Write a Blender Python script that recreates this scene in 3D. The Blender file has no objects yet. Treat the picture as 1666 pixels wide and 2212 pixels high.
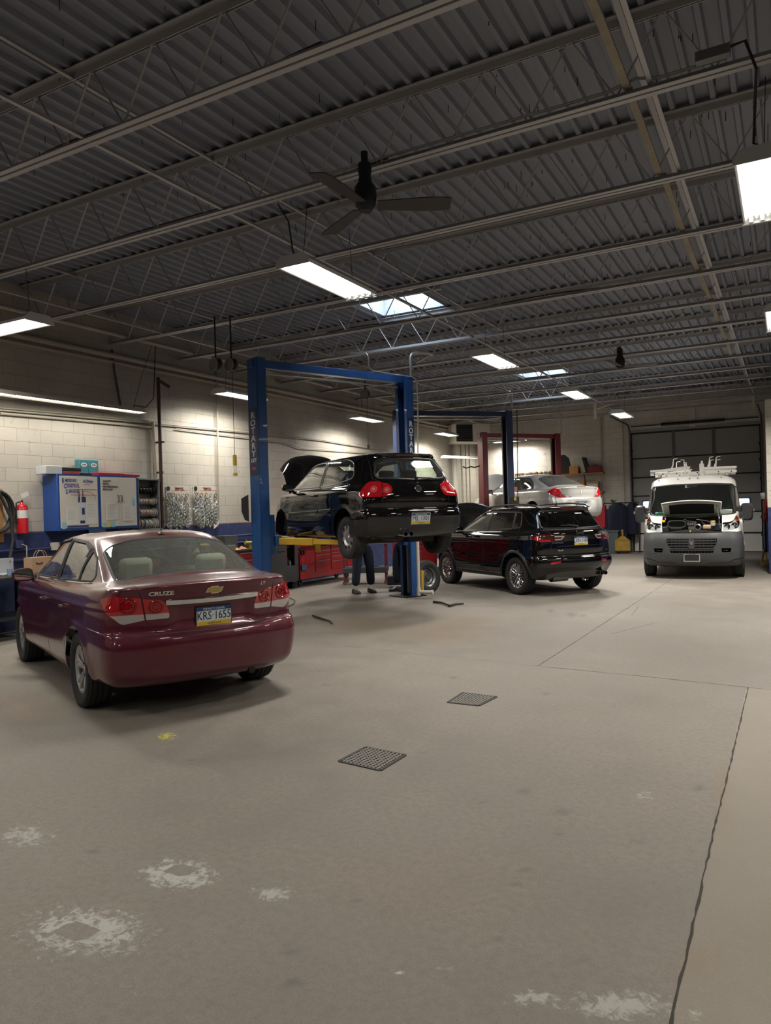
import bpy,bmesh,math,random
import numpy as np
from mathutils import Vector,Matrix
from mathutils.bvhtree import BVHTree
SC = bpy.context.scene
COL = SC.collection
PI = math.pi
random.seed(7)
# ------------------------------------------------------------------ camera and measuring helper
CAM_F,CAM_CX,CAM_CY = 1590.0,833.0,1106.0
CAM_H,CAM_YAW,CAM_ROLL,CAM_PIT = 1.645,math.radians(28.7),0.0285,math.radians(-0.15)
_fw = Vector((-math.sin(CAM_YAW),math.cos(CAM_YAW),0)); _rt = Vector((math.cos(CAM_YAW),math.sin(CAM_YAW),0)); _up = Vector((0,0,1))
_fp = _fw * math.cos(CAM_PIT) + _up * math.sin(CAM_PIT); _upp = _up * math.cos(CAM_PIT) - _fw * math.sin(CAM_PIT)
_I = _rt * math.cos(CAM_ROLL) - _upp * math.sin(CAM_ROLL); _J = _rt * math.sin(CAM_ROLL) + _upp * math.cos(CAM_ROLL)
CAM_P = Vector((0,0,CAM_H))
def make_camera():
 cam = bpy.data.cameras.new('camera'); o = bpy.data.objects.new('camera', cam); COL.objects.link(o)
 m = Matrix((( _I.x, _J.x,-_fp.x,CAM_P.x),(_I.y, _J.y,-_fp.y,CAM_P.y),(_I.z, _J.z,-_fp.z,CAM_P.z),(0,0,0,1)))
 o.matrix_world = m
 cam.sensor_fit = 'VERTICAL'; cam.sensor_height = 32.0
 cam.lens = CAM_F / 2212.0 * 32.0
 cam.shift_y = (CAM_CY - 1106.0) / 2212.0
 cam.clip_start = 0.05; cam.clip_end = 200
 SC.camera = o
# ------------------------------------------------------------------ materials
MATS = {}
def lin(c):
 if isinstance(c,str):
  c = c.lstrip('#'); c = [int(c[i:i+2], 16) / 255 for i in (0, 2, 4)]
  return tuple(((v / 12.92) if v <= .04045 else ((v + .055) / 1.055) ** 2.4) for v in c)
 return tuple(c)
def mat(name,color=(.5,.5,.5),rough=.5,metal=0.,coat=0.,spec=.5,noise=0.,nscale=8.,bump=0.,bscale=60.,emit=0.,ecol=None,trans=0.,alpha=1.,rvar=0.):
 if name in MATS: return MATS[name]
 m = bpy.data.materials.new(name); m.use_nodes = True; nt = m.node_tree; b = nt.nodes['Principled BSDF']
 c = lin(color)
 b.inputs['Base Color'].default_value = (*c, 1); b.inputs['Roughness'].default_value = rough; b.inputs['Metallic'].default_value = metal
 b.inputs['Specular IOR Level'].default_value = spec; b.inputs['Coat Weight'].default_value = coat; b.inputs['Coat Roughness'].default_value = .03
 if emit:
  b.inputs['Emission Color'].default_value = (*lin(ecol or color), 1); b.inputs['Emission Strength'].default_value = emit
 if trans: b.inputs['Transmission Weight'].default_value = trans
 if alpha < 1: b.inputs['Alpha'].default_value = alpha
 L = nt.links.new
 if noise or bump or rvar:
  tc = nt.nodes.new('ShaderNodeTexCoord'); n = nt.nodes.new('ShaderNodeTexNoise'); n.inputs['Scale'].default_value = nscale; n.inputs['Detail'].default_value = 3
  L(tc.outputs['Object'], n.inputs['Vector'])
  if noise:
   mx = nt.nodes.new('ShaderNodeMix'); mx.data_type = 'RGBA'
   mx.inputs['A'].default_value = (*[v * (1 - noise) for v in c], 1); mx.inputs['B'].default_value = (*[min(1, v * (1 + noise)) for v in c], 1)
   L(n.outputs['Fac'], mx.inputs['Factor']); L(mx.outputs['Result'], b.inputs['Base Color'])
  if rvar:
   mr = nt.nodes.new('ShaderNodeMapRange'); mr.inputs['To Min'].default_value = max(0, rough - rvar); mr.inputs['To Max'].default_value = min(1, rough + rvar)
   L(n.outputs['Fac'], mr.inputs['Value']); L(mr.outputs['Result'], b.inputs['Roughness'])
  if bump:
   n2 = nt.nodes.new('ShaderNodeTexNoise'); n2.inputs['Scale'].default_value = bscale; n2.inputs['Detail'].default_value = 2; L(tc.outputs['Object'], n2.inputs['Vector'])
   bp = nt.nodes.new('ShaderNodeBump'); bp.inputs['Strength'].default_value = bump; bp.inputs['Distance'].default_value = .02
   L(n2.outputs['Fac'], bp.inputs['Height']); L(bp.outputs['Normal'], b.inputs['Normal'])
 MATS[name] = m
 return m
def glassmat(name,tint=(.5,.55,.52),dark=.0,rough=.02):
 """thin window pane: see-through tinted, with mirror reflection by angle"""
 if name in MATS: return MATS[name]
 m = bpy.data.materials.new(name); m.use_nodes = True; nt = m.node_tree; nt.nodes.clear(); L = nt.links.new
 out = nt.nodes.new('ShaderNodeOutputMaterial'); tr = nt.nodes.new('ShaderNodeBsdfTransparent'); tr.inputs[0].default_value = (*tint, 1)
 gl = nt.nodes.new('ShaderNodeBsdfGlossy'); gl.inputs['Roughness'].default_value = rough; gl.inputs[0].default_value = (1, 1, 1, 1)
 fr = nt.nodes.new('ShaderNodeFresnel'); fr.inputs['IOR'].default_value = 1.52
 # same reflection from either face of the pane
 g = nt.nodes.new('ShaderNodeNewGeometry'); mi = nt.nodes.new('ShaderNodeMath'); mi.operation = 'MULTIPLY_ADD'
 mi.inputs[1].default_value = (1 / 1.52 - 1.52); mi.inputs[2].default_value = 1.52
 L(g.outputs['Backfacing'], mi.inputs[0]); L(mi.outputs[0], fr.inputs['IOR'])
 mul = nt.nodes.new('ShaderNodeMath'); mul.operation = 'MULTIPLY'; mul.inputs[1].default_value = 1.7; mul.use_clamp = True
 L(fr.outputs[0],mul.inputs[0])
 ms = nt.nodes.new('ShaderNodeMixShader'); L(mul.outputs[0], ms.inputs[0]); L(tr.outputs[0], ms.inputs[1]); L(gl.outputs[0], ms.inputs[2])
 if dark > 0:
  df = nt.nodes.new('ShaderNodeBsdfDiffuse'); df.inputs[0].default_value = (.55, .57, .52, 1)
  m2 = nt.nodes.new('ShaderNodeMixShader'); m2.inputs[0].default_value = dark
  L(ms.outputs[0],m2.inputs[1]); L(df.outputs[0],m2.inputs[2]); L(m2.outputs[0],out.inputs[0])
 else: L(ms.outputs[0],out.inputs[0])
 MATS[name] = m
 return m
def carpaint(name,color,metal=.0,rough=.28,coat=1.,flake=0.,dirt=0.):
 if name in MATS: return MATS[name]
 m = mat(name,color,rough,metal,coat=coat)
 nt = m.node_tree; b = nt.nodes['Principled BSDF']; L = nt.links.new
 tc = nt.nodes.new('ShaderNodeTexCoord')
 if dirt:   # a film of dust that lies on the upward faces of the paint
  g = nt.nodes.new('ShaderNodeNewGeometry'); s = nt.nodes.new('ShaderNodeSeparateXYZ'); L(g.outputs['Normal'], s.inputs[0])
  mr = nt.nodes.new('ShaderNodeMapRange'); mr.inputs['From Min'].default_value = .55; mr.inputs['From Max'].default_value = 1.; mr.inputs['To Max'].default_value = dirt
  n = nt.nodes.new('ShaderNodeTexNoise'); n.inputs['Scale'].default_value = 5.; n.inputs['Detail'].default_value = 3; L(tc.outputs['Object'], n.inputs['Vector'])
  L(s.outputs['Z'], mr.inputs['Value']); mu = nt.nodes.new('ShaderNodeMath'); mu.operation = 'MULTIPLY'; L(mr.outputs[0], mu.inputs[0]); L(n.outputs['Fac'], mu.inputs[1])
  mx = nt.nodes.new('ShaderNodeMix'); mx.data_type = 'RGBA'; mx.inputs['A'].default_value = (*lin(color), 1); mx.inputs['B'].default_value = (.42, .38, .35, 1)
  L(mu.outputs[0], mx.inputs['Factor']); L(mx.outputs['Result'], b.inputs['Base Color'])
  mr2 = nt.nodes.new('ShaderNodeMapRange'); mr2.inputs['From Max'].default_value = .6; mr2.inputs['To Min'].default_value = .04; mr2.inputs['To Max'].default_value = .4
  L(mu.outputs[0], mr2.inputs['Value']); L(mr2.outputs[0], b.inputs['Coat Roughness'])
 return m
# ------------------------------------------------------------------ object tree helpers
def tag(o,label=None,cat=None,group=None,kind=None):
 if label: o['label'] = label
 if cat: o['category'] = cat
 if group: o['group'] = group
 if kind: o['kind'] = kind
 return o
def empty(name,loc=(0,0,0),rz=0,label=None,cat=None,group=None,rot=None):
 o = bpy.data.objects.new(name,None); COL.objects.link(o); o.location = loc; o.rotation_euler = rot or (0,0,rz); o.empty_display_size = .1
 return tag(o,label,cat,group)
def link(name,me,parent=None,loc=None,rz=None):
 o = bpy.data.objects.new(name,me); COL.objects.link(o)
 if parent: o.parent = parent
 if loc is not None: o.location = loc
 if rz is not None: o.rotation_euler = (0,0,rz)
 return o
def kids(o): return [c for c in COL.objects if c.parent == o]
CH = {}
def copy_tree(o,loc=None,rz=None,label=None,parent=None):
 ch = [c for c in COL.objects if c.parent == o]
 c = o.copy(); COL.objects.link(c)
 if parent: c.parent = parent
 if loc is not None: c.location = loc
 if rz is not None: c.rotation_euler = (0,0,rz)
 if label: c['label'] = label
 for k in ch: copy_tree(k,parent=c)
 return c
# ------------------------------------------------------------------ mesh builder
_TXT = {}
class MB:
 def __init__(s): s.v = []; s.f = []; s.m = []; s.mi = 0; s.T = None
 def use(s,i): s.mi = i; return s
 def xf(s,T): s.T = T; return s
 def add(s,vs,fs):
  b = len(s.v)
  if s.T is not None: vs = [s.T @ Vector(p) for p in vs]
  s.v += [tuple(p) for p in vs]; s.f += [tuple(b + i for i in f) for f in fs]; s.m += [s.mi] * len(fs)
  return s
 def box(s,c,d,rz=0,R=None,taper=(1,1)):
  x,y,z = d[0] / 2,d[1] / 2,d[2] / 2; tx,ty = taper
  vs = [Vector(p) for p in ((-x,-y,-z),(x,-y,-z),(x,y,-z),(-x,y,-z),(-x * tx,-y * ty,z),(x * tx,-y * ty,z),(x * tx,y * ty,z),(-x * tx,y * ty,z))]
  M = R if R is not None else Matrix.Rotation(rz, 3, 'Z'); c = Vector(c)
  return s.add([M @ p + c for p in vs],[(0,3,2,1),(4,5,6,7),(0,1,5,4),(1,2,6,5),(2,3,7,6),(3,0,4,7)])
 def bb(s,a,b):
  return s.box([(p + q) / 2 for p,q in zip(a,b)],[abs(q - p) for p,q in zip(a,b)])
 def bar(s,p,q,w,h,up=(0,0,1)):
  p = Vector(p); q = Vector(q); d = q - p; L = d.length
  if L < 1e-6: return s
  X = d / L; Z = Vector(up)
  if abs(X.dot(Z)) > .99: Z = Vector((1,0,0))
  Y = Z.cross(X).normalized(); Z = X.cross(Y)
  return s.box((p + q) / 2,(L,w,h),R=Matrix((X,Y,Z)).transposed())
 def rings(s,pts,close=True,cap=True):
  n = len(pts[0]); k = len(pts); vs = [p for r in pts for p in r]; fs = []
  for i in range(k - 1):
   for j in range(n if close else n - 1):
    j2 = (j + 1) % n; fs.append((i * n + j,i * n + j2,(i + 1) * n + j2,(i + 1) * n + j))
  if cap: fs.append(tuple(range(n))[::-1]); fs.append(tuple((k - 1) * n + j for j in range(n)))
  return s.add(vs,fs)
 def tube(s,pts,r,n=8,cap=True):
  P = [Vector(p) for p in pts]; R = r if hasattr(r, '__len__') else [r] * len(P); out = []; up = None
  for i,p in enumerate(P):
   t = (P[min(i + 1,len(P) - 1)] - P[max(i - 1,0)])
   if t.length < 1e-9: t = Vector((0,0,1))
   t.normalize()
   if up is None: up = Vector((0,0,1)) if abs(t.z) < .9 else Vector((1,0,0))
   a = t.cross(up)
   if a.length < 1e-6: a = t.cross(Vector((1,0,0)))
   a.normalize(); up = a.cross(t).normalized()
   out.append([p + a * (R[i] * math.cos(2 * PI * j / n)) + up * (R[i] * math.sin(2 * PI * j / n)) for j in range(n)])
  return s.rings(out,True,cap)
 def cyl(s,p,q,r,n=16,r2=None): return s.tube([p,q],[r,r if r2 is None else r2],n)
 def lathe(s, prof, n=32, c=(0, 0, 0), axis='z', cap=False, a0=0, a1=2 * PI):
  out = []; c = Vector(c)
  full = abs(a1 - a0 - 2 * PI) < 1e-6; m = n if full else n + 1
  for j in range(m):
   a = a0 + (a1 - a0) * j / n; ca,sa = math.cos(a),math.sin(a); ring = []
   for r,h in prof:
    p = {'z': (r * ca, r * sa, h), 'y': (r * ca, h, r * sa), 'x': (h, r * ca, r * sa)}[axis]; ring.append(c + Vector(p))
   out.append(ring)
  k = len(prof); vs = [p for r in out for p in r]; fs = []
  for j in range(m if full else m - 1):
   j2 = (j + 1) % m
   for i in range(k - 1): fs.append((j * k + i,j2 * k + i,j2 * k + i + 1,j * k + i + 1))
  return s.add(vs,fs)
 def prism(s, poly, lo, hi, plane='xy'):
  n = len(poly); f = {'xy': lambda a, b, t: (a, b, t), 'xz': lambda a, b, t: (a, t, b), 'yz': lambda a, b, t: (t, a, b)}[plane]
  vs = [f(a,b,lo) for a,b in poly] + [f(a,b,hi) for a,b in poly]
  fs = [tuple(range(n))[::-1],tuple(range(n,2 * n))] + [(i,(i + 1) % n,n + (i + 1) % n,n + i) for i in range(n)]
  return s.add(vs,fs)
 def sphere(s,c,r,n=12,m=8,sc=(1,1,1)):
  c = Vector(c); pr = [[c + Vector((r * sc[0] * math.sin(PI * i / m) * math.cos(2 * PI * j / n),r * sc[1] * math.sin(PI * i / m) * math.sin(2 * PI * j / n),r * sc[2] * math.cos(PI * i / m))) for j in range(n)] for i in range(m + 1)]
  return s.rings(pr,True,False)
 def grid(s,fn,nu,nv):
  vs = [fn(i / nu,j / nv) for i in range(nu + 1) for j in range(nv + 1)]
  return s.add(vs,[(i * (nv + 1) + j,(i + 1) * (nv + 1) + j,(i + 1) * (nv + 1) + j + 1,i * (nv + 1) + j + 1) for i in range(nu) for j in range(nv)])
 def text(s, txt, M, size=.1, ext=.002, sx=1., align='CENTER', shear=0., bold=0.):
  """writing as real raised letters; M places the text plane"""
  cu = bpy.data.curves.new('t', 'FONT'); cu.body = txt; cu.size = size; cu.extrude = ext; cu.align_x = align; cu.align_y = 'CENTER'; cu.resolution_u = 2; cu.shear = shear; cu.offset = bold
  o = bpy.data.objects.new('t', cu); COL.objects.link(o)
  dg = bpy.context.evaluated_depsgraph_get(); dg.update(); me = bpy.data.meshes.new_from_object(o.evaluated_get(dg))
  S = Matrix.Diagonal((sx,1,1,1))
  s.add([M @ (S @ v.co) for v in me.vertices],[tuple(p.vertices) for p in me.polygons])
  bpy.data.objects.remove(o); bpy.data.curves.remove(cu); bpy.data.meshes.remove(me)
  return s
 def mesh(s,name,mats,smooth=35):
  me = bpy.data.meshes.new(name); me.from_pydata(s.v,[],s.f)
  if not isinstance(mats,(list,tuple)): mats = [mats]
  for m in mats: me.materials.append(m)
  me.polygons.foreach_set('material_index', s.m)
  if smooth:
   me.polygons.foreach_set('use_smooth', [True] * len(s.f)); me.set_sharp_from_angle(angle=math.radians(smooth))
  me.update(); return me
 def build(s,name,mats,parent=None,loc=None,rz=None,smooth=35,bevel=0):
  o = link(name,s.mesh(name,mats,smooth),parent,loc,rz)
  if bevel:
   b = o.modifiers.new('b', 'BEVEL'); b.width = bevel; b.segments = 2; b.limit_method = 'ANGLE'; b.angle_limit = math.radians(40); b.harden_normals = False
  return o
def frame(o,x,y):
 """matrix with local x, y axes (z = x cross y) at o"""
 x = Vector(x).normalized(); y = Vector(y); y = (y - x * y.dot(x)).normalized(); z = x.cross(y)
 return Matrix(((x.x,y.x,z.x,o[0]),(x.y,y.y,z.y,o[1]),(x.z,y.z,z.z,o[2]),(0,0,0,1)))
def rp(pts,r,n=4):
 """polygon with rounded corners"""
 out = []; N = len(pts); rr = (list(r) + [r[-1]] * N) if hasattr(r, '__len__') else [r] * N
 for i in range(N):
  p = Vector((*pts[i],0)); a = Vector((*pts[i - 1],0)); b = Vector((*pts[(i + 1) % N],0))
  da = (a - p); db = (b - p); ri = min(rr[i],da.length * .45,db.length * .45)
  if ri < 1e-4: out.append(tuple(pts[i])); continue
  p0 = p + da.normalized() * ri; p1 = p + db.normalized() * ri
  for k in range(n + 1):
   t = k / n; q = p0 * (1 - t) ** 2 + p * 2 * t * (1 - t) + p1 * t * t; out.append((q.x,q.y))
 return out
# ------------------------------------------------------------------ car body shells
def cr_interp(P,n):
 """centripetal Catmull-Rom through rows of P (k, m, 3) along axis 0; n samples per span; open ends"""
 P = np.asarray(P,float); k = P.shape[0]; out = []
 def dist(a,b): return np.maximum(np.sqrt(((a - b) ** 2).sum(-1)) ** .5,1e-4)[...,None]
 for i in range(k - 1):
  p1,p2 = P[i],P[i + 1]; p0 = P[i - 1] if i > 0 else 2 * p1 - p2; p3 = P[i + 2] if i + 2 < k else 2 * p2 - p1
  d0,d1,d2 = dist(p0,p1),dist(p1,p2),dist(p2,p3)
  m1 = d1 * ((p1 - p0) / d0 - (p2 - p0) / (d0 + d1) + (p2 - p1) / d1)
  m2 = d1 * ((p2 - p1) / d1 - (p3 - p1) / (d1 + d2) + (p3 - p2) / d2)
  for s in range(n):
   t = s / n; out.append((2 * t ** 3 - 3 * t ** 2 + 1) * p1 + (t ** 3 - 2 * t ** 2 + t) * m1 + (-2 * t ** 3 + 3 * t ** 2) * p2 + (t ** 3 - t ** 2) * m2)
 out.append(P[-1]); return np.array(out)
def ring(z,xr,xf,w,br=.08,cr=.22,bf=.15,cf=.3,wr=.95,wf=.93,xs=None):
 zz = np.interp(range(13), [0, 3, 5, 6, 7, 9, 12] if hasattr(z, '__len__') and len(z) == 7 else [0, 3, 6, 9, 12], z) if hasattr(z, '__len__') else [z] * 13
 x4 = xr + br + cr * 1.9; x8 = xf - bf - cf * 1.9
 if xs is None: xs = [x4 + (x8 - x4) * t for t in (.27,.5,.73)]
 wm = w * (1 + wr) / 2; wn = w * (1 + wf) / 2
 pts = [(xr,0),(xr + br * .25,.45 * w),(xr + br,.78 * w * wr),(xr + br + cr * .42,.965 * w * wr),(x4,wm + (w - wm) * .5),(xs[0],w),(xs[1],w),(xs[2],w),(x8,wn + (w - wn) * .5),
  (xf - bf - cf * .42,.965 * w * wf),(xf - bf,.78 * w * wf),(xf - bf * .25,.45 * w),(xf,0)]
 return [(p[0],p[1],float(h)) for p,h in zip(pts,zz)]
class Shell:
 def __init__(s,rings,nt=9,nv=7,deform=None):
  R = np.array(rings,float)                      # (rings,13,3)
  G = R.copy(); mir = lambda a: a * np.array([1,-1,1])
  G = np.concatenate([mir(R[:,1:2]),G,mir(R[:,-2:-1])],1)         # symmetric ghost points
  A = cr_interp(G.transpose(1,0,2),nt)[nt:-nt]                       # (cols,rings,3)
  B = cr_interp(A.transpose(1,0,2),nv)                               # (rows,cols,3)
  B[:,0,1] = 0; B[:,-1,1] = 0; B[...,1] = np.maximum(B[...,1],0)
  if deform is not None: B = deform(B)
  r,c = B.shape[:2]
  bm = bmesh.new(); grid = {}
  for sg in (1,-1):
   for i in range(r):
    for j in range(c):
     p = B[i,j]
     if sg == -1 and abs(p[1]) < 1e-6: grid[sg,i,j] = grid[1,i,j]; continue
     grid[sg,i,j] = bm.verts.new((p[0],p[1] * sg,p[2]))
  for sg in (1,-1):
   for i in range(r - 1):
    for j in range(c - 1):
     q = [grid[sg,i,j],grid[sg,i,j + 1],grid[sg,i + 1,j + 1],grid[sg,i + 1,j]]
     if sg == 1: q.reverse()
     u = []
     for v in q:
      if v not in u: u.append(v)
     if len(u) > 2:
      try: bm.faces.new(u)
      except ValueError: pass
  bmesh.ops.remove_doubles(bm,verts=bm.verts[:],dist=.0004)
  bmesh.ops.recalc_face_normals(bm,faces=bm.faces[:])
  bm.normal_update()
  s.bm = bm; s.lay = bm.faces.layers.int.new('part'); s.tags = {'none': 0}
  s.ref = bm.copy(); s.ref.normal_update(); s.ref.faces.ensure_lookup_table(); s.bvh = BVHTree.FromBMesh(s.ref)
 VIEW = {'L': (Vector((1, 0, 0)), Vector((0, 0, 1)), Vector((0, 1, 0))), 'R': (Vector((1, 0, 0)), Vector((0, 0, 1)), Vector((0, -1, 0))),
   'B': (Vector((0, 1, 0)), Vector((0, 0, 1)), Vector((-1, 0, 0))), 'F': (Vector((0, 1, 0)), Vector((0, 0, 1)), Vector((1, 0, 0))),
   'T': (Vector((1, 0, 0)), Vector((0, 1, 0)), Vector((0, 0, 1)))}
 @staticmethod
 def view(v):
  if isinstance(v,str): return Shell.VIEW[v]
  # ('D', side, az, el): look from behind/front quarter; az 0 = from rear, 90 = from the side
  _,sd,az = v; a = math.radians(az); n = Vector((-math.cos(a),sd * math.sin(a),0)); u = Vector((sd * math.sin(a) * 0 + math.sin(a),sd * math.cos(a),0)); return u,Vector((0,0,1)),n
 def cut(s,name,poly,v,nmin=.12,only=None,x=None):
  """cut the outline into the skin and give the faces inside it to the part called name"""
  U,V,N = s.view(v); bm = s.bm; n = len(poly)
  tid = s.tags.setdefault(name,len(s.tags))
  onl = None if only is None else {s.tags.get(o,0) for o in ([only] if isinstance(only,str) else only)}
  def ok(f):
   return f.normal.dot(N) > nmin and (onl is None or f[s.lay] in onl) and (x is None or x(f.calc_center_median()))
  px = [p[0] for p in poly]; py = [p[1] for p in poly]; bx = (min(px) - .02,max(px) + .02,min(py) - .02,max(py) + .02)
  def near(f,x0,x1,y0,y1):
   us = [w.co.dot(U) for w in f.verts]; vs = [w.co.dot(V) for w in f.verts]
   return max(us) > x0 and min(us) < x1 and max(vs) > y0 and min(vs) < y1
  cand = {f for f in bm.faces if near(f, *bx) and ok(f)}
  for i in range(n):
   a = poly[i]; b = poly[(i + 1) % n]; d = (U * (b[0] - a[0]) + V * (b[1] - a[1]))
   if d.length < 1e-5: continue
   pn = d.cross(N).normalized(); co = U * a[0] + V * a[1]
   e = 1e-4; fs = [f for f in cand if f.is_valid and near(f,min(a[0],b[0]) - e,max(a[0],b[0]) + e,min(a[1],b[1]) - e,max(a[1],b[1]) + e)]
   if not fs: continue
   es = {q for f in fs for q in f.edges}; vs = {q for f in fs for q in f.verts}
   r = bmesh.ops.bisect_plane(bm,geom=list(fs) + list(es) + list(vs),dist=1e-5,plane_co=co,plane_no=pn)
   newf = [g for g in r['geom'] if isinstance(g, bmesh.types.BMFace)]
   cand = {f for f in cand if f.is_valid} | {f for f in newf if f.is_valid}
   for ed in r['geom_cut']:
    if isinstance(ed,bmesh.types.BMEdge):
     for f in ed.link_faces:
      if f.normal.dot(N) > nmin and (onl is None or f[s.lay] in onl): cand.add(f)
  cnt = 0
  for f in cand:
   if not f.is_valid or not ok(f): continue
   c = f.calc_center_median(); u,w = c.dot(U),c.dot(V); ins = False
   for i in range(n):
    (x1,y1),(x2,y2) = poly[i],poly[(i + 1) % n]
    if (y1 > w) != (y2 > w) and u < (x2 - x1) * (w - y1) / (y2 - y1) + x1: ins = not ins
   if ins: f[s.lay] = tid; cnt += 1
  return cnt
 def lr(s,name,poly, **k):
  s.cut(name + '_l', poly, 'L', **k); s.cut(name + '_r', poly, 'R', **k)
 def normal_at(s,p):
  loc,no,fi,d = s.bvh.find_nearest(p)
  f = s.ref.faces[fi]; w = [1 / ((v.co - loc).length + 1e-5) ** 1.0 for v in f.verts]
  from mathutils.interpolate import poly_3d_calc
  w = poly_3d_calc([v.co for v in f.verts],loc); n = Vector()
  for v,a in zip(f.verts,w): n += v.normal * a
  return n.normalized() if n.length > 1e-6 else no
 def part(s,key,name,mats,parent,off=0.,thick=0.,move=None,crease=False):
  """take the faces of one part out as a mesh of its own, keeping the smooth skin normals"""
  tid = s.tags.get(key,0) if key else 0
  vm = {}; vs = []; ns = []; fs = []; nn = {}
  for f in s.bm.faces:
   if f[s.lay] != tid: continue
   q = []
   for v in f.verts:
    if v not in vm:
     vm[v] = len(vs); n = s.normal_at(v.co); vs.append(v.co + n * off); ns.append(n)
    q.append(vm[v])
   fs.append(q)
  if not fs: print('EMPTY PART', key, name); return None
  N0 = len(vs); F0 = len(fs)
  if thick:
   cnt = {}
   for f in fs:
    for a,b in zip(f,f[1:] + f[:1]): cnt[(a,b)] = cnt.get((a,b),0) + 1
   base = [vs[i] - ns[i] * thick for i in range(N0)]
   vs = vs + base; fs = fs + [[i + N0 for i in f[::-1]] for f in fs[:F0]]
   for (a,b) in cnt:
    if (b,a) not in cnt: fs.append([b,a,a + N0,b + N0])
  if move is not None:
   vs = [move @ v for v in vs]; M3 = move.to_3x3(); ns = [M3 @ n for n in ns]
  me = bpy.data.meshes.new(name); me.from_pydata([tuple(v) for v in vs],[],fs)
  for m in (mats if isinstance(mats,(list,tuple)) else [mats]): me.materials.append(m)
  me.polygons.foreach_set('use_smooth', [i < F0 for i in range(len(fs))])
  if thick:
   cn = []
   for p in me.polygons:
    for li in p.loop_indices:
     vi = me.loops[li].vertex_index
     cn.append(ns[vi] if p.index < F0 else (0,0,0))
   me.normals_split_custom_set([tuple(n) for n in cn])
  else: me.normals_split_custom_set_from_vertices([tuple(n) for n in ns])
  return link(name,me,parent)
 def drop(s,key):
  tid = s.tags.get(key, -1); bmesh.ops.delete(s.bm, geom=[f for f in s.bm.faces if f[s.lay] == tid], context='FACES')
 def on(s,u,w,v,far=6.):
  """point and normal of the skin seen at (u, w) in a view"""
  U,V,N = s.view(v); h = s.bvh.ray_cast(U * u + V * w + N * far,-N)
  if h[0] is None: return None,None
  return h[0],s.normal_at(h[0])
 def ribbon(s,mb,pts,v,w=.006,h=.001,close=False,step=.03,lift=.0):
  """thin strip laid along a line on the skin"""
  P = []; q = list(pts) + ([pts[0]] if close else [])
  for a,b in zip(q,q[1:]):
   L = math.hypot(b[0] - a[0],b[1] - a[1]); k = max(1,int(L / step))
   for i in range(k): t = i / k; P.append((a[0] + (b[0] - a[0]) * t,a[1] + (b[1] - a[1]) * t))
  if not close: P.append(q[-1])
  H = [s.on(a,b,v) for a,b in P]; runs = [[]]
  for p,n in H:
   if p is None: runs.append([]); continue
   if runs[-1] and (runs[-1][-1][0] - p).length > .25: runs.append([])
   runs[-1].append((p,n))
  for r in runs:
   if len(r) < 2: continue
   if close and len(runs) == 1: r = r + [r[0]]
   rings_ = []
   for i,(p,n) in enumerate(r):
    a = r[max(i - 1,0)][0]; b = r[min(i + 1,len(r) - 1)][0]
    if close and len(runs) == 1 and i in (0,len(r) - 1): a = r[-2][0]; b = r[1][0]
    t = (b - a).normalized() if (b - a).length > 1e-7 else Vector((1,0,0)); sd = t.cross(n).normalized(); p = p + n * lift
    rings_.append([p + sd * w,p + sd * w * .7 + n * h,p - sd * w * .7 + n * h,p - sd * w])
   mb.rings(rings_,close=False,cap=False)
  return mb
def text_on(sh,mb,txt,u,w,v,size,ext=.002,lift=.002,up=(0,0,1),sx=1.,right=None,shear=0.,bold=0.):
 p,n = sh.on(u,w,v)
 if p is None: return
 upv = Vector(up); r = upv.cross(n).normalized(); upn = n.cross(r)
 mb.text(txt,frame(p + n * lift,r,upn),size,ext,sx,shear=shear,bold=bold)
# ------------------------------------------------------------------ wheels
def tyre_mesh(R,r,w,tread=4):
 k = w / 2; prof = [(r - .012,-k * .78),(r,-k * .86),(r + (R - r) * .35,-k * 1.0),(r + (R - r) * .7,-k * .99),(R - .022,-k * .90),(R - .006,-k * .80)]
 for i in range(tread):
  c = -k * .62 + 1.24 * k * i / (tread - 1); g = .004
  prof += [(R - .0005,c - g - .002),(R - .009,c - g),(R - .009,c + g),(R - .0005,c + g + .002)]
 prof += [(R - .006,k * .80),(R - .022,k * .90),(r + (R - r) * .7,k * .99),(r + (R - r) * .35,k),(r,k * .86),(r - .012,k * .78)]
 m = MB().lathe(prof, 56, axis='y')
 for i in range(56):      # shoulder tread blocks
  a = 2 * PI * i / 56
  for sg in (-1,1):
   c = Vector(((R - .0145) * math.cos(a),sg * k * .84,(R - .0145) * math.sin(a)))
   m.box(c, (.010, k * .20, .018), R=Matrix.Rotation(-a, 3, 'Y'))
 return m
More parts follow.
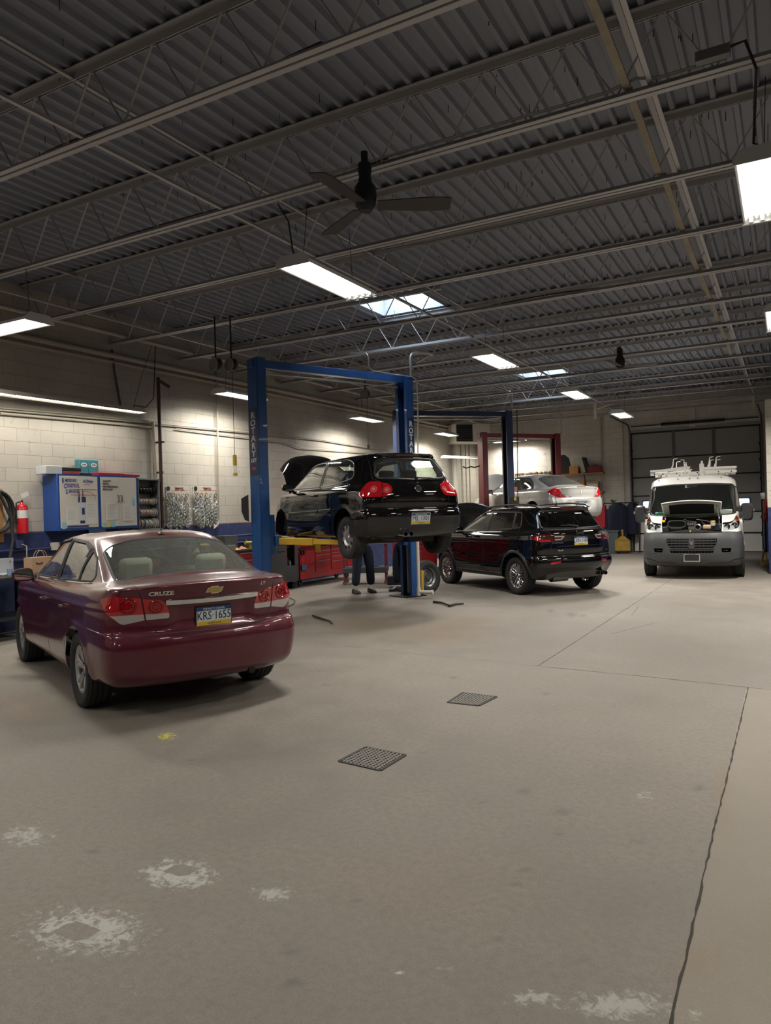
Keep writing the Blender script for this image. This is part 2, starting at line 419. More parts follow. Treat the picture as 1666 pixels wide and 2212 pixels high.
def rim_mesh(style,r,w):
 """rim facing +y"""
 m = MB(); k = w / 2; f = k * .80
 m.lathe([(r - .004, -k * .8), (r - .02, -k * .7), (r - .045, -k * .3), (r - .04, f - .03), (r - .018, f - .008), (r, f), (r + .006, f - .004), (r, f - .012)], 56, axis='y')
 def arm(a0,a1,r0,r1,w0,w1,y0,y1,t=.03):
  p0 = Vector((r0 * math.cos(a0),0,r0 * math.sin(a0))); p1 = Vector((r1 * math.cos(a1),0,r1 * math.sin(a1)))
  d = (p1 - p0).normalized(); s = Vector((-d.z,0,d.x)); Y = Vector((0,1,0))
  n = 5; rg = []
  for i in range(n + 1):
   u = i / n; p = p0.lerp(p1,u); ww = w0 + (w1 - w0) * u; y = y0 + (y1 - y0) * u + .014 * math.sin(PI * u)
   rg.append([p + s * ww + Y * (y - t),p + s * ww + Y * (y - .006),p + s * ww * .55 + Y * y,p - s * ww * .55 + Y * y,p - s * ww + Y * (y - .006),p - s * ww + Y * (y - t)])
  m.rings(rg)
 if style == 'five_twin':
  for i in range(5):
   a = PI / 2 + 2 * PI * i / 5
   for d in (-1,1): arm(a + d * .10,a + d * .20,.05,r - .012,.022,.016,f - .035,f - .014)
   arm(a,a,.05,r * .62,.03,.018,f - .05,f - .034,.02)
  m.lathe([(0, f - .03), (.03, f - .031), (.034, f - .04), (.06, f - .042), (.075, f - .07)], 30, axis='y')
 elif style == 'mesh':
  for i in range(10):
   a = PI / 2 + 2 * PI * i / 10
   arm(a,a,.04,r * .55,.011,.009,f - .05,f - .03)
   for d in (-1,1): arm(a + d * .02,a + d * .22,r * .45,r - .012,.009,.008,f - .034,f - .012)
   arm(a + PI / 10,a + PI / 10,.05,r - .012,.007,.006,f - .055,f - .016)
  m.lathe([(0, f - .028), (.03, f - .03), (.036, f - .045), (.05, f - .06)], 30, axis='y')
 elif style == 'cover':
  m.lathe([(0, f - .004), (.035, f - .006), (.045, f - .014), (.09, f - .016), (r * .62, f + .002), (r * .93, f - .004), (r * .99, f - .012)], 56, axis='y')
  m.lathe([(r * .975, f + .0), (r + .002, f + .004), (r + .006, f - .008)], 56, axis='y')
 elif style == 'steel':
  m.lathe([(0, f - .02), (.055, f - .022), (.065, f - .05), (.11, f - .06), (r * .66, f - .035), (r * .93, f - .07)], 48, axis='y')
 return m
def make_wheel(car,x,sd,z,R,r,w,style,m_rim,m_tyre,track,steer=0,droop=0,hub=None,camber=0):
 """tyre is the part, rim and brake disc its sub-parts"""
 T = link('wheel', tyre_mesh(R, r, w).mesh('wheel', [m_tyre]), car, (x, sd * track, z)); T.rotation_euler = (camber * sd, 0, steer + (0 if sd > 0 else PI))
 rm = link('rim', rim_mesh(style, r, w).mesh('rim', [m_rim], 30), T)
 blk = mat('dark_metal', (.03, .03, .032), .5, .6)
 k = w / 2 * .8
 if style == 'cover':
  h = MB()
  for i in range(9):
   a = PI / 2 + 2 * PI * i / 9; c = Vector((r * .77 * math.cos(a),k - .004,r * .77 * math.sin(a)))
   M = frame(c,(-math.sin(a),0,math.cos(a)),(math.cos(a),0,math.sin(a)))
   n = 14; pts = [M @ Vector((.020 * math.cos(2 * PI * j / n) * (1.15 + .25 * math.sin(2 * PI * j / n)),.029 * math.sin(2 * PI * j / n),0)) for j in range(n)]
   h.rings([pts,[p + Vector((0,.0065,0)) for p in pts]])
  h.build('vent_hole', blk, T); T.children
  MB().lathe([(0, k + .004), (.028, k + .002), (.032, k - .004)], 24, axis='y').build('hub_cap', m_rim, T)
 elif style == 'steel':
  h = MB()
  for i in range(12):
   a = 2 * PI * i / 12; c = Vector((r * .78 * math.cos(a),k - .052,r * .78 * math.sin(a))); h.cyl(c - Vector((0,.01,0)),c + Vector((0,.004,0)),.02,12)
  h.build('vent_hole', blk, T)
 else:
  d = MB().lathe([(.05, .01), (r * .72, .012), (r * .72, -.012), (.05, -.01)], 40, axis='y'); d.build('brake_disc', mat('disc_steel', (.32, .3, .28), .35, .9), T)
  d = MB()
  for i in range(5):
   a = PI / 2 + 2 * PI * (i + .5) / 5; c = Vector((.056 * math.cos(a),k - .05,.056 * math.sin(a))); d.cyl(c,c + Vector((0,.02,0)),.009,6)
  d.build('wheel_nut', blk, T)
 return T
PA_FONT = {}
def licence_plate(car, p, n, up, txt, top='PENNSYLVANIA', bot='visitPA.com', frame_m=None, blank=False):
 n = Vector(n).normalized(); upv = Vector(up); r = upv.cross(n).normalized(); u = n.cross(r); M = frame(Vector(p) + n * .004,r,u)
 W,Hh = .305,.152
 b = MB().xf(M); b.prism(rp([(-W / 2 - .008,-Hh / 2 - .008),(W / 2 + .008,-Hh / 2 - .008),(W / 2 + .008,Hh / 2 + .008),(-W / 2 - .008,Hh / 2 + .008)],.012),-.012,0)
 fr = b.build('license_plate', frame_m or mat('black_plastic', (.02, .02, .021), .45), car)
 if blank:
  MB().xf(M).bb((-W / 2 + .012, -Hh / 2 + .012, -.001), (W / 2 - .012, Hh / 2 - .012, .002)).build('plate_back', mat('black_plastic', (.02, .02, .021), .45), fr)
  return fr
 q = MB().xf(M)
 q.use(0).bb((-W / 2,-Hh * .27,0),(W / 2,Hh * .30,.003)); q.use(1).bb((-W / 2,Hh * .30,0),(W / 2,Hh / 2,.003)); q.use(2).bb((-W / 2,-Hh / 2,0),(W / 2,-Hh * .27,.003))
 mw = mat('plate_white', '#cdd6da', .4); mbq = mat('plate_blue', '#20406e', .4); my = mat('plate_yellow', '#d9b833', .4)
 q.build('plate_face', [mw, mbq, my], fr, smooth=0)
 t = MB().xf(M); I = Matrix.Identity(4)
 t.use(0).text(txt,Matrix.Translation((0,.002,.0035)),.098,.0012,.78)
 t.use(1).text(top,Matrix.Translation((0,Hh * .395,.0035)),.026,.0006,1.05)
 t.use(0).text(bot,Matrix.Translation((0,-Hh * .385,.0035)),.024,.0006,1.05)
 t.build('plate_lettering', [mat('plate_ink', '#1c2a44', .5), mw], fr, smooth=0)
 return fr
# ------------------------------------------------------------------ the cars
def flare(B,axles,zc,R,amp=.016,zlo=.15):
 for ax in axles:
  d = np.hypot(B[...,0] - ax,B[...,2] - zc)
  k = amp * np.exp(-((d - R) / .05) ** 2) * (np.abs(B[...,1]) > .55) * (B[...,2] > zlo)
  B[...,1] += k
 return B
def gauss(a,s): return np.exp(-(a / s) ** 2)
def seat(car, x, y, z, m, w=.5, back=.62, head=True, name='seat', mh=None, lean=.25):
 """a car seat: cushion and backrest, headrest as its own sub-part"""
 s = MB(); s.prism(rp([(-.25, 0), (.25, .02), (.27, .14), (-.22, .16)], .05), -w / 2, w / 2, 'xz')
 P = rp([(-.10,0),(.02,0),(.04,back),(-.06,back)],.045)
 c,sn = math.cos(lean),math.sin(lean)
 P = [(-.2 + p[0] * c - p[1] * sn, .12 + p[0] * sn + p[1] * c) for p in P]; s.prism(P, -w / 2 * .96, w / 2 * .96, 'xz')
 o = s.build(name,m,car,(x,y,z),bevel=.03)
 if head:
  h = MB(); hx = -.2 - (back + .12) * sn; hz = .12 + (back + .12) * c
  h.box((hx, 0, hz), (.11, .27, .19), R=Matrix.Rotation(-lean * .6, 3, 'Y')); h.build('headrest', mh or m, o, bevel=.04)
 return o
def arch_liner(mb,x,zc,R,yo,yi):
 for sg in (-1,1):
  mb.lathe([(R, sg * yo), (R + .012, sg * (yo - .02)), (R + .012, sg * yi), (.02, sg * yi)], 28, (x, 0, zc), 'y', a0=-.12, a1=PI + .12)
def mirror(car, x, y, z, m, md, sgn, w=.2, h=.13, nm='side_mirror'):
 k = MB(); s = sgn
 pts = []
 for i,(t,sy,sz) in enumerate([(-.055,.93,.93),(-.05,1,1),(.0,.96,.97),(.05,.8,.8),(.085,.45,.45)]):
  rg = []
  for j in range(20):
   a = 2 * PI * j / 20; cx = abs(math.cos(a)) ** .6 * (1 if math.cos(a) > 0 else -1); cz = abs(math.sin(a)) ** .7 * (1 if math.sin(a) > 0 else -1)
   rg.append((t,s * (.06 + w / 2) + cx * w / 2 * sy,.07 + cz * h / 2 * sz * (1 - .12 * cx * s)))
  pts.append(rg)
 k.rings(pts); o = k.build(nm,m,car,(x,y,z)); o.rotation_euler = (0,0,sgn * .12)
 MB().bar((.03, -s * .015, -.01), (.01, s * .1, .035), .07, .03).build('mirror_foot', md, o, bevel=.008)
 g = MB(); g.prism(rp([(s * .06 + s * w * a, .07 + h * b) for a, b in ((.06, -.38), (.9, -.36), (.95, .36), (.1, .40))], .03), -.060, -.056, 'yz'); g.build('mirror_glass', mat('mirror_glass', (.75, .78, .78), .03, 1.), o)
 return o
def lamp_ring(mb,sh,u,w,v,r,lift=.002,h=.004,n=28,asp=1.):
 P = [sh.on(u + r * asp * math.cos(2 * PI * i / n),w + r * math.sin(2 * PI * i / n),v) for i in range(n)]
 if any(p is None for p, _ in P): return
 c = sum((p for p, _ in P),Vector()) / n; nn = sum((q for _,q in P),Vector()).normalized()
 def rg(k,l): return [c + (p - c) * k + nn * l for p, _ in P]
 mb.rings([rg(1.08,lift),rg(1.,lift + h),rg(.86,lift + h),rg(.78,lift)],True,False)
def cruze():
 car = empty('car', (-5.09, 5.12, 0), math.radians(154.75), 'dark red four-door sedan parked nearest the camera with closed trunk', 'car')
 WB = 2.685
 zs = lambda r,rc,m,fc,f: [r,rc,m,fc,f]
 X = (0,1.34,WB)
 R = [[(x,0,.2) for x in np.linspace(-.8,3.45,13)],
  ring(.20,-.82,3.48,.80,.08,.22,.25,.35,xs=X),ring(.27,-.93,3.56,.865,.10,.20,.28,.35,xs=X),ring(.40,-.975,3.60,.892,.11,.19,.30,.35,xs=X),
  ring(.56,-.985,3.60,.898,.11,.18,.30,.35,xs=X),ring([.625,.635,.67,.68,.66],-.975,3.59,.895,.115,.18,.30,.35,.94,xs=X),
  ring([.652,.665,.72,.70,.69],-.955,3.58,.893,.11,.18,.3,.35,.94,xs=X),ring([.664,.68,.74,.72,.71],-.925,3.57,.890,.10,.19,.3,.35,.94,xs=X),
  ring([.86,.87,.84,.78,.76],-.925,3.53,.884,.105,.20,.3,.34,.94,xs=X),ring([.97,.97,.92,.84,.82],-.935,3.45,.868,.105,.22,.3,.34,.93,xs=X),
  ring([1.045,1.03,.957,.88,.85],-.955,3.36,.845,.10,.23,.28,.34,.91,xs=X),ring([1.06,1.045,.968,.89,.87],-.93,3.28,.832,.10,.23,.28,.34,.90,xs=X),
  ring([1.075,1.055,.975,.92,.91],-.78,3.02,.815,.09,.23,.24,.30,.88,.88),ring([1.085,1.065,.985,.97,.975],-.62,2.72,.800,.08,.22,.18,.2,.88,.9),
  ring([1.095,1.075,.995,.99,1.0],-.52,2.58,.785,.07,.22,.14,.14,.90,.93),ring([1.26,1.25,1.22,1.21,1.22],-.13,2.12,.712,.06,.26,.12,.14,.90,.93),
  ring([1.395,1.385,1.385,1.385,1.385],.20,1.76,.640,.05,.28,.10,.14,.90,.93),ring([1.435,1.425,1.432,1.42,1.42],.34,1.64,.595,.05,.28,.10,.14,.9,.93),
  ring([1.466,1.46,1.462,1.455,1.452],.55,1.4,.40,.04,.25,.08,.14),[(x,0,1.472) for x in np.linspace(.7,1.25,13)]]
 R = [[(p[0],p[1],p[2] + .038 + (.025 if p[2] < .45 and p[0] < -.3 else 0)) for p in r] for r in R]
 def dfm(B):
  x,y,z = B[...,0],B[...,1],B[...,2] - .035
  B = flare(B,(0,WB),.33,.375,.018)
  side = 1 / (1 + np.exp(-(y - .7) / .03)); B[...,1] += side * (.010 * gauss(z - .845 - .03 * (x - 1) * -.4,.03) - .016 * gauss(z - .62,.14) * gauss(x - 1.35,.8))
  # recess for the plate in the boot lid
  k = (x < -.6) * 1 / (1 + np.exp(-(z - .705) / .008)) * 1 / (1 + np.exp(-(.885 - z) / .008)) * 1 / (1 + np.exp(-(.335 - y) / .012)); B[...,0] += .022 * k
  return B
 sh = Shell(R,9,7,dfm)
 paint = carpaint('maroon_paint', (.10, .0045, .017), .2, .32, 1., dirt=.45)
 blk = mat('black_plastic', (.02, .02, .021), .45); rub = mat('rubber_seal', (.012, .012, .012), .6); chrome = mat('chrome', (.8, .8, .8), .08, 1.)
 gl = glassmat('cruze_glass', (.66, .72, .66), .035)
 tyre = mat('tyre_rubber', (.022, .022, .022), .75, bump=.1, noise=.3); silver = mat('alloy_silver', (.50, .50, .50), .32, .85)
 # openings and panels
 wz = .385
 for ax in (0,WB):
  c = [(ax + wz * math.cos(2 * PI * i / 32),.33 + wz * math.sin(2 * PI * i / 32)) for i in range(32)]
  sh.cut('arch', c, 'L', nmin=.2); sh.cut('arch', c, 'R', nmin=.2)
 fw = rp([(2.30,1.035),(1.175,1.048),(1.13,1.440),(1.62,1.410),(1.90,1.285)],[.02,.01,.01,.12,.2])
 rw = rp([(1.095,1.048),(.345,1.078),(.36,1.36),(.62,1.42),(1.06,1.440)],[.01,.01,.03,.1,.01])
 qw = rp([(.32,1.078),(-.06,1.095),(-.07,1.14),(.13,1.28),(.325,1.345)],[.01,.02,.02,.02])
 sh.lr('fglass', fw); sh.lr('rglass', rw); sh.lr('qglass', qw)
 bw = rp([(-.435,-.66),(-.455,-.3),(-.46,0),(-.455,.3),(-.435,.66),(.17,.60),(.225,.3),(.23,0),(.225,-.3),(.17,-.60)],[.06,0,0,0,.06,.07,0,0,0,.07])
 sh.cut('backlight', bw, 'T')
 ww = rp([(2.50,-.70),(2.56,0),(2.50,.70),(1.76,.56),(1.72,0),(1.76,-.56)],[.06,0,.06,.06,0,.06])
 sh.cut('windscreen', ww, 'T', nmin=.05)
 # tail lamps: outer half on the wing,inner half on the lid
 D1 = ('D', 1, 38); D2 = ('D', -1, 38)
 for k, D, s in (('l', D1, 1), ('r', D2, -1)):
  # coordinates along u of the quarter view
  U,V,N = sh.view(D)
  def q(x,y,z): return (U.dot(Vector((x,s * y,z))),z)
  po = rp([q(-.852,.566,.815),q(-.798,.734,.785),q(-.764,.775,.835),q(-.70,.80,.875),q(-.62,.86,.985),q(-.743,.772,1.018),q(-.851,.592,.992)],[.0,.03,.02,.02,.01,.03,0])
  sh.cut('lampo_' + k, po, D, nmin=.05)
 lid = rp([(-.70,1.2),(-.62,1.08),(-.583,.99),(-.555,.815),(-.515,.735),(-.45,.695),(0,.688),(.45,.695),(.515,.735),(.555,.815),(.583,.99),(.62,1.08),(.70,1.2)],[0,.02,.02,.02,.03,.05,0,.05,.03,.02,.02,.02,0])
 sh.cut('lid', lid, 'B', nmin=.1, x=lambda c: c.x < -.5, only=None)
 # bring the lamp faces back that the lid outline ran over
 sh.cut('lid', [(-.955, -.62), (-.47, -.61), (-.50, 0), (-.47, .61), (-.955, .62)], 'T', nmin=.6, x=lambda c: c.z > 1.0)
 for k, D, s in (('l', D1, 1), ('r', D2, -1)):
  U,V,N = sh.view(D)
  def q(x,y,z): return (U.dot(Vector((x,s * y,z))),z)
  sh.cut('lampi_' + k, rp([q(-.852, .55, .815), q(-.852, .577, .987), q(-.90, .42, .965), q(-.90, .385, .90), q(-.89, .371, .818)], [0, .01, .03, .03, .02]), D, nmin=.05, x=lambda c: c.x < -.5)
 fd = rp([(2.37,1.025),(2.33,.45),(2.27,.33),(1.14,.33),(1.14,1.035)],[.01,.1,.05,.03,.01]); rd = rp([(1.125,1.035),(1.125,.33),(.44,.33),(.395,.52),(.30,.70),(.18,.80),(.12,1.06)],[0,.03,.04,.1,.05,.05,0])
 sh.lr('fdoor', fd, only=[]) if False else None
 for sd in 'lr':
  v = sd.upper()
  sh.cut('fdoor_' + sd, fd, v, x=lambda c: c.z < 1.04, only='none'); sh.cut('rdoor_' + sd, rd, v, x=lambda c: c.z < 1.08, only='none')
 sh.cut('bonnet', rp([(2.60, -.72), (2.64, 0), (2.60, .72), (3.2, .66), (3.38, .3), (3.40, 0), (3.38, -.3), (3.2, -.66)], [.03, 0, .03, .1, 0, 0, 0, .1]), 'T', nmin=.3, only='none')
 sh.drop('arch')
 sh.part('', 'body', paint, car) if False else None
 sh.part(None, 'body', paint, car)
 for sd in 'lr':
  d = sh.part('fdoor_' + sd, 'front_door', paint, car); e = sh.part('rdoor_' + sd, 'rear_door', paint, car)
  for dd,hx in ((d,1.28),(e,.40)):
   s = 1 if sd == 'l' else -1; p, n = sh.on(hx, .855, sd.upper())
   hm = MB(); hm.tube([p + Vector((-.085,0,0)) - n * .006,p + Vector((-.07,0,.004)) + n * .028,p + Vector((.05,0,.004)) + n * .030,p + Vector((.085,0,0)) - n * .006],[.012,.013,.013,.012],10)
   h = hm.build('door_handle', paint, dd)
   MB().tube([p + Vector((-.06, 0, .012)) + n * .036, p + Vector((.06, 0, .012)) + n * .037], .004, 6).build('handle_trim', chrome, dd)
 lidp = sh.part('lid', 'trunk_lid', paint, car)
 sh.part('bonnet', 'hood', paint, car)
 for k in 'lr':
  sh.part('fglass_' + k, 'side_window', gl, car, -.004); sh.part('rglass_' + k, 'side_window', gl, car, -.004); sh.part('qglass_' + k, 'side_window', gl, car, -.004)
 glr = glassmat('cruze_rear_glass', (.62, .70, .64), .10)
 sh.part('backlight', 'rear_window', glr, car, -.003); sh.part('windscreen', 'windshield', gl, car, -.003)
 red = mat('lamp_red', (.42, .004, .010), .08, coat=1., spec=.8); redd = mat('lamp_red_deep', (.22, .004, .008), .15, coat=1.); clear = mat('lamp_clear', (.55, .52, .52), .12, .5, coat=1., spec=.8)
 for k, D, s in (('l', D1, 1), ('r', D2, -1)):
  U,V,N = sh.view(D)
  # split every lamp: red above,clear strip below
  for key, zc in (('lampo_' + k, .862), ('lampi_' + k, .862)):
   lo = [(-3,.5),(3,.5),(3,zc),(-3,zc)]
   sh.cut(key + '_c', lo, D, nmin=-1, only=key)
   top = sh.part(key, 'tail_light', red, car, .005, .012); bot = sh.part(key + '_c', 'lamp_clear_strip', clear, top, .005, .012)
   g = MB()
   if key[4] == 'o':
    c = U.dot(Vector((-.80,s * .675,0))); lamp_ring(g,sh,c,.935,D,.062,.006,.008)
    lamp_ring(g,sh,c,.935,D,.030,.006,.006)
   else:
    c = U.dot(Vector((-.88,s * .482,0))); lamp_ring(g,sh,c,.915,D,.050,.006,.008); lamp_ring(g,sh,c,.915,D,.024,.006,.006)
   if g.v: g.build('lamp_ring', redd, top)
 # trims and gaps
 t = MB()
 for v in 'LR':
  for P,c in ((fd,0),(rd,0)): sh.ribbon(t,[p for p in P],v,.0028,.0006,True)
  sh.ribbon(t,[(-.70,.76),(-.60,.705),(-.36,.70)],v,.003,.0006)
 sh.ribbon(t, lid[1:-1], 'B', .0035, .0008)
 sh.ribbon(t, [(-.955, .62), (-.47, .61)], 'T', .0028, .0006); sh.ribbon(t, [(-.955, -.62), (-.47, -.61)], 'T', .0028, .0006)
 sh.ribbon(t, [(2.60, -.72), (3.2, -.66), (3.38, -.3), (3.40, 0), (3.38, .3), (3.2, .66), (2.60, .72)], 'T', .003, .0006)
 t.build('panel_gap', rub, car)
 t = MB(); sh.ribbon(t, bw, 'T', .012, .002, True); sh.ribbon(t, ww, 'T', .012, .002, True)
 for v in 'LR':
  for P in (fw,rw,qw): sh.ribbon(t,P,v,.011,.004,True)
  sh.ribbon(t,[(1.135,1.04),(1.095,1.44)],v,.03,.003); sh.ribbon(t,[(.33,1.08),(.345,1.36)],v,.012,.004);
  sh.cut('x', [], v) if False else None
 t.build('window_seal', rub, car)
 t = MB(); sh.ribbon(t, [(2.28, 1.022), (1.2, 1.034), (-.10, 1.078)], 'L', .009, .005); sh.ribbon(t, [(2.28, 1.022), (1.2, 1.034), (-.10, 1.078)], 'R', .009, .005); t.build('chrome_strip', chrome, car)
 vis = glassmat('smoke_visor', (.10, .10, .11))
 t = MB()
 for v in 'LR':
  for P in ([(2.03,1.205),(1.88,1.287),(1.60,1.405),(1.15,1.435)],[(1.06,1.435),(.62,1.412),(.40,1.35),(.385,1.28)]): sh.ribbon(t,P,v,.020,.007,lift=.004)
 t.build('wind_deflector', mat('smoked_plastic', (.012, .012, .012), .5), car)
 # chrome bar,badges,plate
 t = MB(); sh.ribbon(t, [(-.405, .945), (0, .940), (.405, .945)], 'B', .026, .014, lift=.002); t.build('chrome_bar', chrome, lidp)
 p, n = sh.on(0, 1.022, 'B'); r = Vector((0, 0, 1)).cross(n).normalized(); M = frame(p + n * .004, r, n.cross(r))
 bow = [(-.078,-.022),(-.030,-.022),(-.030,-.034),(.036,-.034),(.036,-.022),(.060,-.022),(.078,.022),(.030,.022),(.030,.034),(-.036,.034),(-.036,.022),(-.060,.022)]
 MB().xf(M).prism(bow, -.003, .003).build('badge', chrome, lidp)
 MB().xf(M).prism([(a * .9, b * .80) for a, b in bow], .003, .0045).build('badge_fill', mat('gold_badge', (.55, .40, .12), .3, .6), lidp)
 t = MB(); text_on(sh, t, 'CRUZE', .44, 1.022, 'B', .048, .002, .003, sx=1.3, bold=.002); text_on(sh, t, 'LT', -.466, 1.035, 'B', .04, .002, .003, sx=1.2, bold=.001); t.build('lettering', chrome, lidp)
 p, n = sh.on(0, .80, 'B'); licence_plate(car, p + n * .012, n, (0, 0, 1), 'KRS\u00b71655')
 # antenna fin and mast
 a = MB(); ap, an = sh.on(.36, 0, 'T'); a.rings([[(.30 + .12 * t, y * (1 - .5 * t) * .03, ap.z - .004 + .035 * math.sin(PI * min(1, t * 1.1)) * (1 - abs(y) * .7)) for y in (-1, -.5, 0, .5, 1)] for t in np.linspace(0, 1, 7)], False, False)
 an_ = a.build('antenna', blk, car); MB().tube([(.35, 0, ap.z + .02), (.30, 0, ap.z + .075)], [.005, .003], 6).build('antenna_mast', blk, an_)
 # floor,cabin
 tub = MB(); tub.bb((-.55, -.66, .33), (2.9, .66, .38)); tub.bb((-.5, -.60, 1.06), (.02, .60, 1.08)); tub.build('cabin_floor', mat('cabin_dark', (.03, .028, .026), .8), car, bevel=.01)
 dash = MB(); dash.prism(rp([(1.95, .55), (2.55, .55), (2.55, .98), (2.1, 1.0), (1.92, .9)], .05), -.68, .68, 'xz'); dash.build('dashboard', mat('cabin_dark', (.03, .028, .026), .8), car)
 cream = mat('cream_leather', (.50, .47, .40), .6); grey = mat('grey_leather', (.22, .20, .18), .6)
 for y in (-.37,.37): seat(car,1.35,y,.38,grey,.5,.62,mh=grey)
 b = MB(); b.box((.10, 0, .80), (.16, 1.24, .52), R=Matrix.Rotation(-.3, 3, 'Y')); rb = b.build('rear_bench', cream, car, bevel=.05)
 for y in (-.36,.36):
  MB().box((-.0, y, 1.165), (.12, .30, .22), R=Matrix.Rotation(-.15, 3, 'Y')).build('headrest', cream, rb, bevel=.05)
 MB().lathe([(.17, -.012), (.185, 0), (.17, .012), (.158, 0), (.17, -.012)], 28, (0, 0, 0), 'x').build('steering_wheel', blk, car, (1.82, .37, .93))
 MB().box((1.62, 0, 1.36), (.02, .2, .06)).build('inside_mirror', blk, car, bevel=.008)
 ln = MB(); arch_liner(ln, 0, .33, .385, .84, .50); arch_liner(ln, WB, .33, .385, .84, .50); ln.build('wheel_well', mat('well_black', (.008, .008, .008), .9), car)
 for ax in (0,WB):
  for sd in (1, -1): make_wheel(car, ax, sd, .33, .33, .222, .222, 'five_twin', silver, tyre, .775)
 for sd in (1,-1): mirror(car,2.06,sd * .80,.985,paint,blk,sd,.21,.14)
 u = MB(); u.cyl((-.88, -.35, .285), (-.60, -.35, .30), .03, 14); u.bb((-.62, -.28, .25), (-.2, .30, .33)); u.bar((0, -.7, .30), (0, .7, .30), .07, .07); u.build('exhaust', mat('dark_metal', (.03, .03, .032), .5, .6), car)
 # front lamps and grille,on the hidden end
 g = MB(); sh.ribbon(g, [(-.45, .62), (.45, .62)], 'F', .03, .006); sh.ribbon(g, [(-.5, .45), (.5, .45)], 'F', .05, .006); g.build('grille', blk, car)
 return car,sh
def side_cut(sh,key,poly, **k):
 for sd in 'LR': sh.cut(key + '_' + sd.lower(), poly, sd, **k)
def arches(sh,axles,zc,R,n=32,sx=1.):
 for ax in axles:
  c = [(ax + R * sx * math.cos(2 * PI * i / n),zc + R * math.sin(2 * PI * i / n)) for i in range(n)]
  sh.cut('arch', c, 'L', nmin=.2); sh.cut('arch', c, 'R', nmin=.2)
def hinge_matrix(x,z,ang,k=1.):
 return Matrix.Translation((x, 0, z)) @ Matrix.Rotation(-ang, 4, 'Y') @ Matrix.Diagonal((k, 1, 1, 1)) @ Matrix.Translation((-x, 0, -z))
def door_handle(sh,door,hx,hz,sd,m,trim=None,flip=1):
 p,n = sh.on(hx,hz,sd.upper())
 if p is None: return
 h = MB().tube([p + Vector((-.095, 0, 0)) - n * .006, p + Vector((-.075, 0, .004)) + n * .028, p + Vector((.05, 0, .004)) + n * .030, p + Vector((.09, 0, 0)) - n * .006], [.011, .013, .013, .011], 10).build('door_handle', m, door)
 if trim: MB().tube([p + Vector((-.06, 0, .008)) + n * .037, p + Vector((.05, 0, .008)) + n * .038], .005, 6).build('handle_trim', trim, h)
def wiper(sh, car, u0, w0, u1, w1, v, m, name='rear_wiper'):
 p,n = sh.on(u0,w0,v); q,n2 = sh.on(u1,w1,v)
 if p is None or q is None: return
 MB().tube([p + n * .005,p + n * .035],.018,12).tube([p + n * .035,(p + q) / 2 + (n + n2) * .022,q + n2 * .018],[.012,.009,.006],8).build(name,m,car)
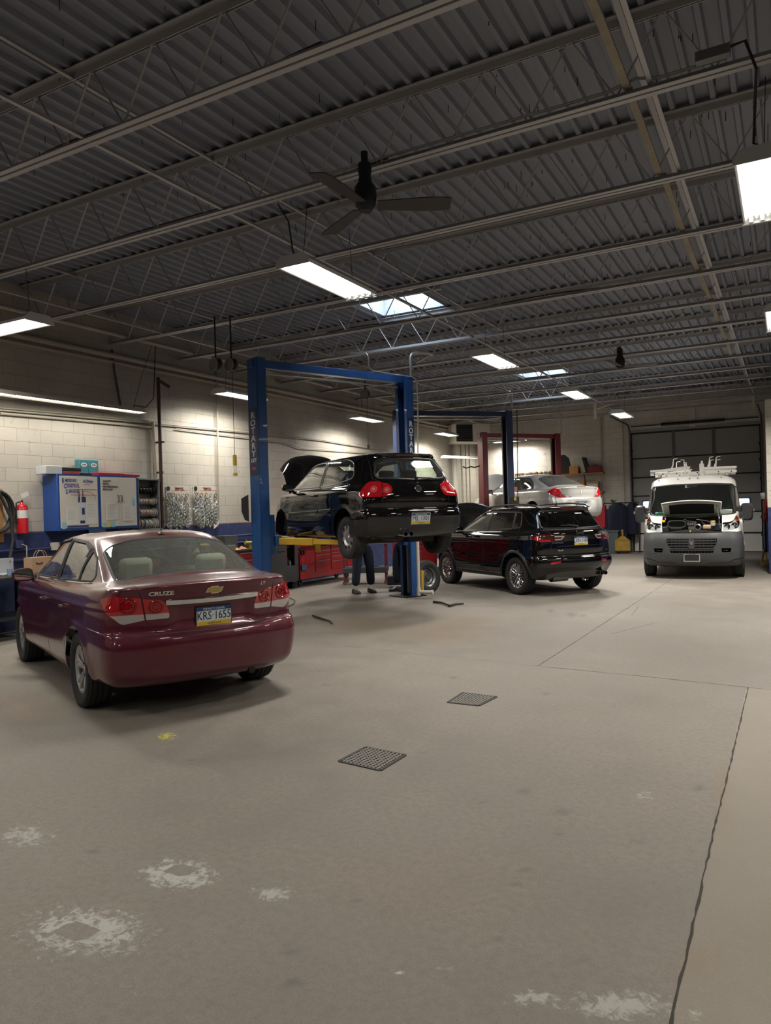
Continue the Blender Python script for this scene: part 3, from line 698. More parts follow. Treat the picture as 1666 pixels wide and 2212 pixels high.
def golf():
 car = empty('car', (-5.29, 9.958, .935), math.radians(148.0), 'black two-door hatchback raised on the blue two-post lift with its hood open', 'car')
 WB = 2.578; X = (0,1.3,WB); up = .09
 R = [[(x,0,.22) for x in np.linspace(-.5,3.3,13)],
  ring(.22,-.52,3.30,.79,.08,.2,.25,.35,xs=X),ring([.27,.27,.24,.24,.24],-.66,3.38,.845,.09,.16,.28,.35,xs=X),ring(.36,-.735,3.42,.868,.11,.14,.30,.35,xs=X),
  ring(.46,-.755,3.44,.878,.12,.14,.30,.35,xs=X),ring([.545,.545,.54,.54,.54],-.765,3.44,.880,.12,.14,.30,.35,xs=X),
  ring([.60,.60,.60,.60,.60],-.750,3.43,.880,.12,.15,.3,.35,xs=X),ring([.63,.63,.63,.66,.65],-.715,3.42,.879,.11,.16,.3,.35,xs=X),
  ring([.74,.74,.74,.74,.72],-.725,3.39,.876,.11,.18,.3,.35,.95,xs=X),ring([.86,.86,.84,.80,.78],-.715,3.34,.868,.11,.20,.3,.34,.94,xs=X),
  ring([.95,.94,.92,.87,.84],-.685,3.24,.850,.11,.22,.28,.34,.93,xs=X),
  ring([.985,.975,.955,.92,.91],-.665,2.95,.828,.10,.23,.24,.30,.92,.9,xs=(0,1.2,2.3)),ring([1.0,.99,.975,.97,.985],-.655,2.70,.806,.09,.22,.18,.2,.92,.9,xs=(.05,1.0,1.95)),
  ring([1.02,1.01,.99,1.0,1.02],-.64,2.56,.790,.09,.22,.14,.14,.92,.93,xs=(.05,.95,1.85)),ring([1.20,1.20,1.20,1.21,1.22],-.55,2.12,.728,.08,.22,.12,.14,.92,.93),
  ring([1.375,1.375,1.385,1.38,1.38],-.42,1.80,.660,.07,.22,.10,.14,.92,.93),ring([1.425,1.425,1.425,1.415,1.41],-.42,1.66,.620,.06,.22,.10,.14,.92,.93),ring([1.45,1.447,1.447,1.435,1.43],-.43,1.56,.580,.05,.22,.10,.14,.92,.93),
  ring([1.462,1.464,1.47,1.46,1.45],-.38,1.4,.42,.04,.2,.08,.14),[(x,0,1.48 - .015 * max(0,.3 - x)) for x in np.linspace(-.22,1.25,13)]]
 R = [[(p[0],p[1],p[2] + up) for p in r] for r in R]
 def dfm(B):
  x,y,z = B[...,0],B[...,1],B[...,2] - up
  zc = z
  for ax in (0,WB):
   d = np.hypot(x - ax,z - .30); B[...,1] += .014 * np.exp(-((d - .36) / .045) ** 2) * (np.abs(y) > .55) * (z > .15)
  side = 1 / (1 + np.exp(-(y - .7) / .03)); B[...,1] += side * (-.014 * gauss(z - .66,.12) * gauss(x - 1.3,.7) + .006 * gauss(z - .90,.02))
  k = (x < -.5) / (1 + np.exp(-(z - .405) / .006)) / (1 + np.exp(-(.585 - z) / .006)) / (1 + np.exp(-(.19 - y) / .008)); B[...,0] += .02 * k
  return B
 sh = Shell(R,8,6,dfm)
 paint = carpaint('black_paint', (.0025, .0025, .003), .0, .06, .6, dirt=.02); blk = mat('black_plastic', (.02, .02, .021), .45); matte = mat('bumper_black', (.018, .018, .019), .42); rub = mat('rubber_seal', (.012, .012, .012), .6)
 chrome = mat('chrome', (.8, .8, .8), .08, 1.); gl = glassmat('golf_glass', (.70, .78, .72), .03); tyre = mat('tyre_rubber', (.022, .022, .022), .75, bump=.1, noise=.3); silver = mat('alloy_silver', (.50, .50, .50), .32, .85)
 arches(sh,(0,),.30 + up,.365); arches(sh,(WB - .03,),.33 + up,.375)
 H = up
 fg = rp([(2.25,1.02 + H),(1.04,1.01 + H),(.96,1.405 + H),(1.50,1.395 + H),(1.85,1.25 + H)],[.02,.01,.01,.12,.2])
 qg = rp([(.98,1.015 + H),(.45,1.035 + H),(-.06,1.10 + H),(-.09,1.16 + H),(.02,1.34 + H),(.25,1.405 + H),(.90,1.41 + H)],[.02,.05,.08,.06,.08,.1,.02])
 side_cut(sh, 'fg', fg); side_cut(sh, 'qg', qg)
 bw = rp([(-.61, 1.085 + H), (0, 1.055 + H), (.61, 1.085 + H), (.515, 1.365 + H), (.3, 1.375 + H), (-.3, 1.375 + H), (-.515, 1.365 + H)], [.09, 0, .09, .09, 0, 0, .09]); sh.cut('backlight', bw, 'B', x=lambda c: c.x < .2)
 ww = rp([(2.48, -.68), (2.54, 0), (2.48, .68), (1.82, .58), (1.76, 0), (1.82, -.58)], [.06, 0, .06, .06, 0, .06]); sh.cut('windscreen', ww, 'T', nmin=.05)
 for s, k in ((1, 'l'), (-1, 'r')):
  D = ('D', s, 38); U, V, N = sh.view(D)
  q = lambda x,y,z: (U.dot(Vector((x,s * y,z))),z + H)
  po = rp([q(-.635,.56,.81),q(-.60,.68,.808),q(-.45,.83,.812),q(-.41,.83,.85),q(-.455,.70,1.025),q(-.52,.62,1.035),q(-.60,.56,1.02)],[0,.03,.02,.02,.05,.03,0])
  sh.cut('lamp_' + k, po, D, nmin=.05)
  pi_ = rp([q(-.635, .548, .81), q(-.60, .548, 1.015), q(-.65, .45, .985), q(-.66, .40, .92), q(-.665, .44, .825)], [0, .02, .05, .05, .05]); sh.cut('lampi_' + k, pi_, D, nmin=.05, x=lambda c: c.x < -.4)
 bump = [(-1., .2), (1., .2), (1., .49 + H), (-1., .49 + H)]; sh.cut('bumper', bump, 'B', nmin=-.2, x=lambda c: c.x < -.15)
 for sd in 'LR': sh.cut('bumper', [(-1., .1), (-.30, .1), (-.30, .30 + H), (-.385, .49 + H), (-1, .50 + H)], sd, nmin=.1)
 hatch = rp([(-.57,1.44 + H),(-.64,1.09 + H),(-.553,1.03 + H),(-.553,.80 + H),(-.58,.76 + H),(-.54,.655 + H),(.54,.655 + H),(.58,.76 + H),(.553,.80 + H),(.553,1.03 + H),(.64,1.09 + H),(.57,1.44 + H)],[.02,.02,.02,.02,.02,.05,.05,.02,.02,.02,.02,.02])
 sh.cut('hatch', hatch, 'B', nmin=.1, only='none', x=lambda c: c.x < -.28)
 fd = rp([(2.30,1.0 + H),(2.30,.48 + H),(2.22,.26 + H),(1.02,.26 + H),(.90,.50 + H),(.93,1.0 + H)],[.01,.1,.05,.03,.1,.01])
 side_cut(sh, 'door', fd, only='none', x=lambda c: c.z < 1.01 + H)
 bn = rp([(2.50, -.70), (2.58, 0), (2.50, .70), (3.12, .66), (3.28, .36), (3.33, 0), (3.28, -.36), (3.12, -.66)], [.03, 0, .03, .1, .1, 0, .1, .1]); sh.cut('bonnet', bn, 'T', nmin=.3, only='none')
 sh.drop('arch'); body = sh.part(None, 'body', paint, car)
 sh.part('bumper', 'rear_bumper', matte, car, .001); ht = sh.part('hatch', 'tailgate', paint, car)
 for k in 'lr':
  d = sh.part('door_' + k, 'door', paint, car); door_handle(sh, d, 1.07, .875 + H, k, paint)
  sh.part('fg_' + k, 'side_window', gl, car, -.004); sh.part('qg_' + k, 'side_window', gl, car, -.004)
 sh.part('backlight', 'rear_window', gl, car, -.002); sh.part('windscreen', 'windshield', gl, car, -.003)
 sh.part('bonnet', 'hood', paint, car, 0, .022, hinge_matrix(2.50, .98 + H, math.radians(GOLF_HOOD), 1.2))
 red = mat('lamp_red', (.55, .008, .012), .08, coat=1., spec=.8); clear = mat('lamp_clear', (.62, .60, .60), .1, .3, coat=1., spec=.8); pink = mat('lamp_pink', (.75, .10, .10), .12, coat=1.)
 for s, k in ((1, 'l'), (-1, 'r')):
  D = ('D', s, 38); U, V, N = sh.view(D)
  a = sh.part('lamp_' + k, 'tail_light', red, car, .006, .012); b = sh.part('lampi_' + k, 'tail_light', red, car, .006, .012)
  for (x,y,z,r),par in (((-.57,.665,.92,.045),a),((-.64,.49,.905,.042),b)):
   g = MB(); c = U.dot(Vector((x, s * y, 0))); lamp_ring(g, sh, c, z + H, D, r, .007, .006); lamp_ring(g, sh, c, z + H, D, r * .62, .007, .006); g.build('lamp_ring', pink, par)
   P, n = sh.on(c, z + H, D); MB().tube([P + n * .006, P + n * .010], r * .5, 20).build('lamp_bulb', clear, par)
 t = MB()
 for v in 'LR': sh.ribbon(t, fd, v, .0028, .0006, True)
 sh.ribbon(t, hatch, 'B', .0035, .0008, True); t.build('panel_gap', rub, car)
 t = MB(); sh.ribbon(t, bw, 'B', .012, .002, True)
 for v in 'LR':
  sh.ribbon(t,fg,v,.012,.003,True); sh.ribbon(t,[(1.01,1.0 + H),(.965,1.39 + H)],v,.03,.003)
  sh.ribbon(t,[(2.12,.60 + H),(1.6,.61 + H),(.95,.625 + H)],v,.022,.012); sh.ribbon(t,[(.90,.627 + H),(.42,.645 + H)],v,.022,.012)
 t.build('black_trim', blk, car)
 t = MB()
 for v in 'LR':
  sh.ribbon(t,[(2.2,1.0 + H),(1.0,.992 + H)],v,.008,.005); sh.ribbon(t,qg,v,.006,.004,True)
 t.build('chrome_strip', mat('satin_trim', (.45, .45, .45), .3, .9), car)
 p, n = sh.on(0, .487 + H, 'B'); licence_plate(car, p + n * .006, n, (0, 0, 1), 'MJL\u00b71301', frame_m=chrome)
 p, n = sh.on(0, .921 + H, 'B'); r = Vector((0, 0, 1)).cross(n).normalized(); M = frame(p + n * .003, r, n.cross(r))
 b = MB().xf(M).lathe([(.044, 0), (.047, .006), (.053, .006), (.056, 0)], 36, cap=False); bd = b.build('badge', chrome, ht)
 b = MB().xf(M).lathe([(0, .001), (.045, .001)], 36); b.build('badge_disc', mat('badge_dark', (.02, .02, .03), .3), bd)
 b = MB().xf(M)
 for a,c in (((-.022,.040),(0,.004)),((.022,.040),(0,.004)),((-.040,.020),(-.018,-.038)),((-.018,-.038),(0,-.006)),((0,-.006),(.018,-.038)),((.018,-.038),(.040,.020))): b.bar((*a,.005),(*c,.005),.009,.006)
 b.build('badge_letters', chrome, bd)
 t = MB(); text_on(sh, t, '2.5', -.43, .751 + H, 'B', .04, .002, .003, sx=1.3); t.build('lettering', chrome, ht)
 wiper(sh, ht, -.02, 1.065 + H, -.43, 1.05 + H, 'B', blk)
 t = MB(); sh.ribbon(t, [(-.2, 1.425 + H), (.2, 1.425 + H)], 'B', .014, .006); t.build('brake_light', mat('brake_red', (.10, .006, .008), .25, coat=1.), ht)
 e = MB()
 for y in (.29, .20): e.lathe([(.030, -.80), (.038, -.80), (.038, -.55), (.030, -.60)], 24, (0, y, .275 + H), 'x')
 e.build('exhaust_pipe', chrome, car)
 a = MB(); a.tube([(-.18, .0, 1.455 + H), (-.36, .0, 1.60 + H)], [.006, .003], 6); a.build('antenna', blk, car)
 # under-body
 u = MB(); u.cyl((-.55,.25,.26 + H),(.1,.25,.26 + H),.10,16); u.bar((0,-.62,.26),(0,.62,.26),.10,.09); u.bb((.6,-.2,.20),(1.9,.2,.28 + H)); u.bb((-.3,-.5,.22),(.2,-.05,.34)); u.bar((WB,-.6,.28),(WB,.6,.28),.1,.08)
 for y in (-.55,.55): u.bar((.0,y,.27),(.55,y * .9,.34),.09,.06); u.cyl((.12,y * .85,.28),(.12,y * .85,.5),.05,12)
 u.build('underbody', mat('dark_metal', (.03, .03, .032), .5, .6), car)
 ln = MB(); arch_liner(ln, 0, .30 + H, .365, .82, .50); arch_liner(ln, WB, .30 + H, .365, .82, .50); ln.build('wheel_well', mat('well_black', (.008, .008, .008), .9), car)
 for ax in (0,WB):
  for sd in (1,-1):
   if ax > 0:      # front wheels are off: hub and brake disc
    h = MB().lathe([(0, .05), (.03, .05), (.032, .02), (.07, .018), (.075, 0), (.145, 0), (.145, -.02), (.05, -.022)], 32, axis='y')
    for i in range(5): a = 2 * PI * i / 5; h.cyl((.05 * math.cos(a),.015,.05 * math.sin(a)),(.05 * math.cos(a),.03,.05 * math.sin(a)),.008,8)
    h.box((-.09, -.01, .10), (.09, .11, .15), R=Matrix.Rotation(.7, 3, 'Y')); o = h.build('wheel_hub', mat('disc_steel', (.32, .3, .28), .35, .9), car, (ax, sd * .70, .32)); o.rotation_euler = (0, 0, 0 if sd > 0 else PI)
    MB().tube([(ax, sd * .66, .40), (ax - .02, sd * .56, .80)], [.055, .03], 14).build('strut', blk, car)
   else: make_wheel(car, ax, sd, .317, .317, .195, .20, 'cover', silver, tyre, .745)
 for sd in (1,-1): mirror(car,2.02,sd * .80,.975 + H,paint,blk,sd,.20,.13)
 seatm = mat('golf_seat', (.06, .06, .062), .8)
 for y in (-.36,.36): seat(car,1.25,y,.36 + H,seatm,.5,.60)
 b = MB(); b.box((.28, 0, .86 + H), (.14, 1.2, .55), R=Matrix.Rotation(-.3, 3, 'Y')); rb = b.build('rear_bench', seatm, car, bevel=.05)
 for y in (-.38, .38): MB().box((.18, y, 1.17 + H), (.10, .26, .14)).build('headrest', seatm, rb, bevel=.04)
 tub = MB(); tub.bb((-.5, -.68, .30), (2.5, .68, .36)); tub.build('cabin_floor', mat('cabin_dark', (.03, .028, .026), .8), car)
 MB().prism(rp([(1.9, .55 + H), (2.45, .55 + H), (2.45, .98 + H), (2.05, 1.0 + H), (1.87, .9 + H)], .05), -.66, .66, 'xz').build('dashboard', mat('cabin_dark', (.03, .028, .026), .8), car)
 MB().lathe([(.17, -.012), (.185, 0), (.17, .012), (.158, 0), (.17, -.012)], 28, (0, 0, 0), 'x').build('steering_wheel', blk, car, (1.75, .36, .93 + H))
 eb = MB(); eb.bb((2.55, -.66, .35), (3.2, .66, .72)); eb.build('engine', mat('engine_dark', (.04, .04, .045), .6, .4), car, bevel=.03)
 return car,sh
GOLF_HOOD = 57
def compass():
 car = empty('car', (-3.965, 13.90, 0), math.radians(143.2), 'black four-door SUV with roof rails standing behind the lifted hatchback', 'car')
 WB = 2.636; X = (0,1.3,WB)
 R = [[(x,0,.30) for x in np.linspace(-.6,3.3,13)],
  ring(.30,-.60,3.35,.82,.08,.2,.25,.35,xs=X),ring([.40,.36,.30,.30,.30],-.72,3.44,.865,.12,.16,.28,.35,xs=X),ring([.46,.45,.40,.40,.40],-.80,3.50,.885,.13,.15,.30,.35,xs=X),
  ring([.53,.53,.50,.5,.5],-.845,3.53,.905,.13,.15,.30,.35,xs=X),ring([.66,.66,.64,.62,.62],-.85,3.53,.912,.13,.16,.30,.35,xs=X),
  ring([.70,.70,.70,.70,.70],-.835,3.52,.910,.13,.17,.3,.35,xs=X),ring([.72,.72,.73,.74,.74],-.80,3.51,.908,.125,.17,.3,.35,xs=X),
  ring([.86,.86,.84,.84,.84],-.805,3.49,.903,.125,.19,.3,.35,.95,xs=X),ring([1.02,1.02,.99,.95,.94],-.80,3.44,.895,.125,.21,.3,.34,.95,xs=X),
  ring([1.14,1.135,1.08,1.04,1.01],-.785,3.36,.875,.12,.22,.28,.34,.94,xs=X),
  ring([1.175,1.17,1.115,1.08,1.05],-.765,3.0,.845,.11,.23,.24,.30,.93,.9,xs=(0,1.2,2.3)),ring([1.195,1.19,1.135,1.11,1.10],-.735,2.66,.825,.10,.22,.18,.2,.93,.9,xs=(.05,1.0,1.95)),
  ring([1.215,1.21,1.16,1.14,1.14],-.71,2.50,.80,.10,.22,.14,.14,.93,.93,xs=(.05,.95,1.85)),ring([1.36,1.36,1.34,1.34,1.35],-.60,2.06,.742,.09,.22,.12,.14,.92,.93),
  ring([1.50,1.50,1.50,1.49,1.50],-.50,1.72,.685,.08,.22,.10,.14,.92,.93),ring([1.565,1.565,1.555,1.54,1.54],-.50,1.60,.65,.07,.22,.10,.14,.92,.93),ring([1.60,1.60,1.595,1.58,1.57],-.54,1.52,.61,.06,.22,.10,.14,.92,.93),
  ring([1.615,1.62,1.625,1.615,1.60],-.46,1.36,.45,.04,.2,.08,.14),[(x,0,1.64 - .02 * max(0,.4 - x)) for x in np.linspace(-.30,1.2,13)]]
 H = 0
 def dfm(B):
  x,y,z = B[...,0],B[...,1],B[...,2]
  for ax in (0,WB):
   d = np.hypot(x - ax,z - .35); B[...,1] += .02 * np.exp(-((d - .42) / .05) ** 2) * (np.abs(y) > .55) * (z > .2)
  side = 1 / (1 + np.exp(-(y - .7) / .03)); B[...,1] += side * (-.02 * gauss(z - .74,.14) * gauss(x - 1.3,.7) + .008 * gauss(z - 1.02,.02))
  return B
 sh = Shell(R,8,6,dfm)
 paint = carpaint('black_paint', (.0025, .0025, .003), .0, .06, .6, dirt=.02); blk = mat('black_plastic', (.02, .02, .021), .45); rub = mat('rubber_seal', (.012, .012, .012), .6); skid = mat('skid_grey', (.13, .13, .13), .5)
 chrome = mat('chrome', (.8, .8, .8), .08, 1.); gl = glassmat('compass_glass', (.50, .56, .52)); dg = glassmat('privacy_glass', (.10, .11, .11)); tyre = mat('tyre_rubber', (.022, .022, .022), .75, bump=.1, noise=.3)
 arches(sh,(0,WB),.35,.43)
 fg = rp([(2.10,1.15),(1.13,1.175),(1.08,1.54),(1.50,1.52),(1.80,1.39)],[.02,.01,.01,.12,.2])
 rg = rp([(1.07,1.178),(.22,1.225),(.24,1.535),(1.02,1.542)],[.01,.03,.03,.01])
 qg = rp([(.19,1.228),(-.04,1.25),(.0,1.42),(.06,1.52),(.20,1.533)],[.01,.05,.08,.02])
 side_cut(sh, 'fg', fg); side_cut(sh, 'rg', rg); side_cut(sh, 'qg', qg)
 bw = rp([(-.67, 1.235), (0, 1.225), (.67, 1.235), (.59, 1.535), (.3, 1.55), (-.3, 1.55), (-.59, 1.535)], [.06, 0, .06, .06, 0, 0, .06]); sh.cut('backlight', bw, 'B', x=lambda c: c.x < .2)
 ww = rp([(2.42, -.70), (2.48, 0), (2.42, .70), (1.72, .60), (1.67, 0), (1.72, -.60)], [.06, 0, .06, .06, 0, .06]); sh.cut('windscreen', ww, 'T', nmin=.05)
 for s, k in ((1, 'l'), (-1, 'r')):
  D = ('D', s, 38); U, V, N = sh.view(D); q = lambda x, y, z: (U.dot(Vector((x, s * y, z))), z)
  po = rp([q(-.74, .56, .985), q(-.62, .80, .985), q(-.47, .87, 1.06), q(-.47, .86, 1.115), q(-.60, .76, 1.125), q(-.72, .57, 1.12)], [0, .03, .02, .02, .03, 0]); sh.cut('lamp_' + k, po, D, nmin=.05)
  pi_ = rp([q(-.745, .55, .99), q(-.73, .56, 1.12), q(-.77, .31, 1.105), q(-.77, .33, 1.07), q(-.78, .42, 1.005)], [0, 0, .02, .02, .03]); sh.cut('lampi_' + k, pi_, D, nmin=.05, x=lambda c: c.x < -.4)
 hatch = rp([(-.63,1.58),(-.69,1.20),(-.57,1.13),(-.56,.97),(-.60,.90),(-.52,.725),(.52,.725),(.60,.90),(.56,.97),(.57,1.13),(.69,1.20),(.63,1.58)],[.02,.02,.02,.02,.02,.05,.05,.02,.02,.02,.02,.02])
 sh.cut('hatch', hatch, 'B', nmin=.1, only='none', x=lambda c: c.x < -.3)
 sh.cut('skid', rp([(-.63, .40), (-.42, .435), (-.2, .445), (.2, .445), (.42, .435), (.63, .40), (.60, .2), (-.60, .2)], 0), 'B', nmin=-.3, only='none', x=lambda c: c.x < -.35)
 fd = rp([(2.24,1.12),(2.2,.50),(2.12,.34),(1.10,.34),(1.10,1.16)],[.01,.1,.05,.03,.01]); rd = rp([(1.085,1.16),(1.085,.34),(.52,.34),(.46,.55),(.25,.80),(.0,1.02),(-.03,1.23)],[0,.03,.04,.1,.05,0])
 side_cut(sh, 'fd', fd, only='none', x=lambda c: c.z < 1.165); side_cut(sh, 'rd', rd, only='none', x=lambda c: c.z < 1.235)
 bn = rp([(2.50, -.74), (2.55, 0), (2.50, .74), (3.12, .70), (3.36, .40), (3.40, 0), (3.36, -.40), (3.12, -.70)], [.03, 0, .03, .1, .1, 0, .1, .1]); sh.cut('bonnet', bn, 'T', nmin=.3, only='none')
 sh.drop('arch'); sh.part(None, 'body', paint, car); sh.part('skid', 'skid_plate', skid, car)
 ht = sh.part('hatch', 'tailgate', paint, car)
 for k in 'lr':
  d = sh.part('fd_' + k, 'front_door', paint, car); e = sh.part('rd_' + k, 'rear_door', paint, car); door_handle(sh, d, 1.35, 1.06, k, paint); door_handle(sh, e, .30, 1.085, k, paint)
  sh.part('fg_' + k, 'side_window', gl, car, -.004); sh.part('rg_' + k, 'side_window', dg, car, -.004); sh.part('qg_' + k, 'side_window', dg, car, -.004)
 sh.part('backlight', 'rear_window', dg, car, -.002); sh.part('windscreen', 'windshield', gl, car, -.003)
 sh.part('bonnet', 'hood', paint, car, 0, .022, hinge_matrix(2.52, 1.12, math.radians(COMPASS_HOOD)))
 red = mat('lamp_red', (.55, .008, .012), .08, coat=1., spec=.8); dkr = mat('lamp_dark', (.06, .01, .012), .06, coat=1.); clear = mat('lamp_clear', (.62, .60, .60), .1, .3, coat=1., spec=.8)
 for s, k in ((1, 'l'), (-1, 'r')):
  D = ('D', s, 38); U, V, N = sh.view(D); q = lambda x, y, z: (U.dot(Vector((x, s * y, z))), z)
  a = sh.part('lamp_' + k, 'tail_light', dkr, car, .006, .012); b = sh.part('lampi_' + k, 'tail_light', dkr, car, .006, .012)
  g = MB(); sh.ribbon(g, [q(-.70, .60, 1.01), q(-.62, .74, 1.01), q(-.54, .82, 1.055)], D, .017, .004, lift=.006); g.build('lamp_band', red, a)
  g = MB(); sh.ribbon(g, [q(-.735, .53, 1.08), q(-.77, .35, 1.08), q(-.78, .42, 1.025), q(-.745, .53, 1.025)], D, .012, .004, lift=.006); g.build('lamp_band', clear, b)
  g = MB(); sh.ribbon(g, [(s * .63, .60), (s * .46, .625)], 'B', .020, .006); g.build('reflector', red, car)
 t = MB()
 for v in 'LR': sh.ribbon(t, fd, v, .0028, .0006, True); sh.ribbon(t, rd, v, .0028, .0006, True)
 sh.ribbon(t, hatch, 'B', .0035, .0008, True); t.build('panel_gap', rub, car)
 t = MB(); sh.ribbon(t, bw, 'B', .012, .002, True)
 for v in 'LR':
  for P in (fg,rg,qg): sh.ribbon(t,P,v,.010,.003,True)
  sh.ribbon(t,[(1.10,1.17),(1.05,1.55)],v,.03,.003)
  for ax in (0,WB): sh.ribbon(t,[(ax + .455 * math.cos(a),.35 + .455 * math.sin(a)) for a in np.linspace(-.25,PI + .25,22)],v,.026,.006)
  sh.ribbon(t,[(2.2,.345),(.48,.345)],v,.035,.008)
 t.build('black_trim', blk, car)
 t = MB()
 for v in 'LR': sh.ribbon(t, [(1.98, 1.29), (1.80, 1.415), (1.50, 1.545), (1.08, 1.562), (.10, 1.555), (-.08, 1.44), (-.22, 1.33), (-.40, 1.275)], v, .005, .005)
 sh.ribbon(t, [(-.66, 1.205), (.66, 1.205)], 'B', .008, .005); sh.ribbon(t, [(-.5, .905), (.5, .905)], 'B', .005, .004); t.build('chrome_strip', chrome, car)
 for s in (1,-1):
  r = MB(); P = [(-.36,s * .585,1.60),(-.24,s * .60,1.648),(.2,s * .61,1.675),(1.0,s * .60,1.668),(1.32,s * .585,1.635),(1.42,s * .57,1.59)]
  r.tube(P, [.012, .018, .018, .018, .016, .012], 8); r.build('roof_rail', blk, car)
 p, n = sh.on(0, .99, 'B'); licence_plate(car, p + n * .006, n, (0, 0, 1), 'LXN\u00b71388')
 t = MB(); text_on(sh, t, 'Jeep', -.0, 1.135, 'B', .075, .003, .003, sx=1.3, bold=.003); text_on(sh, t, 'COMPASS', .48, .965, 'B', .032, .002, .003, sx=1.5, bold=.001); text_on(sh, t, '4x4', .43, .83, 'B', .042, .002, .003, sx=1.6, bold=.001)
 text_on(sh, t, 'LIMITED', -.52, .835, 'B', .030, .002, .003, sx=1.6, bold=.001); t.build('lettering', chrome, ht)
 wiper(sh, ht, 0.0, 1.235, .32, 1.265, 'B', blk)
 t = MB(); sh.ribbon(t, [(-.2, 1.58), (.2, 1.58)], 'B', .014, .006); t.build('brake_light', mat('brake_red2', (.32, .01, .012), .2, coat=1.), ht)
 a = MB(); a.tube([(-.10, .0, 1.62), (-.13, .0, 1.67), (-.10, 0, 1.86)], [.03, .008, .004], 8); a.build('antenna', blk, car)
 e = MB()
 for y in (-.50, -.60): e.lathe([(.030, -.76), (.038, -.76), (.038, -.5), (.030, -.5)], 20, (0, y, .37), 'x')
 e.cyl((-.55, .15, .33), (-.55, .5, .33), .08, 14); e.build('exhaust_pipe', mat('dark_chrome', (.2, .2, .2), .25, 1.), car)
 ln = MB(); arch_liner(ln, 0, .35, .415, .85, .50); arch_liner(ln, WB, .35, .415, .85, .50); ln.build('wheel_well', mat('well_black', (.008, .008, .008), .9), car)
 rim = mat('machined_rim', (.62, .62, .62), .22, 1.)
 for ax in (0,WB):
  for sd in (1, -1): make_wheel(car, ax, sd, .352, .352, .24, .235, 'mesh', rim, tyre, .775)
 pole = mat('pale_mirror', (.45, .47, .38), .3)
 for sd in (1,-1): mirror(car,1.98,sd * .80,1.125,paint,blk,sd,.22,.15)
 MB().bb((-.5, -.7, .36), (2.5, .7, .42)).build('cabin_floor', mat('cabin_dark', (.03, .028, .026), .8), car)
 sm = mat('compass_seat', (.03, .03, .03), .7)
 for y in (-.37,.37): seat(car,1.3,y,.50,sm,.5,.62)
 MB().prism(rp([(1.85, .6), (2.4, .6), (2.4, 1.08), (2.0, 1.10), (1.82, 1.0)], .05), -.68, .68, 'xz').build('dashboard', mat('cabin_dark', (.03, .028, .026), .8), car)
 MB().lathe([(.17, -.012), (.185, 0), (.17, .012), (.158, 0), (.17, -.012)], 28, (0, 0, 0), 'x').build('steering_wheel', blk, car, (1.72, .37, 1.06))
 MB().bb((2.55, -.66, .45), (3.2, .66, .85)).build('engine', mat('engine_dark', (.04, .04, .045), .6, .4), car, bevel=.03)
 return car,sh
COMPASS_HOOD = 55
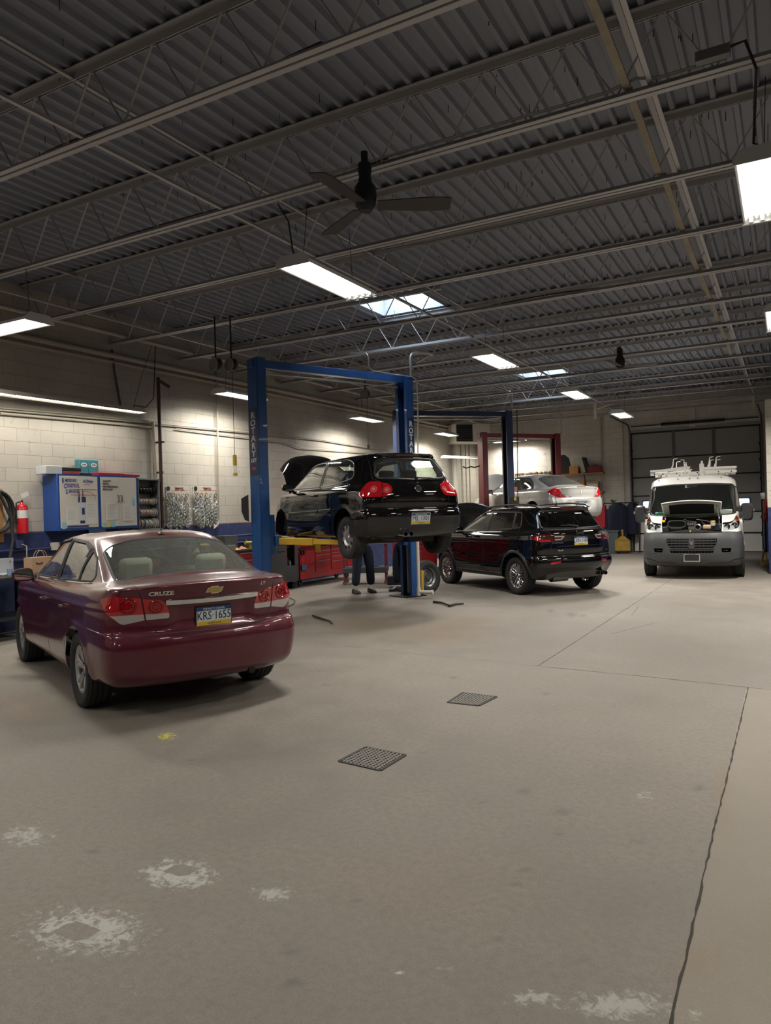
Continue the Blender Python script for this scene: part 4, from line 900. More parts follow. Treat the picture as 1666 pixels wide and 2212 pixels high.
def gsix():
 car = empty('car', (-5.59, 20.28, 1.067), math.radians(142.0), 'silver four-door sedan raised on the red two-post lift', 'car')
 WB = 2.852; X = (0,1.4,WB)
 R = [[(x,0,.2) for x in np.linspace(-.8,3.6,13)],
  ring(.20,-.82,3.62,.80,.08,.22,.25,.35,xs=X),ring([.27,.27,.24,.24,.24],-.95,3.72,.86,.10,.20,.28,.35,xs=X),ring(.40,-1.0,3.78,.888,.12,.19,.30,.35,xs=X),
  ring(.56,-1.01,3.79,.894,.12,.18,.30,.35,xs=X),ring([.70,.70,.70,.68,.66],-.99,3.76,.892,.12,.18,.30,.35,xs=X),
  ring([.72,.72,.73,.70,.69],-.97,3.74,.890,.12,.18,.3,.35,xs=X),ring([.745,.745,.76,.72,.71],-.955,3.70,.888,.11,.19,.3,.35,xs=X),
  ring([.86,.86,.84,.78,.76],-.965,3.64,.880,.11,.22,.3,.34,.94,xs=X),ring([.96,.95,.92,.84,.82],-.975,3.52,.864,.11,.25,.3,.34,.92,xs=X),
  ring([1.02,.995,.945,.88,.85],-.985,3.42,.842,.10,.28,.28,.34,.89,xs=X),ring([1.035,1.005,.955,.89,.87],-.955,3.34,.83,.10,.28,.28,.34,.88,xs=X),
  ring([1.045,1.015,.965,.92,.91],-.80,3.08,.81,.09,.28,.24,.30,.86,.88),ring([1.055,1.025,.975,.95,.95],-.68,2.85,.790,.08,.26,.18,.2,.86,.9),
  ring([1.06,1.035,.985,.975,.98],-.62,2.72,.775,.07,.26,.14,.14,.86,.93),ring([1.22,1.20,1.18,1.18,1.18],-.18,2.22,.695,.06,.26,.12,.14,.87,.93),
  ring([1.36,1.35,1.35,1.35,1.35],.22,1.84,.615,.05,.28,.10,.14,.88,.93),ring([1.40,1.395,1.40,1.39,1.39],.36,1.7,.56,.05,.28,.10,.14,.9,.93),
  ring([1.43,1.43,1.435,1.43,1.425],.58,1.45,.40,.04,.25,.08,.14),[(x,0,1.445) for x in np.linspace(.75,1.3,13)]]
 H = 0.03
 R = [[(p[0],p[1],p[2] + H) for p in r] for r in R]
 def dfm(B):
  x,y,z = B[...,0],B[...,1],B[...,2]
  B = flare(B,(0,WB),.33,.375,.016)
  k = (x < -.6) / (1 + np.exp(-(z - .48) / .006)) / (1 + np.exp(-(.655 - z) / .006)) / (1 + np.exp(-(.27 - y) / .01)); B[...,0] += .035 * k
  return B
 sh = Shell(R,7,5,dfm)
 paint = carpaint('silver_paint', (.46, .455, .44), .55, .35, 1., dirt=.3); blk = mat('black_plastic', (.02, .02, .021), .45); rub = mat('rubber_seal', (.012, .012, .012), .6)
 chrome = mat('chrome', (.8, .8, .8), .08, 1.); gl = glassmat('gsix_glass', (.42, .48, .45), .06); tyre = mat('tyre_rubber', (.022, .022, .022), .75, bump=.1, noise=.3); silver = mat('alloy_silver', (.50, .50, .50), .32, .85)
 arches(sh,(0,WB),.34,.38,26)
 fg = rp([(2.40,1.02),(1.25,1.02),(1.20,1.39),(1.70,1.37),(2.0,1.25)],[.02,.01,.01,.12,.2]); rg = rp([(1.17,1.02),(.12,1.05),(.22,1.20),(.50,1.365),(1.13,1.39)],[.01,.03,.1,.1,.01])
 side_cut(sh, 'fg', fg); side_cut(sh, 'rg', rg)
 bw = rp([(-.46, -.63), (-.50, 0), (-.46, .63), (.18, .545), (.25, .3), (.26, 0), (.25, -.3), (.18, -.545)], [.06, 0, .06, .07, 0, 0, 0, .07]); sh.cut('backlight', bw, 'T')
 ww = rp([(2.62, -.68), (2.68, 0), (2.62, .68), (1.86, .56), (1.80, 0), (1.86, -.56)], [.06, 0, .06, .06, 0, .06]); sh.cut('windscreen', ww, 'T', nmin=.05)
 for s, k in ((1, 'l'), (-1, 'r')):
  D = ('D', s, 40); U, V, N = sh.view(D); q = lambda x, y, z: (U.dot(Vector((x, s * y, z))), z)
  po = rp([q(-.91, .46, .78), q(-.84, .665, .785), q(-.62, .84, .925), q(-.68, .74, 1.01), q(-.74, .60, 1.055)], [.02, .03, .01, .04, .04]); sh.cut('lamp_' + k, po, D, nmin=.05)
 lid = rp([(-.66, 1.2), (-.58, 1.03), (-.46, .77), (-.43, .72), (.43, .72), (.46, .77), (.58, 1.03), (.66, 1.2)], [0, .02, .03, .03, .03, .03, .02, 0]); sh.cut('lid', lid, 'B', nmin=.1, x=lambda c: c.x < -.6, only='none')
 fd = rp([(2.5,1.0),(2.42,.45),(2.35,.28),(1.22,.28),(1.22,1.01)],[.01,.1,.05,.03,.01]); rd = rp([(1.205,1.01),(1.205,.28),(.50,.28),(.42,.50),(.20,.72),(.12,1.04)],[0,.03,.04,.1,.05,0])
 side_cut(sh, 'fd', fd, only='none', x=lambda c: c.z < 1.02); side_cut(sh, 'rd', rd, only='none', x=lambda c: c.z < 1.05)
 sh.cut('bonnet', rp([(2.72, -.70), (2.76, 0), (2.72, .70), (3.25, .64), (3.46, .3), (3.50, 0), (3.46, -.3), (3.25, -.64)], [.03, 0, .03, .1, 0, 0, 0, .1]), 'T', nmin=.3, only='none')
 sh.drop('arch'); sh.part(None, 'body', paint, car); lidp = sh.part('lid', 'trunk_lid', paint, car)
 for k in 'lr':
  d = sh.part('fd_' + k, 'front_door', paint, car); e = sh.part('rd_' + k, 'rear_door', paint, car); door_handle(sh, d, 1.40, .90, k, paint); door_handle(sh, e, .42, .925, k, paint)
  sh.part('fg_' + k, 'side_window', gl, car, -.004); sh.part('rg_' + k, 'side_window', gl, car, -.004)
 sh.part('backlight', 'rear_window', gl, car, -.003); sh.part('windscreen', 'windshield', gl, car, -.003)
 sh.part('bonnet', 'hood', mat('silver_flat', (.36, .36, .36), .45), car, 0, .022, hinge_matrix(2.70, 1.0, math.radians(GSIX_HOOD)))
 red = mat('lamp_red', (.55, .008, .012), .08, coat=1., spec=.8); clear = mat('lamp_clear', (.62, .60, .60), .1, .3, coat=1., spec=.8)
 for s, k in ((1, 'l'), (-1, 'r')):
  D = ('D', s, 40); U, V, N = sh.view(D); a = sh.part('lamp_' + k, 'tail_light', red, car, .006, .012); c = U.dot(Vector((-.88, s * .58, 0)))
  g = MB(); lamp_ring(g,sh,c,.845,D,.035,.007,.006);
  if g.v: g.build('lamp_ring', clear, a)
 t = MB()
 for v in 'LR': sh.ribbon(t, fd, v, .003, .0006, True); sh.ribbon(t, rd, v, .003, .0006, True)
 sh.ribbon(t, lid[1:-1], 'B', .0035, .0008); t.build('panel_gap', rub, car)
 t = MB(); sh.ribbon(t, bw, 'T', .012, .002, True)
 for v in 'LR': sh.ribbon(t, fg, v, .011, .004, True); sh.ribbon(t, rg, v, .011, .004, True); sh.ribbon(t, [(1.20, 1.01), (1.165, 1.40)], v, .03, .003)
 t.build('window_seal', rub, car)
 t = MB(); sh.ribbon(t, [(-.14, 1.055), (.14, 1.055)], 'B', .010, .003); t.build('brake_light', mat('brake_red', (.10, .006, .008), .25, coat=1.), lidp)
 p, n = sh.on(0, .895, 'B'); r = Vector((0, 0, 1)).cross(n).normalized(); M = frame(p + n * .003, r, n.cross(r))
 MB().xf(M).prism([(-.022, .045), (0, .055), (.022, .045), (.008, .0), (0, -.06), (-.008, 0)], 0, .005).build('badge', chrome, lidp)
 t = MB(); text_on(sh, t, 'G6', .33, .80, 'B', .045, .002, .003, sx=1.3); t.build('lettering', mat('grey_letters', (.12, .12, .12), .4), lidp)
 p, n = sh.on(0, .565, 'B'); licence_plate(car, p + n * .006, n, (0, 0, 1), 'HXB\u00b75395', frame_m=mat('grey_letters', (.12, .12, .12), .4))
 ln = MB(); arch_liner(ln, 0, .34, .38, .84, .50); arch_liner(ln, WB, .34, .38, .84, .50); ln.build('wheel_well', mat('well_black', (.008, .008, .008), .9), car)
 for ax in (0,WB):
  for sd in (1, -1): make_wheel(car, ax, sd, .30, .33, .215, .215, 'five_twin', silver, tyre, .77)
 for sd in (1,-1): mirror(car,2.12,sd * .80,.965,blk,blk,sd,.20,.13)
 u = MB(); u.bb((-.8, -.6, .14), (3.2, .6, .24)); u.bar((0, -.7, .28), (0, .7, .28), .08, .08); u.build('underbody', mat('dark_metal', (.03, .03, .032), .5, .6), car)
 sm = mat('gsix_seat', (.10, .10, .10), .8)
 for y in (-.37,.37): seat(car,1.4,y,.36,sm,.5,.6)
 b = MB(); b.box((.1, 0, .80), (.16, 1.24, .52), R=Matrix.Rotation(-.3, 3, 'Y')); rb = b.build('rear_bench', sm, car, bevel=.05)
 MB().bb((2.6, -.66, .3), (3.4, .66, .7)).build('engine', mat('engine_dark', (.04, .04, .045), .6, .4), car, bevel=.03)
 return car,sh
GSIX_HOOD = 60
def van():
 WB = 3.0
 h = math.radians(274.2); o = Vector((-2.088,20.52,0))
 car = empty('van', o, h, 'white cargo van with grey front bumper and its hood open, facing the camera', 'van')
 X = (0,1.4,WB)
 R = [[(x,0,.28) for x in np.linspace(-.7,3.7,13)],
  ring(.28,-.80,3.78,.93,.03,.06,.10,.20,xs=X),ring(.34,-.88,3.88,.985,.03,.06,.12,.22,xs=X),ring(.50,-.92,3.935,1.010,.03,.06,.14,.24,xs=X),
  ring(.66,-.93,3.945,1.018,.03,.06,.15,.25,xs=X),ring([.85,.85,.85,.84,.86],-.93,3.94,1.018,.03,.06,.16,.26,xs=X),
  ring([.96,.96,.96,.96,.98],-.93,3.90,1.012,.03,.06,.17,.28,wf=.92,xs=X),ring([1.06,1.06,1.06,1.08,1.08],-.93,3.83,1.005,.03,.06,.16,.28,wf=.90,xs=X),
  ring([1.18,1.18,1.18,1.22,1.22],-.93,3.62,.995,.03,.06,.13,.26,wf=.90,xs=X),ring([1.26,1.26,1.26,1.31,1.31],-.93,3.40,.985,.03,.06,.12,.24,wf=.90,xs=X),
  ring([1.32,1.32,1.32,1.37,1.37],-.93,3.30,.985,.03,.06,.12,.22,wf=.90),ring([1.55,1.55,1.55,1.60,1.60],-.93,3.10,.965,.03,.06,.11,.20,wf=.90),
  ring([1.80,1.80,1.80,1.84,1.85],-.93,2.86,.940,.03,.06,.10,.18,wf=.90),ring([2.00,2.00,2.00,2.02,2.05],-.92,2.66,.915,.03,.06,.09,.16,wf=.91),
  ring([2.12,2.12,2.12,2.13,2.16],-.90,2.50,.88,.03,.08,.08,.14,wf=.92),ring([2.20,2.20,2.20,2.20,2.215],-.86,2.34,.76,.03,.08,.07,.12),
  ring([2.235,2.235,2.24,2.235,2.235],-.78,2.2,.58,.03,.08,.06,.12),[(x,0,2.255) for x in np.linspace(-.6,2.0,13)]]
 def dfm(B):
  x,y,z = B[...,0],B[...,1],B[...,2]
  return flare(B,(0,WB),.36,.42,.014,.2)
 sh = Shell(R,7,6,dfm)
 paint = carpaint('white_paint', (.78, .77, .74), .0, .35, 1., dirt=.25); gry = mat('bumper_grey', (.06, .062, .066), .5, noise=.1); blk = mat('black_plastic', (.02, .02, .021), .45); rub = mat('rubber_seal', (.012, .012, .012), .6)
 chrome = mat('chrome', (.8, .8, .8), .08, 1.); gl = glassmat('van_glass', (.62, .70, .66), .01); tyre = mat('tyre_rubber', (.022, .022, .022), .75, bump=.1, noise=.3); steel = mat('steel_rim', (.2, .2, .2), .4, .8)
 arches(sh,(0,WB),.36,.415)
 wz = [(-.88,1.36),(0,1.30),(.88,1.36),(.865,2.0),(.4,2.03),(-.4,2.03),(-.865,2.0)]
 ws = rp(wz, [.10, 0, .10, .07, 0, 0, .07]); sh.cut('ws', ws, 'F', nmin=.05, x=lambda c: c.x > 1.8)
 sg = rp([(3.02, 1.42), (2.05, 1.38), (2.03, 1.95), (2.58, 1.95), (2.85, 1.70)], [.03, .03, .05, .08, .1]); side_cut(sh, 'sg', sg, x=lambda c: abs(c.y) > .7)
 for s, k in ((1, 'l'), (-1, 'r')):
  D = 'F'
  hl = rp([(s * .60, 1.01), (s * .72, 1.015), (s * .90, 1.06), (s * .935, 1.15), (s * .93, 1.25), (s * .885, 1.34), (s * .80, 1.20), (s * .605, 1.18)], [.02, .04, .06, .05, .04, .015, .06, .02]); sh.cut('head_' + k, hl, D, nmin=.04, x=lambda c: c.x > 3.1)
 hood = rp([(-.595, 1.33), (0, 1.34), (.595, 1.33), (.595, .975), (-.595, .975)], [.0, 0, .0, .0, .0]); sh.cut('bonnet', hood, 'F', nmin=.02, only='none', x=lambda c: c.x > 3.1)
 gr = rp([(-.495, .868), (.495, .868), (.485, .77), (.42, .652), (-.42, .652), (-.485, .77)], [.04, .04, .04, .06, .06, .04]); sh.cut('grille', gr, 'F', only='none', x=lambda c: c.x > 3)
 lg = rp([(-.43, .605), (.43, .605), (.40, .560), (-.40, .560)], .01); sh.cut('grille', lg, 'F', only='none', x=lambda c: c.x > 3)
 for s in (1, -1): sh.cut('grille', rp([(s * .565, .658), (s * .76, .658), (s * .74, .572), (s * .58, .572)], .02), 'F', only='none', x=lambda c: c.x > 3)
 bz = [(-1.2,.2),(1.2,.2),(1.2,1.02),(.93,.995),(.60,.945),(-.60,.945),(-.93,.995),(-1.2,1.02)]
 sh.cut('bumper', bz, 'F', nmin=-.5, only='none', x=lambda c: c.x > 3.30 and c.z < 1.1)
 for sd in 'LR': sh.cut('bumper', [(3.38, .1), (4.2, .1), (4.2, 1.02), (3.72, 1.0), (3.40, .95), (3.40, .5)], sd, nmin=-.2, only=['none', 'bumper'])
 fd = rp([(3.05, 1.36), (3.25, 1.0), (3.28, .75), (2.55, .50), (2.02, .38), (2.02, 2.05), (2.6, 2.05)], [.02, .05, .1, .05, .02, .02, .1]); side_cut(sh, 'fd', fd, only='none', x=lambda c: abs(c.y) > .6)
 sh.drop('arch'); sh.part(None, 'body', paint, car); bp = sh.part('bumper', 'front_bumper', gry, car, .003)
 for k in 'lr':
  d = sh.part('fd_' + k, 'front_door', paint, car); door_handle(sh, d, 2.15, 1.15, k, blk); sh.part('sg_' + k, 'side_window', gl, car, -.004)
 sh.part('ws', 'windshield', gl, car, -.003)
 sh.drop('bonnet'); sh.drop('grille');
 lens = glassmat('lamp_lens', (.85, .87, .87)); refl = mat('reflector_chrome', (.6, .6, .6), .15, 1.); amb = mat('amber', (.75, .18, .02), .2, coat=1.)
 for s, k in ((1, 'l'), (-1, 'r')):
  a = sh.part('head_' + k, 'headlight', lens, car, .003)
  bk = sh.part('head_' + k, 'lamp_housing', mat('lamp_silver', (.60, .60, .60), .3, .2), a, -.05)
  for (y,z,r,m) in ((.69,1.10,.055,refl),(.83,1.12,.055,refl),(.885,1.245,.04,amb)):
   P, n = sh.on(s * y, z, 'F')
   if P is None: continue
   F = Vector((1,0,0)); M = frame(P - F * .045,(0,1,0),(0,0,1))
   MB().xf(M).lathe([(.2 * r, -.03), (.6 * r, -.02), (r, .02), (r * 1.06, .02), (r * 1.06, -.03)], 24).sphere((0, 0, -.01), r * .35).build('lamp_bowl', m, a)
 # grille bars
 g = MB(); xg = lambda y, z: (sh.on(y, z, 'F')[0] or Vector((3.9, 0, 0))).x
 def hbar(z,w,hh,dx=.012):
  pts = [(y,z) for y in np.linspace(-w,w,15)]
  rg_ = []
  for y,zz in pts:
   x = xg(y,zz); rg_.append([(x - .03,y,zz - hh),(x + dx,y,zz - hh * .8),(x + dx,y,zz + hh * .8),(x - .03,y,zz + hh)])
  g.rings(rg_)
 for z,w in ((.818,.48),(.765,.475),(.708,.445)): hbar(z,w,.010)
 hbar(.868,.485,.012,.014); hbar(.654,.42,.012,.014)
 for i in range(-6,7):
  y = i * .078
  if abs(y) > .47: continue
  x = xg(y,.76); g.bb((x - .03,y - .004,.66),(x - .005,y + .004,.86))
 for i in range(-6,7): x = xg(i * .062,.58); g.bb((x - .03,i * .062 - .004,.56),(x - .008,i * .062 + .004,.60))
 x = xg(0, .77); g.prism(rp([(-.055, .665), (.055, .665), (.052, .865), (-.052, .865)], .02), x - .02, x + .018, 'yz')
 for s in (1,-1):      # upright emblem panel,fog lamp blades
  x = xg(s * .66,.615); g.bb((x - .03,s * .64 - .05,.605),(x - .01,s * .64 + .05,.617))
 gb = g.build('grille', mat('grille_grey', (.06, .062, .065), .45), bp)
 # ram head: a plain stylised animal head of a few facets
 bd = MB(); M = frame((x0 := xg(0,.775) + .021,0,.775),(0,1,0),(0,0,1)); bd.xf(M)
 bd.prism(rp([(-.018,-.04),(.018,-.04),(.026,.005),(.022,.03),(-.022,.03),(-.026,.005)],.006),0,.008)
 for s in (1,-1): bd.tube([(s * (.022 + .022 * math.sin(a * 1.0)),.012 + .026 * math.cos(a),.004) for a in np.linspace(0,4.2,12)],np.linspace(.009,.004,12),6)
 bd.build('badge', mat('badge_silver', (.55, .55, .55), .25, .9), bp)
 # dark cavity behind the openings,and the engine bay
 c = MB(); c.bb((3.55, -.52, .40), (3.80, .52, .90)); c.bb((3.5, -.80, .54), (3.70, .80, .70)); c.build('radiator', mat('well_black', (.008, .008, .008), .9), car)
 eb = MB()
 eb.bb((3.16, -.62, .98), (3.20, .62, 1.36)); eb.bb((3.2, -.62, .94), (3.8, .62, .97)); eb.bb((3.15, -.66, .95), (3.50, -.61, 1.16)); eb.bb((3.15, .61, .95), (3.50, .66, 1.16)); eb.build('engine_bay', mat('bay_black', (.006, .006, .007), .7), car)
 sl = MB()      # slam panel: arched beam with openings
 for i in range(24):
  y0 = -.6 + i * .05; y1 = y0 + .05; z0 = 1.0 + .045 * math.cos(min(1,abs(y0 / .42)) * PI / 2); z1 = 1.0 + .045 * math.cos(min(1,abs(y1 / .42)) * PI / 2)
  sl.rings([[(3.72,y,z - .045),(3.80,y,z - .05),(3.80,y,z),(3.70,y,z)] for y,z in ((y0,z0),(y1,z1))])
 for y in (-.27, .27, -.1, .1): sl.prism(rp([(y - .055, .99), (y + .055, .99), (y + .045, 1.02), (y - .045, 1.02)], .01), 3.795, 3.806, 'yz')
 slo = sl.build('slam_panel', mat('slam_grey', (.05, .05, .055), .5, .3), car)
 MB().cyl((3.80, -.02, 1.015), (3.82, -.02, 1.015), .017, 12).build('hood_bumper_stop', mat('bright_yellow', (.75, .50, .03), .4), car)
 e = MB()
 e.lathe([(.07, 0), (.085, .0), (.09, .04), (.08, .06), (.07, .05), (.07, .0)], 28, (3.72, 0, 0), 'x') if False else None
 ring_ = [(3.66,-.29 + .175 * (abs(math.cos(a)) ** .6) * (1 if math.cos(a) > 0 else -1),1.16 + .075 * (abs(math.sin(a)) ** .6) * (1 if math.sin(a) > 0 else -1)) for a in np.linspace(0,2 * PI,33)[:-1]]
 e.tube(ring_ + ring_[:2], .018, 8, False); e.build('air_duct', mat('duct_black', (.016, .016, .017), .5), car)
 def blob(nm,c,d,m,bev=.015): return MB().box(c,d).build(nm,m,car,bevel=bev)
 blob('coolant_tank', (3.60, .30, 1.09), (.14, .16, .10), mat('tank_beige', (.42, .30, .19), .4), .03);
 blob('fuse_box', (3.55, -.52, 1.05), (.2, .16, .12), blk, .02); blob('battery_cover', (3.48, .52, 1.08), (.2, .18, .16), blk, .02)
 bl = MB(); bl.cyl((3.58, .42, 1.12), (3.58, .42, 1.19), .05, 16); bl.build('washer_tank', mat('tank_white', (.4, .42, .36), .3), car)
 MB().cyl((3.58, .42, 1.20), (3.58, .42, 1.225), .045, 16).build('yellow_cap', mat('bright_yellow', (.75, .50, .03), .4), car)
 MB().cyl((3.62, -.56, 1.21), (3.62, -.56, 1.24), .035, 14).box((3.62, -.56, 1.25), (.03, .08, .02)).build('oil_cap', mat('bright_yellow', (.75, .50, .03), .4), car)
 alu = mat('cast_alloy', (.42, .42, .42), .3, .9); t = MB()
 for i,y in enumerate((-.06,-.02,.02,.06)): t.cyl((3.55,y * 1.3,1.20),(3.68,y,1.15),.020,10)
 t.lathe([(.05, -.03), (.075, -.02), (.075, .03), (.055, .04), (.04, .02)], 24, (3.62, .12, 1.09), 'x'); t.box((3.6, 0, 1.08), (.1, .12, .07)); t.cyl((3.62, -.03, 1.04), (3.62, -.03, 1.1), .03, 12); t.build('engine', alu, car)
 hs = MB()
 for P in ([(3.5,-.5,1.12),(3.66,-.42,1.07),(3.7,-.2,1.07)],[(3.5,.2,1.2),(3.62,.24,1.16),(3.6,.36,1.05)],[(3.45,.1,1.25),(3.55,.3,1.22),(3.6,.5,1.14)],[(3.5,-.15,1.26),(3.62,-.05,1.22),(3.58,.1,1.2)]): hs.tube(P,.014,8)
 hs.build('hose', blk, car)
 # open hood standing up at the windscreen: frame with an inner opening
 A = math.radians(VAN_HOOD); hx,hz = 3.20,1.33; L = .50
 def hp(u,y,t=0): # u along hood from hinge,y across,t thickness (up-side positive)
  b = .045 * math.sin(PI * min(1,max(0,u / L))) ; xx = u; zz = b + t
  return Vector((hx + xx * math.cos(A) - zz * math.sin(A),y,hz + xx * math.sin(A) + zz * math.cos(A) - .055 * (y / .62) ** 2 * (u / L)))
 m = MB(); NY = 26
 outl = lambda u: .56 + .06 * (1 - u) ** .5 * 0 + .03 * u
 m.grid(lambda a,b: hp(a * L,(b * 2 - 1) * outl(a),.028),8,NY)
 hd = m.build('hood', paint, car)
 hd_in = mat('hood_inner', (.50, .50, .47), .5)
 m = MB()
 def band(u0,u1,y0,y1,n=12): m.grid(lambda a,b: hp((u0 + (u1 - u0) * b) * L,(y0 + (y1 - y0) * a) * outl(u0),.0),n,2)
 band(.78, 1.0, -1, 1, NY); band(0, .10, -1, 1, NY); band(.10, .78, -1, -.80, 3); band(.10, .78, .80, 1, 3); m.build('hood_frame', hd_in, hd)
 m = MB(); m.grid(lambda a, b: hp((.10 + .68 * a) * L, (b * 2 - 1) * .46, .014), 4, 10); m.build('hood_liner', mat('liner_black', (.01, .01, .012), .8), hd)
 m = MB(); e0 = [hp(L,(b * 2 - 1) * outl(1),.03) for b in np.linspace(0,1,20)]; m.tube(e0,.014,6)
 for s in (0,19): m.tube([e0[s],hp(0,(-1 if s == 0 else 1) * outl(0),.02)],.014,6)
 m.build('hood_edge', paint, hd)
 for s in (1, -1): MB().tube([hp(.02, s * .54), hp(.02, s * .54) + Vector((.10, 0, -.09))], .013, 6).build('hood_hinge', paint, hd)
 MB().tube([(3.70, .56, 1.06), hp(L * .80, .50, -.01)], .008, 8).build('hood_prop', blk, car)
 # window seal,cowl,wipers
 t = MB(); sh.ribbon(t, ws, 'F', .022, .004, True)
 for v in 'LR': sh.ribbon(t, sg, v, .014, .004, True)
 t.build('window_seal', rub, car)
 t = MB(); sh.ribbon(t, [(-.44, .63), (.44, .63)], 'F', .006, .004)
 for s in (1,-1):
  sh.ribbon(t, [(s * .60, .94), (s * .55, .65), (s * .47, .36)], 'F', .006, .003); sh.ribbon(t, [(s * 1.0, .575), (s * .82, .55), (s * .48, .53)], 'F', .006, .003); sh.ribbon(t, [(s * .97, .44), (s * .80, .42), (s * .70, .37), (s * .3, .345)], 'F', .016, .006)
 t.build('bumper_seam', rub, bp)
 # blank front plate in a chrome frame
 P, n = sh.on(0, .462, 'F'); licence_plate(car, P + Vector((.012, 0, 0)), (1, 0, 0), (0, 0, 1), '', frame_m=chrome, blank=True)
 # big mirrors on arms
 for s in (1,-1):
  k = MB(); rgs = []
  for t_,sy,sz in [(-.07,.9,.92),(-.05,1,1),(.0,1,1),(.06,.92,.95),(.10,.7,.78)]:
   rgs.append([(2.95 + t_,s * 1.09 + (abs(math.cos(a)) ** .5) * (1 if math.cos(a) > 0 else -1) * .12 * sy,1.39 + (abs(math.sin(a)) ** .5) * (1 if math.sin(a) > 0 else -1) * .19 * sz) for a in np.linspace(0,2 * PI,25)[:-1]])
  k.rings(rgs); mo = k.build('side_mirror', blk, car)
  MB().bar((2.95, s * 1.0, 1.50), (2.95, s * .9, 1.48), .06, .05).bar((2.95, s * 1.0, 1.28), (2.95, s * .92, 1.30), .06, .05).build('mirror_arm', blk, mo, bevel=.01)
  MB().prism(rp([(s * .99, 1.25), (s * 1.20, 1.25), (s * 1.20, 1.54), (s * .99, 1.54)], .03), 2.872, 2.882, 'yz').build('mirror_glass', mat('mirror_glass', (.75, .78, .78), .03, 1.), mo)
  MB().box((2.93, s * 1.225, 1.42), (.12, .012, .06)).build('turn_signal', mat('lamp_clear', (.62, .60, .60), .1, .3, coat=1., spec=.8), mo, bevel=.004)
 ln = MB(); arch_liner(ln, 0, .36, .415, .96, .60); arch_liner(ln, WB, .36, .415, .96, .60); ln.build('wheel_well', mat('well_black', (.008, .008, .008), .9), car)
 for ax in (0,WB):
  for sd in (1, -1): make_wheel(car, ax, sd, .352, .352, .215, .235, 'steel', steel, tyre, .895)
 # cab: seats,bulkhead,dashboard,papers
 dk = mat('cabin_dark', (.03, .028, .026), .8)
 cb = MB(); cb.bb((1.75, -.9, .5), (1.79, .9, 2.15)); cb.bb((1.7, -.9, .45), (3.3, .9, .5)); cb.build('bulkhead', dk, car)
 for y in (-.48, .48): seat(car, 2.35, y, .72, mat('van_seat', (.045, .045, .05), .8), .52, .68)
 MB().prism(rp([(2.75, .8), (3.2, .8), (3.2, 1.30), (2.85, 1.33), (2.72, 1.2)], .05), -.88, .88, 'xz').build('dashboard', dk, car)
 MB().lathe([(.19, -.012), (.205, 0), (.19, .012), (.178, 0), (.19, -.012)], 28, (0, 0, 0), 'x').build('steering_wheel', blk, car, (2.68, .45, 1.33))
 MB().box((2.69, .0, 1.99), (.03, .22, .07)).build('inside_mirror', blk, car, bevel=.01)
 MB().box((2.70, -.10, 1.98), (.004, .09, .055)).build('windshield_sticker', mat('paper_white', (.62, .62, .58), .7), car)
 MB().box((3.06, .66, 1.40), (.12, .26, .10), rz=.3).build('dashboard_papers', mat('paper_white', (.62, .62, .58), .7), car); MB().box((3.06, -.66, 1.39), (.14, .22, .07), rz=.2).build('green_bag', mat('bag_green', (.04, .20, .12), .5), car, bevel=.02)
 # roof fittings
 t = MB()
 for y in (-.72, -.3, -.05, .12, .6): P, n = sh.on(y, 2.15, 'F'); t.cyl(P - n * .005, P + n * .03, .016, 8)
 t.build('roof_clip', mat('clip_grey', (.3, .3, .28), .5), car)
 return car,sh
VAN_HOOD = 38
# ------------------------------------------------------------------ measuring: where a sight line of the photograph meets a plane of the room
def sight(px,py): return (_fp * CAM_F + _I * (px - CAM_CX) - _J * (py - CAM_CY)).normalized()
def at_x(px,py,X): d = sight(px,py); return CAM_P + d * (X / d.x)
def at_y(px,py,Y): d = sight(px,py); return CAM_P + d * (Y / d.y)
def at_z(px,py,z=0.): d = sight(px,py); return CAM_P + d * ((z - CAM_H) / d.z)
def at_d(px,py,D): d = sight(px,py); return CAM_P + d * (D / d.dot(_fw))
XW,YB,XR,YF,ZD = -10.21,25.78,6.0,-7.0,5.22
ZC = 4.62
def struct(o): o['kind'] = 'structure'; return o
def node_env(m):
 nt = m.node_tree; return nt, nt.nodes, nt.links.new, nt.nodes['Principled BSDF']
def math_n(nt,op,a,b=None,c=None,clamp=False):
 n = nt.nodes.new('ShaderNodeMath'); n.operation = op; n.use_clamp = clamp
 for i,v in enumerate((a,b,c)):
  if v is None: continue
  if hasattr(v, 'links'): nt.links.new(v, n.inputs[i])
  else: n.inputs[i].default_value = v
 return n.outputs[0]
def mixc(nt,f,a,b):
 n = nt.nodes.new('ShaderNodeMix'); n.data_type = 'RGBA'
 for k, v in (('Factor', f), ('A', a), ('B', b)):
  if hasattr(v, 'links'): nt.links.new(v, n.inputs[k])
  else: n.inputs[k].default_value = v if k == 'Factor' else (*v, 1)
 return n.outputs['Result']
def noise_n(nt,vec,scale,detail=6,rough=.55,dist=0.):
 n = nt.nodes.new('ShaderNodeTexNoise'); n.inputs['Scale'].default_value = scale; n.inputs['Detail'].default_value = detail; n.inputs['Roughness'].default_value = rough; n.inputs['Distortion'].default_value = dist
 nt.links.new(vec, n.inputs['Vector']); return n.outputs['Fac']
def ramp(nt,v,lo,hi,a=0.,b=1.):
 n = nt.nodes.new('ShaderNodeMapRange'); n.inputs['From Min'].default_value = lo; n.inputs['From Max'].default_value = hi; n.inputs['To Min'].default_value = a; n.inputs['To Max'].default_value = b
 nt.links.new(v, n.inputs['Value']); return n.outputs[0]
